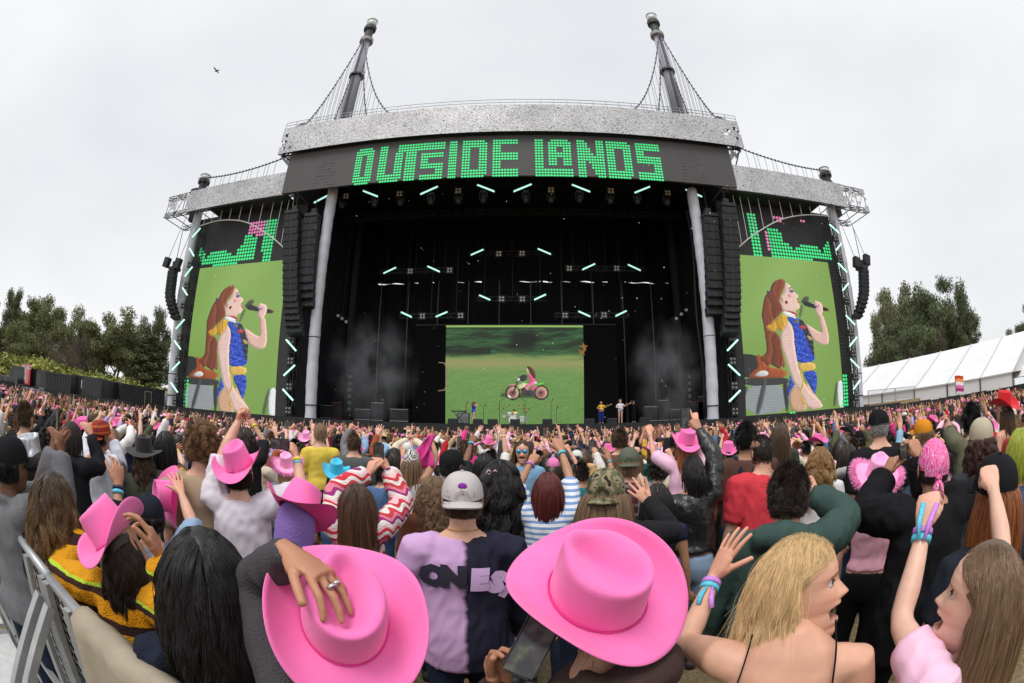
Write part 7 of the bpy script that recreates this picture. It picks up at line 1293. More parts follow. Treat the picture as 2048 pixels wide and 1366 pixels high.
H_[31] = hero(288, 915, 4.2, 'm', -14, 'person in black wide brimmed hat and olive long sleeve shirt', 'fair', long_('brown', .28, wave=.01), dict(type='cowboy', mat=m_hatbk, tilt=(4, 0), curl=.25, label='black wide brimmed hat'), dict(mat=cloth('olive_shirt', (66, 70, 62)), loose=.02))
H_[32] = hero(201, 872, 4.3, 'm', -48, 'person in white sweatshirt and red patterned cap filming with a phone', 'olive', dict(style='short', c='black', length=.03, low=-.55), dict(type='cap', mat=plaid('red_cap', (150, 44, 40), (((1, 0, 0), (40, 50, 60), 18), ((0, 0, 1), (200, 120, 60), 22))), back=True), dict(mat=cloth('white_sweat', (206, 208, 220)), loose=.025, wr=.008, name='sweatshirt'), arms={'R': dict(w=(228, 882), ext=.75, hint=(.3, -.4, -1), pose='hold', palm=(-.5, .7, 0)), 'L': dict(w=(176, 866), ext=.75, hint=(-.2, .3, -1), pose='hold', palm=(.5, .7, 0))}, pants=dict(mat=m_khaki))
H_[33] = hero(143, 878, 3.9, 'f', -40, 'person in black hoodie with dark bob, hands lifted before the face', 'fair', dict(style='bob', c='dark', length=.2), None, dict(mat=cloth('black_hoodie', (34, 34, 38)), loose=.03, hood=True, name='hoodie'), arms={'R': dict(w=(182, 870), ext=.7, hint=(.4, -.3, -1), pose='hold', palm=(-.5, .7, 0)), 'L': dict(t=(-.1, .35, 1.4), pose='relaxed')})
H_[34] = hero(824, 922, 4.9, 'f', -18, 'person in white tank top and jeans, checkered bandana, waving a pink scarf', 'tan', long_('light', .32), dict(type='bandana', mat=checker('check_bandana', (230, 226, 220), (40, 40, 42), 60), label='black and white checkered bandana'), dict(mat=cloth('white_tank', (222, 220, 218)), sleeve=0, neck=1.36, hem=1.02), arms={'R': dict(w=(864, 880), ext=.93, hint=(1, -.2, -.4), pose='fist', palm=(-.3, .9, 0))}, pants=dict(mat=m_denim), band={'R': [(.02, YB_)]})
H_[35] = hero(1045, 903, 5.4, 'f', 176, 'laughing person with mirrored blue sunglasses facing away from the stage', 'fair', long_('brown', .28), None, tee(cloth('sky_shirt', (120, 160, 190))), mouth=.6)
t, fg, ML = H_[35]; b = MB()
for sx in (-1, 1): b.ball((sx * .034, .094, .004), .024, 12, 8, (1, .25, .85))
b.box((0, .098, .006), (.02, .006, .006)); put('sunglasses', b.mesh('sunglasses', True), MS('mirror_blue', 60, 170, 220, rough=.08, metal=.7), t, fg.hm.copy())['kind'] = 'stuff'
H_[36] = hero(1258, 925, 4.1, 'f', 0, 'person in faded green cap and dark plaid shirt', 'fair', dict(style='bob', c='light', length=.14), dict(type='cap', mat=cloth('faded_cap', (92, 98, 84)), back=True), dict(mat=m_plaid, loose=.02))
H_[37] = hero(1757, 852, 4.4, 'm', 22, 'grey haired person in black cap, sunglasses and black tee', 'fair', dict(style='short', c='grey', length=.02, low=-.6), dict(type='cap', mat=cloth('black_cap', (28, 28, 31), bump=.15), tilt=(4, 0)), tee(cloth('black_tee', (32, 32, 35))))
H_[38] = hero(1846, 868, 4.7, 'm', 40, 'person in orange mustard cap with a green sprout clip', 'fair', dict(style='short', c='light', length=.06), dict(type='cap', mat=cloth('orange_cap', (206, 134, 36))), dict(mat=cloth('denim_top', (70, 84, 108)), loose=.02))
H_[39] = hero(1640, 922, 4.2, 'f', 0, 'person with thick wavy honey blonde hair and white knit top', 'fair', dict(style='long', c='blonde', length=.36, wave=.022, wfreq=2.4, n=4200, vol=1.6, clump=.6, mat=hairmat('hair_honey', (.22, .12, .045), (.42, .26, .11))), None, dict(mat=cloth('white_knit', (214, 212, 214)), loose=.01), pants=dict(mat=m_denim))
H_[40] = hero(1696, 912, 4.8, 'f', -8, 'person with long dark straight hair and light grey hoodie', 'fair', long_('dark', .34), None, dict(mat=cloth('light_grey_hoodie', (168, 166, 166)), loose=.03, hood=True, name='hoodie'), pants=dict(mat=m_denim))
H_[41] = hero(1962, 880, 3.3, 'f', 18, 'person in beige cap with dark red curls and sleeveless denim vest', 'tan', dict(style='long', c='red', length=.3, wave=.02, wfreq=4.5, n=3600, vol=1.6, mat=hairmat('hair_auburn', (.05, .018, .014))), dict(type='cap', mat=cloth('beige_cap', (176, 166, 146))), dict(mat=cloth('charcoal_denim', (58, 58, 64), bump=.4), sleeve=.12, loose=.015, name='vest'))
H_[42] = hero(2040, 905, 2.9, 'f', 30, 'person with yellow green dyed hair at the crowd edge', 'fair', dict(style='bob', c='green', length=.2, n=3000), None, tee(cloth('denim_top', (70, 84, 108))))
H_[43] = hero(708, 888, 6.2, 'm', 0, 'person with short brown hair and plain dark grey tee', 'fair', dict(style='short', c='brown', length=.025, low=-.6), None, tee(cloth('dark_grey_tee', (86, 90, 90))))
H_[44] = hero(641, 868, 6.6, 'f', 0, 'person in bright yellow shirt with messy bun', 'fair', dict(style='pony', c='light', length=.1, tail=(0, -.1, .06)), None, tee(cloth('yellow_shirt', (220, 196, 84))))
H_[45] = hero(331, 890, 4.5, 'f', -20, 'person with straight black hair, green patterned shirt and grey backpack', 'tan', long_('black', .3), None, tee(m_pattern))
t, fg, ML = H_[45]; b = MB(); b.tube([(0, -.2, .98), (0, -.21, 1.1), (0, -.2, 1.28), (0, -.18, 1.38)], [(.12, .07), (.14, .09), (.135, .085), (.08, .05)], 14); put('backpack', vfmesh('backpack', remesh(b, .014, 4)), cloth('pack_grey', (96, 104, 98)), t)
H_[46] = hero(52, 836, 5.2, 'm', -40, 'tall dark haired person in black tee among raised arms', 'fair', dict(style='short', c='brown', length=.06, low=-.55), None, tee(cloth('black_tee', (32, 32, 35))))
H_[47] = hero(1240, 882, 6.2, 'm', 0, 'person with short wavy brown hair and brown corduroy jacket', 'fair', dict(style='short', c='brown', length=.06, low=-.55), None, dict(mat=cloth('corduroy', (98, 78, 64)), loose=.02, name='jacket'))
H_[48] = hero(1372, 895, 5.0, 'f', 10, 'person in pink tee and pink cowboy hat reaching over to one side', 'fair', long_('ginger', .3), dict(type='cowboy', mat=m_hatp, tilt=(20, 8), label='pink cowboy hat'), tee(cloth('pink_tee', (236, 190, 214))), arms={'L': dict(w=(1300, 868), ext=.9, hint=(-.5, 0, -1), pose='relaxed', palm=(0, 0, -1)), 'R': dict(w=(1392, 838), ext=.98, hint=(1, 0, 0), pose='point', palm=(0, 1, 0))}, band={'R': [(.02, YB_)]})
H_[49] = hero(2008, 822, 5.6, 'f', 60, 'person in bright red cowboy hat near the fence', 'fair', long_('brown', .25), dict(type='cowboy', mat=m_hatr, tilt=(10, 0), label='bright red cowboy hat'), dict(mat=cloth('bare_top', (150, 60, 60)), sleeve=0, neck=1.34))
H_[50] = hero(1940, 842, 4.9, 'm', 30, 'person with thick black hair and khaki green shirt', 'tan', dict(style='short', c='black', length=.09, low=-.6, n=2600), None, tee(cloth('khaki_shirt', (104, 104, 84))), arms={'L': dict(w=(1902, 835), ext=.95, hint=(-1, 0, 0), pose='hold', palm=(.3, .9, 0))})
H_[51] = hero(1425, 908, 5.6, 'm', -10, 'person in black shirt with clear backpack and red strap', 'fair', dict(style='short', c='dark', length=.04, low=-.55), dict(type='cap', mat=cloth('black_cap', (28, 28, 31), bump=.15)), tee(cloth('black_tee', (32, 32, 35))), pants=dict(mat=m_bpants))
H_[52] = hero(868, 985, 3.3, 'f', 0, 'person with long frizzy light brown hair behind the split sweatshirt', 'fair', dict(style='long', c='light', length=.34, wave=.022, wfreq=4, n=3800, vol=1.6), None, tee(cloth('rust_top', (120, 76, 60))))
H_[53] = hero(1315, 1000, 3.2, 'f', 0, 'person with long dark hair and navy sleeveless top near the leather jacket', 'tan', long_('black', .36), None, dict(mat=cloth('navy_tank', (38, 42, 58)), sleeve=.12))
H_[54] = hero(490, 880, 5.0, 'f', -10, 'person with dark wavy hair and black top behind the raised fist', 'tan', long_('dark', .3, wave=.014), None, tee(cloth('black_tee', (32, 32, 35))), arms={'R': dict(w=(508, 850), ext=.93, hint=(1, 0, -.3), pose='point', palm=(0, 1, 0))}, band={'R': [(.02, YB_)]})
H_[55] = hero(930, 905, 5.3, 'm', 0, 'person with cropped brown hair in a pale blue vest top', 'fair', dict(style='short', c='brown', length=.02, low=-.6), None, dict(mat=cloth('pale_blue_tank', (150, 176, 204)), sleeve=.12))
H_[56] = hero(1560, 868, 6.2, 'f', 8, 'person with long straight brown hair under the tent side screen', 'fair', long_('brown', .36), None, dict(mat=cloth('olive_shirt', (66, 70, 62))))
# straps, letters, chain, lit phones
t, fg, ML = H_[4]
def wrap_on(fg_top_obj, parent, s, size, mat, x, z, rotdeg=0, name='lettering', sx=1.0, dy=.009):
    me_t = fg_top_obj.data; co = np.empty(len(me_t.vertices) * 3, np.float32); me_t.vertices.foreach_get('co', co); co = co.reshape(-1, 3); bk = co[co[:, 1] < .02]
    o = text(s, size, mat, None, (0, 0, 0), Matrix.Identity(4), .0008, sx, name=name, bold=.011); bm = bmesh.new(); bm.from_mesh(o.data); bmesh.ops.subdivide_edges(bm, edges=[e for e in bm.edges if e.calc_length() > .02], cuts=2, use_grid_fill=True); bmesh.ops.triangulate(bm, faces=bm.faces); bm.to_mesh(o.data); bm.free()
    v = np.empty(len(o.data.vertices) * 3, np.float32); o.data.vertices.foreach_get('co', v); v = v.reshape(-1, 3); c_, s_ = math.cos(R(rotdeg)), math.sin(R(rotdeg)); X = x + (v[:, 0] * c_ * sx - v[:, 1] * s_); Z = z + (v[:, 0] * s_ * sx + v[:, 1] * c_)
    bk = bk[(np.hypot(bk[:, 0] - x, bk[:, 2] - z) < .09)]; bk = bk[bk[:, 1] < bk[:, 1].min() + .07]; Q = lambda a, b: np.stack([np.ones_like(a), a, b, a * a, b * b, a * b], 1); w_ = np.linalg.lstsq(Q(bk[:, 0], bk[:, 2]), bk[:, 1], rcond=None)[0]; out_ = np.stack([X, Q(X, Z) @ w_ - dy - v[:, 2], Z], 1).astype(np.float32)
    o.data.vertices.foreach_set('co', out_.ravel()); o.data.update(); o.matrix_basis = Matrix.Identity(4); o.parent = parent; return o
def child(t, nm): return [c for c in t.children if c.name.split('.')[0] == nm][0]
def back_y(obj, pts, dy=.003):
    co = np.empty(len(obj.data.vertices) * 3, np.float32); obj.data.vertices.foreach_get('co', co); return co.reshape(-1, 3)
cob = back_y(child(t, 'body'), None)
for sx in (-1, 1):
    for side in (-1, 1):      # over the shoulder, then down the back / chest
        pts = []
        for q in np.linspace(0, 1, 18):
            z = 1.47 - .30 * q; x = sx * (.092 + .035 * q * (1 if side < 0 else .2)); near = cob[(np.abs(cob[:, 0] - x) < .014) & (np.abs(cob[:, 2] - z) < .016)]
            if len(near): pts.append((x, (near[:, 1].min() - .002) if side < 0 else (near[:, 1].max() + .002), z))
        if len(pts) > 3: b = MB(); b.tube(pts, [(.0055, .002)] * len(pts), 6, up=(1, 0, 0)); put('strap', b.mesh('strap', True), cloth('black_top', (30, 30, 33)), t)
put('camisole', H_[4][1].top(.01, .008, .9, 1.19, 0, 0, .003), cloth('black_top', (30, 30, 33)), t)
t = H_[3][0]; tp = child(t, 'sweatshirt'); ink, lil = cloth('print_ink', (52, 50, 62), bump=.1), cloth('print_lilac', (206, 172, 216), bump=.1)
for s_, x, z, a, m_ in (('O', -.125, 1.262, 6, ink), ('N', -.04, 1.268, 0, ink), ('E', .064, 1.255, -4, lil), ('S', .138, 1.232, -20, lil), ('P', .198, 1.185, -40, lil)):
    wrap_on(tp, t, s_, .118, m_, x, z, a, sx=1.1)
b = MB(); b.tube([(.066 * math.cos(q), -.01 + .066 * math.sin(q), 1.452 - .012 * math.sin(q)) for q in np.linspace(0, 6.28, 30, endpoint=False)], .0022, 6, closed=True); put('neck_chain', b.mesh('neck_chain', True), m_gold, t)
fg = H_[3][1]; b = MB(); b.ball((0, -.101, .075), .017, 10, 6, (1.1, .25, .8)); put('cap_patch', b.mesh('cap_patch', True), cloth('purple_patch', (140, 60, 170)), t, fg.hm.copy())
for fgk, sd, px, py, dd, lab, kw in ((28, 'R', 115, 852, 2.62, 'black phone lifted by the person in grey denim', dict(yaw=-20)), (19, 'R', 757, 908, 3.1, 'phone filming the stage in both hands of the crochet sweater person', dict()), (22, 'R', 560, 888, 3.15, 'phone held sideways by the white tee person', dict(roll=90)), (6, 'R', 1812, 902, 2.62, 'phone held sideways by the bandana person', dict(roll=86, yaw=10)), (10, 'R', 1583, 938, 2.3, 'pale blue phone held flat over the green hoodie person', dict(roll=90, pitch=-60)), (13, 'R', 1371, 836, 3.7, 'white edged phone held high by the leather jacket person', dict(s=1.1)), (2, 'L', 1064, 1292, 1.0, 'black phone recording, held low by the bearded person', dict(roll=32, pitch=-25, yaw=15)), (32, 'R', 204, 862, 4.5, 'small phone in the hands of the white sweatshirt person', dict()), (50, 'L', 1903, 826, 4.9, 'black phone lifted by the khaki shirt person', dict())):
    hold_phone(px, py, dd, lab, **kw)
# rings, watch, bracelets, cord
t, fg, ML = H_[1]; hm_ = fg.hands['L']
for (x, y) in ((-.0095, .112), (.0115, .106)): b = MB(); b.lathe((0, 0, 0), [(.0098, -.003), (.0112, -.003), (.0112, .003), (.0098, .003)], 12, axis=(0, 1, -.5)); put('ring', b.mesh('ring', True), m_silver, t, hm_ @ Matrix.Translation((x, y, -.011)))
t, fg, ML = H_[6]; a = fg.arms['L']; fdr = (a['W'] - a['E']).normalized(); q = Vector((0, 1, 0)).rotation_difference(fdr).to_matrix().to_4x4(); b = MB(); b.box((0, 0, .034), (.034, .04, .01)); put('watch', b.mesh('watch'), MS('watch_black', 24, 24, 28, rough=.2), t, Matrix.Translation(a['W'] - fdr * .05) @ q); put('wristband', BANDM, MS('watch_black', 24, 24, 28, rough=.2), t, Matrix.Translation(a['W'] - fdr * .05) @ q)
for k_, up_ in ((4, -.07), (5, .1)):      # festival ribbon tails
    t, fg, ML = H_[k_]; a = fg.arms['L']; fdr = (a['W'] - a['E']).normalized(); cd_ = ML.to_3x3().inverted() @ (EYE - ML @ a['W']); cd_.normalize(); sd_ = fdr.cross(cd_).normalized(); p0 = a['W'] - fdr * .04 + cd_ * .034
    for j, m_ in ((-.008, BB_), (.008, PB_)): b = MB(); b.tube([p0 + sd_ * j, p0 + sd_ * j * 2 + fdr * up_ * .5 + cd_ * .014, p0 + sd_ * (j * 2.6 + .008) + fdr * up_ + cd_ * .008], [(.004, .002), (.008, .0015), (.008, .001)], 6, up=tuple(cd_)); put('ribbon_tail', b.mesh('ribbon_tail', True), m_, t)
# pink scarf waved by the tank top person, pink scarves elsewhere
def scarf(px, py, d, lab, L_=.42, sw=.25, c=(232, 74, 158)):
    p = at(px, py, d); b = MB(); G = []; rs = np.random.default_rng(int(px))
    for j in range(15):
        v = j / 14; row = []
        for i in range(9):
            u = i / 8 - .5; row.append(p + Vector((-sw * v + u * .2 * (v * 1.2 + .15) + .03 * math.sin(v * 7 + i), .04 * math.sin(i * 1.7 + v * 5) * (v + .2), -L_ * v * (.75 + .5 * v) + .03 * math.cos(i * 1.3 + v * 4) * v)))
        G.append(row)
    o = link('scarf', gridmesh('scarf', G), MS('scarf_%d_%d_%d' % c, *c, rough=.7, var=.15, bump=.2), label=lab, cat='scarf'); o.modifiers.new('thick', 'SOLIDIFY').thickness = .003
scarf(862, 868, 4.9, 'magenta scarf waved by the white tank top person', .3, .12)
# ================================================================ the crowd further back
POSES = []
def P_arm(sg, x, y, z, pose, palm=(0, 1, 0), hint=None): return dict(t=(sg * x, y, z), pose=pose, palm=palm, hint=hint or (sg, -.2, -.3))
Rr, Ll = (lambda *a, **k: P_arm(1, *a, **k)), (lambda *a, **k: P_arm(-1, *a, **k))
PD = [('both arms raised', dict(R=Rr(.22, .12, 1.88, 'open'), L=Ll(.24, .1, 1.86, 'open'))), ('pointing up', dict(R=Rr(.2, .15, 1.92, 'point'))), ('one fist up', dict(L=Ll(.2, .1, 1.9, 'fist'))), ('filming', dict(R=Rr(.05, .3, 1.72, 'hold', palm=(-.7, .6, 0)), L=Ll(.04, .3, 1.7, 'hold', palm=(.7, .6, 0)))), ('filming overhead', dict(R=Rr(.12, .2, 1.9, 'hold', palm=(-.5, .8, 0)))),
      ('arms down', {}), ('both fists up', dict(R=Rr(.25, .15, 1.8, 'fist'), L=Ll(.22, .2, 1.84, 'fist'))), ('one hand raised', dict(L=Ll(.26, .12, 1.86, 'open'))), ('clapping high', dict(R=Rr(.06, .25, 1.74, 'open', palm=(-1, 0, 0)), L=Ll(.06, .25, 1.74, 'open', palm=(1, 0, 0)))), ('arms folded', dict(R=Rr(.02, .24, 1.12, 'relaxed'), L=Ll(.02, .24, 1.1, 'relaxed'))), ('peace sign up', dict(R=Rr(.24, .15, 1.86, 'peace'))), ('arm stretched sideways', dict(R=Rr(.45, .1, 1.7, 'open'), L=Ll(.25, .1, .9, 'relaxed')))]
ARCH = []
for k, (nm, arms) in enumerate(PD):
    for bd in ('f', 'm'):
        fg = Fig(bd, arms); body = fg.body(.021, 'mid' if k < 9 else 'lo', .32); tops = {q: fg.top(.022, sleeve=q, loose=.018, hem=.86, wr=.006, seed=k, hood=(q == 1.0 and bd == 'm')) for q in (.38, 1.0)}; ARCH.append((nm, bd, body, tops, fg.pants(.026), fg))
        for me in (body, *tops.values()): me.materials.append(m_blk)
        ARCH[-1][4].materials.append(m_blk)
rs = np.random.default_rng(21); CH = {}
for nm, st_, kw, wd in (('long straight', 'long', dict(length=.34, vol=.9), .0042), ('long wavy', 'long', dict(length=.32, wave=.014, wfreq=3, vol=1.4), .0042), ('short', 'short', dict(length=.05, low=-.55), .005), ('bobbed', 'bob', dict(length=.17, vol=1.2), .0045), ('curly', 'curlyshort', dict(length=.1, wave=.014, wfreq=3, low=-.55, clump=.7), .0045), ('tied back', 'pony', dict(length=.26, tail=(0, -.13, .03)), .0045)):
    a = cap_vf(1.045, -.45, .56, 10, 18); b_ = ribbons(strands(st_, 620 if st_ != 'short' else 700, rs, k=8, **kw), wd); me = vfmesh('hair', merge([a, b_])); me.materials.append(m_blk); c2 = ribbons(strands(st_, 420, rs, k=8, hatted=.15, **kw), wd); me2 = vfmesh('hair', c2); me2.materials.append(m_blk); CH[nm] = (me, me2)
TOPC = [('black', (34, 34, 37)), ('white', (222, 220, 218)), ('pale pink', (238, 186, 206)), ('hot pink', (226, 70, 150)), ('heather grey', (128, 128, 132)), ('navy', (40, 46, 70)), ('denim blue', (84, 110, 150)), ('cream', (214, 202, 180)), ('brown', (96, 72, 58)), ('rust', (156, 84, 56)), ('olive', (86, 88, 64)), ('burgundy', (104, 36, 48)), ('lavender', (178, 160, 206)), ('sky blue', (140, 178, 208)), ('mustard', (200, 154, 52)), ('red', (178, 44, 48)), ('teal', (44, 108, 112)), ('charcoal', (62, 62, 66)), ('sand', (176, 156, 126)), ('forest green', (48, 72, 54))]
HAIRN = [('black', 'black'), ('dark brown', 'dark'), ('brown', 'brown'), ('light brown', 'light'), ('blonde', 'blonde'), ('auburn', 'ginger')]
SKN = ['pale', 'pale', 'fair', 'fair', 'tan', 'tan', 'olive', 'brown']
HATS = [('pink cowboy hat', m_hatp, 'c'), ('pale pink cowboy hat', m_hatlp, 'c'), ('black cap', cloth('black_cap', (28, 28, 31), bump=.15), 'k'), ('straw cowboy hat', m_hatst, 'c'), ('navy cap', cloth('navy_cap', (34, 36, 46), bump=.15), 'k'), ('white cap', cloth('white_cap', (214, 212, 208)), 'k'), ('black cowboy hat', m_hatbk, 'c'), ('pink cap', cloth('pink_cap', (232, 130, 180)), 'k'), ('green cap', cloth('green_cap', (70, 92, 74)), 'k'), ('white cowboy hat', hatmat('hat_white', (222, 216, 208), (200, 194, 186)), 'c'), ('red cap', cloth('red_cap2', (170, 40, 44)), 'k')]
LOWC = cowboy_mesh(28); LOWC.materials.append(m_hatp) if not len(LOWC.materials) else None
used = {}; TW = np.array([4, 7, 4, 1.5, 3, 2, 2.5, 2, 2, 1, 1.5, 1, 1.2, 1, .7, 1, .7, 3, 1.5, 1]); TW = TW / TW.sum()
def crowd_person(x, y, h, yaw, rnd, phones=True):
    for _try in range(40):
        nm, bd, body, tops, pants, fg = ARCH[rnd.integers(len(ARCH))]
        if rnd.random() < .12: nm, bd, body, tops, pants, fg = ARCH[rnd.choice([10, 11, 18, 19])]
        cn, cc = TOPC[rnd.choice(20, p=TW)]; hn, hc = HAIRN[rnd.choice(6, p=[.28, .26, .2, .11, .1, .05])]; hs = list(CH)[rnd.choice(6, p=([.28, .24, .08, .15, .08, .17] if bd == 'f' else [.05, .05, .62, .06, .18, .04]))]; hat = HATS[rnd.choice(len(HATS), p=[.27, .12, .16, .07, .08, .07, .05, .06, .05, .04, .03])] if rnd.random() < .34 else None; q = .38 if rnd.random() < .55 else 1.0
        gar = 'tee' if q < .5 else ('hoodie' if bd == 'm' else 'sweater')
        lab = f'{hs} {hn} haired person, ' + (f'{hat[0]}, ' if hat else '') + f'{cn} {gar}, {nm}'
        if lab not in used: break
    used[lab] = used.get(lab, 0) + 1
    t = thing('person', lab, 'person', (x, y, 0), 'crowd in front of the stage', yaw, h / 1.7); put('body', body, skin(SKN[rnd.integers(8)]), t); put('shirt', tops[q], cloth('crowd_' + cn.replace(' ', '_'), cc), t); put('trousers', pants, [m_denim, m_ddenim, m_bpants, m_ldenim, m_khaki][rnd.integers(5)], t)
    put('hair', CH[hs][1 if hat else 0], HM(hc), t, fg.hm.copy())['kind'] = 'stuff'
    if hat:
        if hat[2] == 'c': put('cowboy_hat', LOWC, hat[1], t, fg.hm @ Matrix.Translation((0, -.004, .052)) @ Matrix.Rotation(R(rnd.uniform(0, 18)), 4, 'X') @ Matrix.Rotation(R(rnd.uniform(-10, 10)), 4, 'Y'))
        else: put('cap', CAPM, hat[1], t, fg.hm @ Matrix.Translation((0, -.002, .03)) @ Matrix.Rotation(R(8), 4, 'X') @ Matrix.Rotation(R(180 if rnd.random() < .3 else 0), 4, 'Z') @ Matrix.Scale(1.03, 4))
    for sd in 'RL':
        a = fg.arms[sd]
        if a['W'].z > 1.5 and rnd.random() < .6: fdr = (a['W'] - a['E']).normalized(); put('wristband', BANDM, [YB_, PB_, BB_, YB_][rnd.integers(4)], t, Matrix.Translation(a['W'] - fdr * .025) @ Vector((0, 1, 0)).rotation_difference(fdr).to_matrix().to_4x4())
    if 'filming' in nm:
        W_ = fg.arms['R']['W']; loc = Vector((W_.x - (.06 if 'one' not in nm else .02), W_.y + .03, W_.z + .1)); m = Matrix.Translation((x, y, 0)) @ Matrix.Rotation(yaw, 4, 'Z') @ Matrix.Scale(h / 1.7, 4) @ Matrix.Translation(loc) @ Matrix.Rotation(R(-8), 4, 'X'); pl = f'phone raised by {hs} {hn} hair, {cn} {gar}' + (f', {hat[0]}' if hat else ''); phone_thing(pl, m, 1.1, 'phones raised in the crowd')
    return t
rnd = np.random.default_rng(77); pts = []; N_IND = 300 - len(H_); tries = 0
hero_pol = [(math.hypot(x, y), math.atan2(x, y)) for x, y, s in OCC]
def inside(x, y): return y < 30.6 and x > -41 + .2 * max(0, 24 - y) - 2 and x < 38 and not (x < -20 and y > 23.5 + (x + 33) * .35) and not (x > 26 and y > 29 - (x - 26) * .4)
def ok_spot(x, y, md, lst): return all((x - a) ** 2 + (y - b) ** 2 > md * md for a, b in lst)
allp = [(x, y) for x, y, s in OCC]
rr = 3.6
while len(pts) < N_IND and tries < 60000:
    tries += 1; r_ = 4.9 + 7.0 * (tries / 16000) ** .75 * rnd.random() ** .4; az = rnd.uniform(-1.28, 1.25); x, y = r_ * math.sin(az), r_ * math.cos(az)
    if y < .9 or not inside(x, y): continue
    if any(hr > r_ + .3 and abs(ha - az) < .16 / max(r_, 1) + .19 / hr and hr < 6.8 for hr, ha in hero_pol): continue
    if any(hr < r_ and (r_ - hr) < .5 and abs(ha - az) * r_ < .35 for hr, ha in hero_pol): continue
    if .4 < az < .56 and r_ < 6.2: continue
    if r_ < 5.6 and abs(az) < .9 and rnd.random() < .5: continue
    if not ok_spot(x, y, .62, allp): continue
    allp.append((x, y)); pts.append((x, y))
for x, y in pts:
    tgt = math.atan2(x - (-1), 36 - y); yaw = tgt * .8 + rnd.normal() * .25; crowd_person(x, y, rnd.uniform(1.5, 1.73), yaw, rnd)
RMAX = max(math.hypot(x, y) for x, y in pts)
# ---- the mass beyond: too many and too small to tell apart
def low_person(seed):
    r = np.random.default_rng(seed); b = MB(); ids = []
    def mark(k): ids.extend([k] * (len(b.v) - len(ids)))
    b.tube([(0, 0, .55), (0, 0, .95), (0, 0, 1.15), (0, 0, 1.32), (0, 0, 1.4), (0, 0, 1.45)], [(.15, .11), (.17, .12), (.15, .11), (.185, .115), (.15, .09), (.05, .05)], 7); mark(0)
    b.ball((0, .015, 1.57), .1, 7, 5, (.82, 1, 1.2)); mark(1); b.ball((0, -.015, 1.585), .106, 8, 5, (.9, 1.02, 1.18)); mark(2)
    if seed % 3 == 0: b.tube([(0, -.06, 1.6), (0, -.12, 1.45), (0, -.14, 1.25)], [(.09, .05), (.12, .05), (.09, .03)], 7); mark(2)
    for sg in (-1, 1):
        if r.random() < .6:
            E = Vector((sg * r.uniform(.2, .3), r.uniform(.05, .2), r.uniform(1.45, 1.62))); W_ = E + Vector((r.uniform(-.12, .12), r.uniform(0, .1), r.uniform(.2, .25))); b.tube([(sg * .17, 0, 1.38), E], [.055, .042], 5); mark(3); b.tube([E, W_], [.038, .026], 5); mark(1); b.tube([W_, W_ + Vector((0, .0, .08))], [(.03, .016), (.036, .014)], 5); mark(1)
            fist = r.random() < .3
            for i in range(4): p = W_ + Vector(((i - 1.5) * .018, 0, .07)); b.tube([p, p + Vector(((i - 1.5) * .008, .01, .03 if fist else .075))], [.0095, .007], 4); mark(1)
            p = W_ + Vector((-sg * .03, 0, .03)); b.tube([p, p + Vector((-sg * .03, .01, .045))], [.011, .008], 4); mark(1)
            if r.random() < .5: b.tube([W_ + Vector((0, 0, -.03)), W_ + Vector((0, 0, -.01))], [.031, .031], 6); mark(4)
        else: b.tube([(sg * .17, 0, 1.38), (sg * .25, 0, 1.12), (sg * .22, .12, .95)], [.055, .045, .035], 5); mark(3)
    if seed % 5 == 0: b.box((.1, .28, 1.78), (.08, .012, .15)); mark(7); b.tube([(.17, 0, 1.38), (.2, .2, 1.45), (.1, .26, 1.7)], [.05, .04, .03], 5); mark(1)
    hatk = seed % 4
    if hatk == 1: b.lathe((0, 0, 1.64), [(.17, .0), (.09, .01), (.08, .1), (.03, .1)], 9); mark(5)
    if hatk == 2: b.lathe((0, 0, 1.6), [(.11, .02), (.105, .08), (.05, .125)], 8); b.box((0, .13, 1.625), (.14, .12, .012)); mark(6)
    v, f = mb_vf(b); return v, f, np.array(ids)
LP = [low_person(s) for s in range(24)]; V, F, Cc, k0 = [], [], [], 0; grid = {}
def far_ok(x, y, md):
    gx, gy = int(x // 1), int(y // 1)
    for i in (-1, 0, 1):
        for j in (-1, 0, 1):
            for a, b_ in grid.get((gx + i, gy + j), ()):
                if (x - a) ** 2 + (y - b_) ** 2 < md * md: return False
    return True
for x, y in allp: grid.setdefault((int(x // 1), int(y // 1)), []).append((x, y))
cnt = 0; SK = [srgb(*c) for c in ((222, 176, 150), (206, 156, 128), (186, 134, 104), (150, 100, 74), (100, 66, 48), (232, 190, 168))]; HC = [(.01, .008, .008), (.02, .013, .01), (.05, .03, .018), (.12, .07, .035), (.3, .2, .1)]
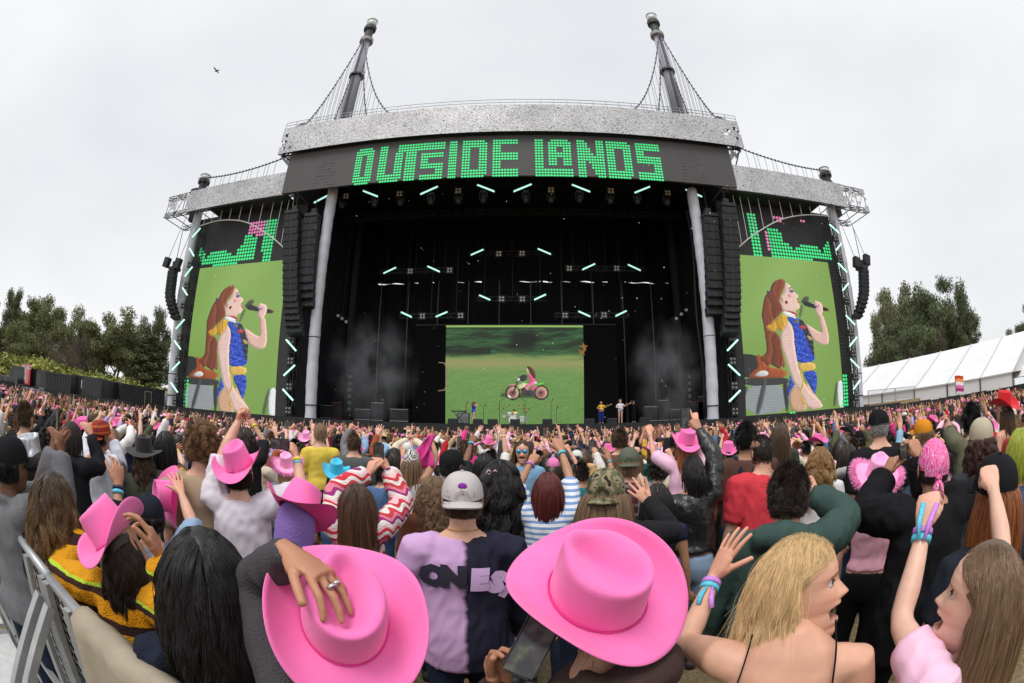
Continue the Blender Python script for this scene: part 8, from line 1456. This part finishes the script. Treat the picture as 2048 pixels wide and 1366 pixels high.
for tr in range(26000):
    r_ = math.sqrt(rnd.uniform(8.0 ** 2, 46 ** 2)); az = rnd.uniform(-1.3, 1.27); x, y = r_ * math.sin(az), r_ * math.cos(az)
    if y < 1.5 or not inside(x, y) or not far_ok(x, y, .62 + .012 * r_): continue
    if r_ < RMAX * .8: continue
    grid.setdefault((int(x // 1), int(y // 1)), []).append((x, y)); v, f, ids = LP[rnd.integers(24)]; h = rnd.uniform(.87, 1.0); a = math.atan2(x + 1, 38 - y) + rnd.normal() * .3; c_, s_ = math.cos(a), math.sin(a); w_ = v * h; w_ = np.stack([x + w_[:, 0] * c_ - w_[:, 1] * s_, y + w_[:, 0] * s_ + w_[:, 1] * c_, w_[:, 2]], 1)
    sk = SK[rnd.integers(6)]; tc_ = srgb(*TOPC[rnd.choice([0, 0, 1, 1, 1, 2, 2, 3, 4, 4, 5, 6, 6, 7, 8, 8, 9, 10, 11, 12, 17, 17, 18])][1]); pal = np.array([tc_, sk, HC[rnd.integers(5)], tc_ if rnd.random() < .5 else sk, srgb(*[(236, 220, 60), (196, 130, 214), (90, 190, 214)][rnd.integers(3)]), srgb(*[(240, 118, 182), (246, 168, 210), (240, 118, 182), (206, 170, 116), (40, 40, 42)][rnd.integers(5)]), srgb(*[(34, 34, 36), (210, 208, 204), (170, 40, 44), (60, 70, 60)][rnd.integers(4)]), (.01, .01, .012)])
    V.append(w_); F.append(f + k0); Cc.append(pal[ids]); k0 += len(w_); cnt += 1
me = vfmesh('crowd', (np.concatenate(V), np.concatenate(F))); setcol(me, np.concatenate(Cc)); link('crowd', me, M('crowd_far', rough=.8, var=.06, attr='col'), kind='stuff', label='dense far crowd with raised hands reaching up to the stage front', cat='crowd')
print('individuals', len(pts) + len(H_), 'mass', cnt, 'tris', sum(len(f) for f in F) * 2, 'rmax', RMAX, 'dups', sum(v for v in used.values() if v > 1))
# ================================================================ performers and gear on the stage
def performer(px, py_feet, Y, h, yaw, label, build='f', arms=None, tone='fair', topm=None, sleeve=.38, hem=.86, pants=None, hairst='long straight', hc='brown', short=None, lean=0):
    c = onY(px, py_feet, Y); fg = Fig(build, arms or {}, lean); t = thing('performer', label, 'performer', (c.x, Y, DECK), 'musicians on the stage', R(yaw), h / 1.7); put('body', fg.body(.02, 'mid', .35), skin(tone), t); put('shirt', fg.top(.02, sleeve=sleeve, hem=hem), topm, t)
    if pants: put('trousers', fg.pants(.024), pants, t)
    put('hair', CH[hairst][0], HM(hc), t, fg.hm.copy())['kind'] = 'stuff'; return t, fg, c
TMP2 = None
m_seq = M('blue_sequins', srgb(30, 70, 190), rough=.25, var=.5, scale=60, metal=.4); m_ylw = cloth('stage_yellow', (226, 180, 50)); m_boot = MS('yellow_boot', 222, 184, 70, rough=.4)
t, fg, c = performer(947, 846, 34, 1.7, -60, 'singer in blue sequin leotard with one arm thrown out and a microphone', 'f', {'R': dict(t=(.06, .22, 1.5), pose='hold', palm=(-1, 0, 0), hint=(.5, .3, -1)), 'L': dict(t=(-.62, -.12, 1.35), pose='open', palm=(0, 0, -1))}, 'pale', m_seq, 0, .86, None, 'long wavy', 'ginger')
b = MB(); b.tube([(0, 0, .93), (0, 0, 1.0)], [(.172, .128), (.162, .12)], 16); put('belt', b.mesh('belt', True), m_ylw, t)
for sg in (-1, 1): b = MB(); b.tube([(sg * .1, -.01, .3), (sg * .1, -.012, .2), (sg * .1, -.01, .08), (sg * .1, .03, .04), (sg * .105, .13, .03)], [.062, .052, .048, .05, .03], 10); put('boot', b.mesh('boot', True), m_boot, t)
def held(name, lab, cat, t, m, parts):
    o = thing(name, lab, cat); o.matrix_basis = t.matrix_basis @ m
    for nm, bb, mt in parts: put(nm, bb.mesh(nm, True), mt, o)
    return o
b1 = MB(); b1.tube([(0, 0, 0), (0, .17, .03)], [.014, .02], 8); b2 = MB(); b2.ball((0, .19, .035), .028, 10, 8)
held('microphone', 'black handheld microphone in the hand of the singer', 'microphone', t, Matrix.Translation((.04, .3, 1.57)) @ Matrix.Rotation(R(170), 4, 'Z'), (('handle', b1, m_blk), ('grille', b2, m_truss)))
GA = {'R': dict(t=(.12, .24, 1.1), pose='hold', palm=(0, -1, 0), hint=(1, -.4, -.2)), 'L': dict(t=(-.42, .3, 1.28), pose='hold', palm=(.5, -.6, .4), hint=(-.6, -.2, -1))}
def guitar(t, col, lab):
    b = MB(); pr = [(.0, .0), (.11, .02), (.16, .08), (.13, .16), (.1, .2), (.13, .27), (.12, .34), (.05, .36)]; out_ = pr + [(-x, y) for x, y in pr[::-1]]; n = len(out_); F_ = [Vector((x, 0, y)) for x, y in out_]; b.quad(*F_); b.quad(*[p + Vector((0, -.045, 0)) for p in F_][::-1])
    for k in range(n): b.quad(F_[k], F_[k] + Vector((0, -.045, 0)), F_[(k + 1) % n] + Vector((0, -.045, 0)), F_[(k + 1) % n])
    nk = MB(); nk.box((0, .01, .62), (.045, .025, .56)); hd_ = MB(); hd_.box((0, .01, .97), (.08, .02, .16)); pk = MB(); pk.box((.02, .006, .2), (.09, .008, .16))
    held('electric_guitar', lab, 'guitar', t, Matrix.Translation((.16, .2, 1.02)) @ Matrix.Rotation(R(-66), 4, 'Y'), (('guitar_body', b, MS('guitar_' + lab.split()[0], *col, rough=.25)), ('neck', nk, MS('maple', 190, 150, 100)), ('headstock', hd_, MS('maple', 190, 150, 100)), ('pickguard', pk, m_wht)))
t, fg, c = performer(1203, 846, 35, 1.7, 168, 'bass player in yellow top facing the crowd', 'f', GA, 'fair', m_ylw, .38, .9, cloth('stage_blue', (40, 60, 150)), 'long straight', 'dark'); guitar(t, (206, 150, 60), 'sunburst bass guitar held by the yellow top player')
t, fg, c = performer(1241, 846, 34.5, 1.76, 172, 'guitarist with blonde curls and white tee', 'f', GA, 'pale', cloth('white_tee', (214, 208, 218)), .38, .86, None, 'curly', 'blonde'); guitar(t, (226, 226, 224), 'white electric guitar held by the blonde guitarist')
t, fg, c = performer(1268, 846, 37.5, 1.8, 150, 'camera operator in black behind the guitarist', 'm', {'R': dict(t=(.1, .3, 1.5), pose='hold'), 'L': dict(t=(-.1, .3, 1.45), pose='hold')}, 'fair', cloth('black_tee', (32, 32, 35)), 1.0, .86, m_bpants, 'short', 'dark')
b1 = MB(); b1.box((0, 0, 0), (.16, .34, .2)); b2 = MB(); b2.tube([(0, .17, 0), (0, .34, 0)], [.06, .07], 12); held('video_camera', 'black shoulder video camera of the operator on stage', 'camera', t, Matrix.Translation((.05, .36, 1.62)), (('camera_body', b1, m_blk), ('lens', b2, m_blk)))
t, fg, c = performer(1028, 848, 37, 1.25, 180, 'drummer in yellow top behind the drum kit', 'f', {'R': dict(t=(.3, .4, 1.3), pose='fist'), 'L': dict(t=(-.3, .4, 1.25), pose='fist')}, 'tan', m_ylw, .3, .86, m_bpants, 'long wavy', 'dark')
# drum kit on its low riser
c = onY(1026, 848, 36); t = thing('drum_kit', 'white drum kit with cymbals in front of the centre screen', 'drum kit', (c.x, 36, DECK)); m_drum = MS('drum_shell', 214, 212, 214, rough=.25); m_cym = MS('cymbal', 190, 160, 90, rough=.3, metal=.8); m_skin_ = MS('drum_head', 226, 224, 220, rough=.4)
def drum(dx, dy, dz, r_, h, ax, nm):
    b = MB(); b.lathe((c.x + dx, 36 + dy, DECK + dz), [(r_, -h / 2), (r_ * 1.03, -h / 2 + .02), (r_, -h / 2 + .05), (r_, h / 2 - .05), (r_ * 1.03, h / 2 - .02), (r_, h / 2)], 20, axis=ax); o = b.build(nm, m_drum, t, smooth=False); b = MB(); b.lathe((c.x + dx + ax[0] * (h / 2 + .004), 36 + dy + ax[1] * (h / 2 + .004), DECK + dz + ax[2] * (h / 2 + .004)), [(r_ * .96, 0), (r_ * .96, .004)], 20, axis=ax); b.build('drum_head', m_skin_, o)
drum(0, 0, .34, .33, .45, (0, -1, 0), 'kick_drum'); drum(-.28, .15, .8, .16, .22, (0, -.35, .93), 'rack_tom'); drum(.2, .15, .8, .17, .24, (0, -.35, .93), 'rack_tom'); drum(.72, .3, .42, .22, .42, (0, -.1, .99), 'floor_tom'); drum(-.7, .35, .62, .18, .16, (0, -.1, .99), 'snare_drum')
for dx, dy, dz, r_ in ((-.95, .3, 1.25, .24), (-.55, .6, 1.5, .26), (.65, .6, 1.5, .27), (1.05, .25, 1.2, .3), (.95, .5, .95, .2)):
    b = MB(); b.lathe((c.x + dx, 36 + dy, DECK + dz), [(r_, 0), (r_ * .3, .03), (.03, .06)], 18, axis=(0, -.25, .97)); o = b.build('cymbal', m_cym, t, smooth=True); b = MB(); b.beam((c.x + dx, 36 + dy, DECK), (c.x + dx, 36 + dy, DECK + dz), .03); b.build('cymbal_stand', m_alu, o)
def mic_stand(px, py, Y, h, boom, lab):
    c = onY(px, py, Y); t = thing('microphone_stand', lab, 'stand', (c.x, Y, DECK), 'microphone stands on stage'); b = MB(); b.beam((c.x, Y, DECK), (c.x, Y, DECK + h), .035); b.build('pole', m_blk, t); b = MB(); b.beam((c.x, Y, DECK + h), (c.x + boom, Y, DECK + h + abs(boom) * .5 + .05), .03); b.build('boom', m_blk, t); b = MB(); b.ball((c.x + boom, Y, DECK + h + abs(boom) * .5 + .1), .05, 8, 6); b.build('microphone', m_blk, t)
    b = MB(); b.lathe((c.x, Y, DECK), [(.16, .002), (.16, .02), (.03, .04)], 12); b.build('base', m_blk, t)
for a in ((932, 846, 34.5, 1.5, .1, 'microphone stand beside the keyboard'), (967, 846, 35, 1.3, .15, 'microphone stand between singer and drum kit'), (999, 846, 36, 1.8, .5, 'overhead boom microphone stand at the drum kit, keyboard side'), (1050, 846, 36.5, 1.9, -.45, 'overhead boom microphone stand at the drum kit, guitar side'), (1102, 846, 35, 1.7, .12, 'microphone stand in the empty middle of the deck'), (1113, 846, 35.6, 1.2, .1, 'short microphone stand in the empty middle of the deck'), (1197, 846, 34, 1.4, .1, 'microphone stand before the bass player'), (1256, 846, 34, 1.5, -.12, 'microphone stand before the guitarist')): mic_stand(*a)
c = onY(920, 846, 36.5); t = thing('guitar_amplifier', 'grey fronted speaker cabinet under the keyboard', 'amplifier', (c.x, 36.5, DECK)); b = MB(); b.box((c.x + .25, 36.6, DECK + .45), (.95, .5, .88)); b.build('cabinet', m_blk, t); b = MB(); b.box((c.x + .25, 36.33, DECK + .45), (.85, .04, .76)); b.build('grille_cloth', MS('grille_grey', 150, 152, 156, rough=.7), t)
t = thing('keyboard', 'black keyboard on a crossed stand beside the singer', 'keyboard', (c.x, 35.9, DECK)); b = MB(); b.box((c.x, 35.9, DECK + 1.0), (1.15, .35, .1)); b.build('keybed', m_blk, t); b = MB(); b.box((c.x, 35.86, DECK + 1.055), (1.0, .16, .012)); b.build('key_strip', m_wht, t)
for s in (-1, 1): b = MB(); b.beam((c.x - .45 * s, 35.9, DECK), (c.x + .45 * s, 35.92 + .02 * s, DECK + .95), .05); b.build('stand_leg', m_blk, t)
k = 0
WL = ['wedge monitor beside the singer', 'wedge monitor facing the singer', 'wedge monitor between singer and drums', 'wedge monitor below the drum kit', 'wedge monitor right of centre deck gap', 'wedge monitor in front of the bass player', 'wedge monitor in front of the guitarist', 'wedge monitor at the edge past the guitarist']; WL[4] = 'wedge monitor in the empty middle of the deck'
for px, l_ in zip((905, 955, 985, 1030, 1095, 1180, 1225, 1290), WL):
    c = onY(px, 848, 33); t = thing('wedge_monitor', l_, 'speaker', (c.x, 33, DECK), 'wedge monitors on the deck'); b = MB(); w_ = .35; pr = [(0, 0), (.55, 0), (.55, .12), (.12, .38), (0, .3)]
    for sx in (-w_, w_): b.quad(*[(c.x + sx, 33 + y, DECK + z) for y, z in (pr if sx < 0 else pr[::-1])])
    for i in range(5): (y1, z1), (y2, z2_) = pr[i - 1], pr[i]; b.quad((c.x - w_, 33 + y1, DECK + z1), (c.x - w_, 33 + y2, DECK + z2_), (c.x + w_, 33 + y2, DECK + z2_), (c.x + w_, 33 + y1, DECK + z1))
    b.build('cabinet', m_blk, t); b = MB(); b.quad(*[(c.x + x, 33 + y, DECK + z) for x, y, z in ((-.3, .51, .16), (.3, .51, .16), (.3, .15, .385), (-.3, .15, .385))]); b.build('grille', m_grl, t)
# road cases and lamp racks in the wings
CL = ['beside the scaffold ladder, bus side', 'with red trim beside the ladder, bus side', 'low one below the smoke, bus side', 'tall one by the curtain pole, bus side', 'half hidden by the black panel, bus side', 'beside the lamp rack, tent side', 'tall one by the curtain pole, tent side', 'low one below the smoke, tent side', 'with red trim at the column, tent side', 'stacked at the column, tent side']
for (px, w_, h), l_ in zip(((655, 1.2, 1.1), (676, 1.0, 1.4), (728, 1.4, .9), (757, 1.1, 1.5), (800, 1.6, 1.0), (1300, 1.2, 1.2), (1325, .9, 1.7), (1352, 1.3, .9), (1392, 1.2, 1.5), (1404, 1.0, 1.9)), CL):
    c = onY(px, 840, 38.5); t = thing('road_case', f'black road case {l_}', 'case', (c.x, 38.5, DECK), 'road cases in the stage wings'); b = MB(); b.box((c.x, 38.5, DECK + .1 + h / 2), (w_, .8, h)); b.build('box', m_blk, t)
    for z in (.1, h + .1): b = MB(); b.box((c.x, 38.09, DECK + z), (w_ + .03, .03, .05)); b.build('edge_trim', MS('case_red', 150, 40, 40) if 'red' in l_ else m_alu, t)
    for sx in (-1, 1): b = MB(); b.lathe((c.x + sx * w_ * .38, 38.2, DECK + .05), [(.05, -.02), (.05, .02)], 10, axis=(1, 0, 0)); b.build('caster', m_truss, t)
for px, py0, l_ in ((688, 745, 'vertical lamp rack tower in the wing, bus side'), (1370, 745, 'vertical lamp rack tower in the wing, tent side')):
    c = onY(px, 840, 40); zt_ = onY(px, py0, 40).z; t = thing('lamp_rack', l_, 'truss tower', (c.x, 40, DECK), 'lamp racks in the wings'); b = MB(); truss(b, (c.x, 40, DECK + .02), (c.x, 40, zt_), .5, .05); b.build('truss_frame', m_truss, t)
    for k in range(6): b = MB(); b.lathe((c.x + .5, 39.9, DECK + 1 + k * (zt_ - DECK - 1.4) / 5), [(.16, 0), (.2, .1), (.12, .4)], 12, axis=(0, 1, 0)); b.build('lamp', MS('dim_lamp', 120, 118, 118, rough=.2), t)
for pts_, l_ in (([(672, 625), (699, 645)], 'tilted lamp bar hanging in the dark wing, bus side'), ([(1345, 640), (1378, 612)], 'tilted lamp bar hanging in the dark wing, tent side')):
    A, B = onY(*pts_[0], 39), onY(*pts_[1], 39); t = thing('lamp_bar', l_, 'light', (A + B) / 2); b = MB(); truss(b, A, B, .3, .04); b.build('bar', m_truss, t)
    for k in range(3): p = A.lerp(B, .2 + .3 * k); b = MB(); b.lathe(p + Vector((0, -.2, -.15)), [(.12, 0), (.15, .08), (.1, .35)], 12, axis=(0, 1, 0)); b.build('lamp', m_lamp, t)
    b = MB(); b.beam((A + B) / 2, ((A.x + B.x) / 2, 39, ZT), .04); b.build('hoist_chain', m_truss, t)
# cables down the inner columns
for px0, px1, l_ in ((652, 618, 'black cable loom hanging by the column, bus side'), (1372, 1406, 'black cable loom hanging by the column, tent side')):
    b = MB(); A, B = onY(px0, 420, 35.5), onY(px1, 830, 35.5)
    b.tube([A.lerp(B, u) + Vector((.15 * math.sin(u * 9), 0, 0)) for u in np.linspace(0, 1, 20)], .09, 6); b.build('cable_loom', m_blk, smooth=True, label=l_, cat='cable')
# smoke drifting in the wings
def smoke(name, c, r_, dens, lab, seed):
    m = bpy.data.materials.new(name); m.use_nodes = True; n = m.node_tree.nodes; l = m.node_tree.links.new; n.remove(n['Principled BSDF']); v = n.new('ShaderNodeVolumePrincipled'); v.inputs['Color'].default_value = (.92, .94, 1, 1); v.inputs['Anisotropy'].default_value = .1; t = n.new('ShaderNodeTexCoord'); nz_ = n.new('ShaderNodeTexNoise'); nz_.inputs['Scale'].default_value = 2.4; nz_.inputs['Detail'].default_value = 4; nz_.inputs['Roughness'].default_value = .6; mp = n.new('ShaderNodeMapping'); mp.inputs['Location'].default_value = (seed, seed, 0); l(t.outputs['Object'], mp.inputs[0]); l(mp.outputs[0], nz_.inputs[0])
    ln = n.new('ShaderNodeVectorMath'); ln.operation = 'LENGTH'; l(t.outputs['Object'], ln.inputs[0]); mr = n.new('ShaderNodeMapRange'); mr.inputs['From Min'].default_value = 1; mr.inputs['From Max'].default_value = .2; l(ln.outputs['Value'], mr.inputs[0]); m2 = n.new('ShaderNodeMapRange'); m2.inputs['From Min'].default_value = .42; m2.inputs['From Max'].default_value = .72; l(nz_.outputs[0], m2.inputs[0]); mu = n.new('ShaderNodeMath'); mu.operation = 'MULTIPLY'; l(mr.outputs[0], mu.inputs[0]); l(m2.outputs[0], mu.inputs[1]); m3 = n.new('ShaderNodeMath'); m3.operation = 'MULTIPLY'; m3.inputs[1].default_value = dens; l(mu.outputs[0], m3.inputs[0]); l(m3.outputs[0], v.inputs['Density']); l(v.outputs[0], n['Material Output'].inputs['Volume'])
    b = MB(); b.ball((0, 0, 0), 1, 24, 14); o = b.build('smoke', m, smooth=True, kind='stuff', label=lab, cat='smoke'); o.location = c; o.scale = r_
for px, py, r_, l_, sd in ((738, 740, (4.6, 2.2, 5.2), 'pale stage smoke drifting in the wing, bus side', 1), (1335, 745, (3.6, 2.2, 5.0), 'pale stage smoke drifting in the wing, tent side', 7)):
    c = onY(px, py, 37); smoke('smoke_' + str(sd), (c.x, 37, c.z), r_, .42, l_, sd)
# confetti flakes, a gull, a small flag
rnd2 = np.random.default_rng(4); b = MB()
for k in range(170):
    Y = rnd2.uniform(12, 33); c = onY(rnd2.uniform(180, 1700), rnd2.uniform(330, 835), Y); s = .022 + .0008 * Y; u = Vector(rnd2.normal(size=3)).normalized(); v = u.cross(Vector(rnd2.normal(size=3))).normalized(); b.quad(c - u * s, c + v * s * .6, c + u * s, c - v * s * .6)
b.build('confetti', M('confetti_paper', srgb(226, 226, 214), rough=.5, var=.3, scale=.2), kind='stuff', label='sparse pale confetti flakes drifting in front of the stage', cat='confetti')
c = at(433, 142, 40); t = thing('bird', 'tiny bird gliding in the cloudy sky', 'bird', c); b = MB(); b.tube([c + Vector((-.25, 0, 0)), c, c + Vector((.22, 0, .02)), c + Vector((.32, 0, .02))], [.01, .06, .05, .02], 8); b.build('body', m_blk, t, smooth=True)
for s in (-1, 1): b = MB(); b.quad(c + Vector((.08, 0, .02)), c + Vector((-.08, 0, .02)), c + Vector((-.16, s * .35, .14)), c + Vector((-.02, s * .5, .1))); b.build('wing', m_blk, t)
c = at(1912, 792, 9.0); t = thing('flag', 'small orange white and pink striped flag on a stick above the crowd', 'flag', (c.x, c.y, 1.7)); b = MB(); b.beam((c.x, c.y, 1.7), (c.x, c.y, c.z + .35), .012, n=6); b.build('stick', m_truss, t)
for k, cc in enumerate(((204, 60, 20), (240, 150, 80), (240, 238, 236), (214, 120, 170), (160, 40, 110))):
    b = MB(); z1 = c.z + .34 - k * .055; P_ = [Vector((c.x + .05 + .05 * i - .04, c.y + .02 * math.sin(i * 1.1), z1 + .012 * math.sin(i * .9))) for i in range(8)]
    for i in range(7): b.quad(P_[i], P_[i + 1], P_[i + 1] - Vector((0, 0, .055)), P_[i] - Vector((0, 0, .055)))
    b.build('stripe', MS('flag_%d' % k, *cc, rough=.7), t)
bpy.data.scenes.remove(TMP)
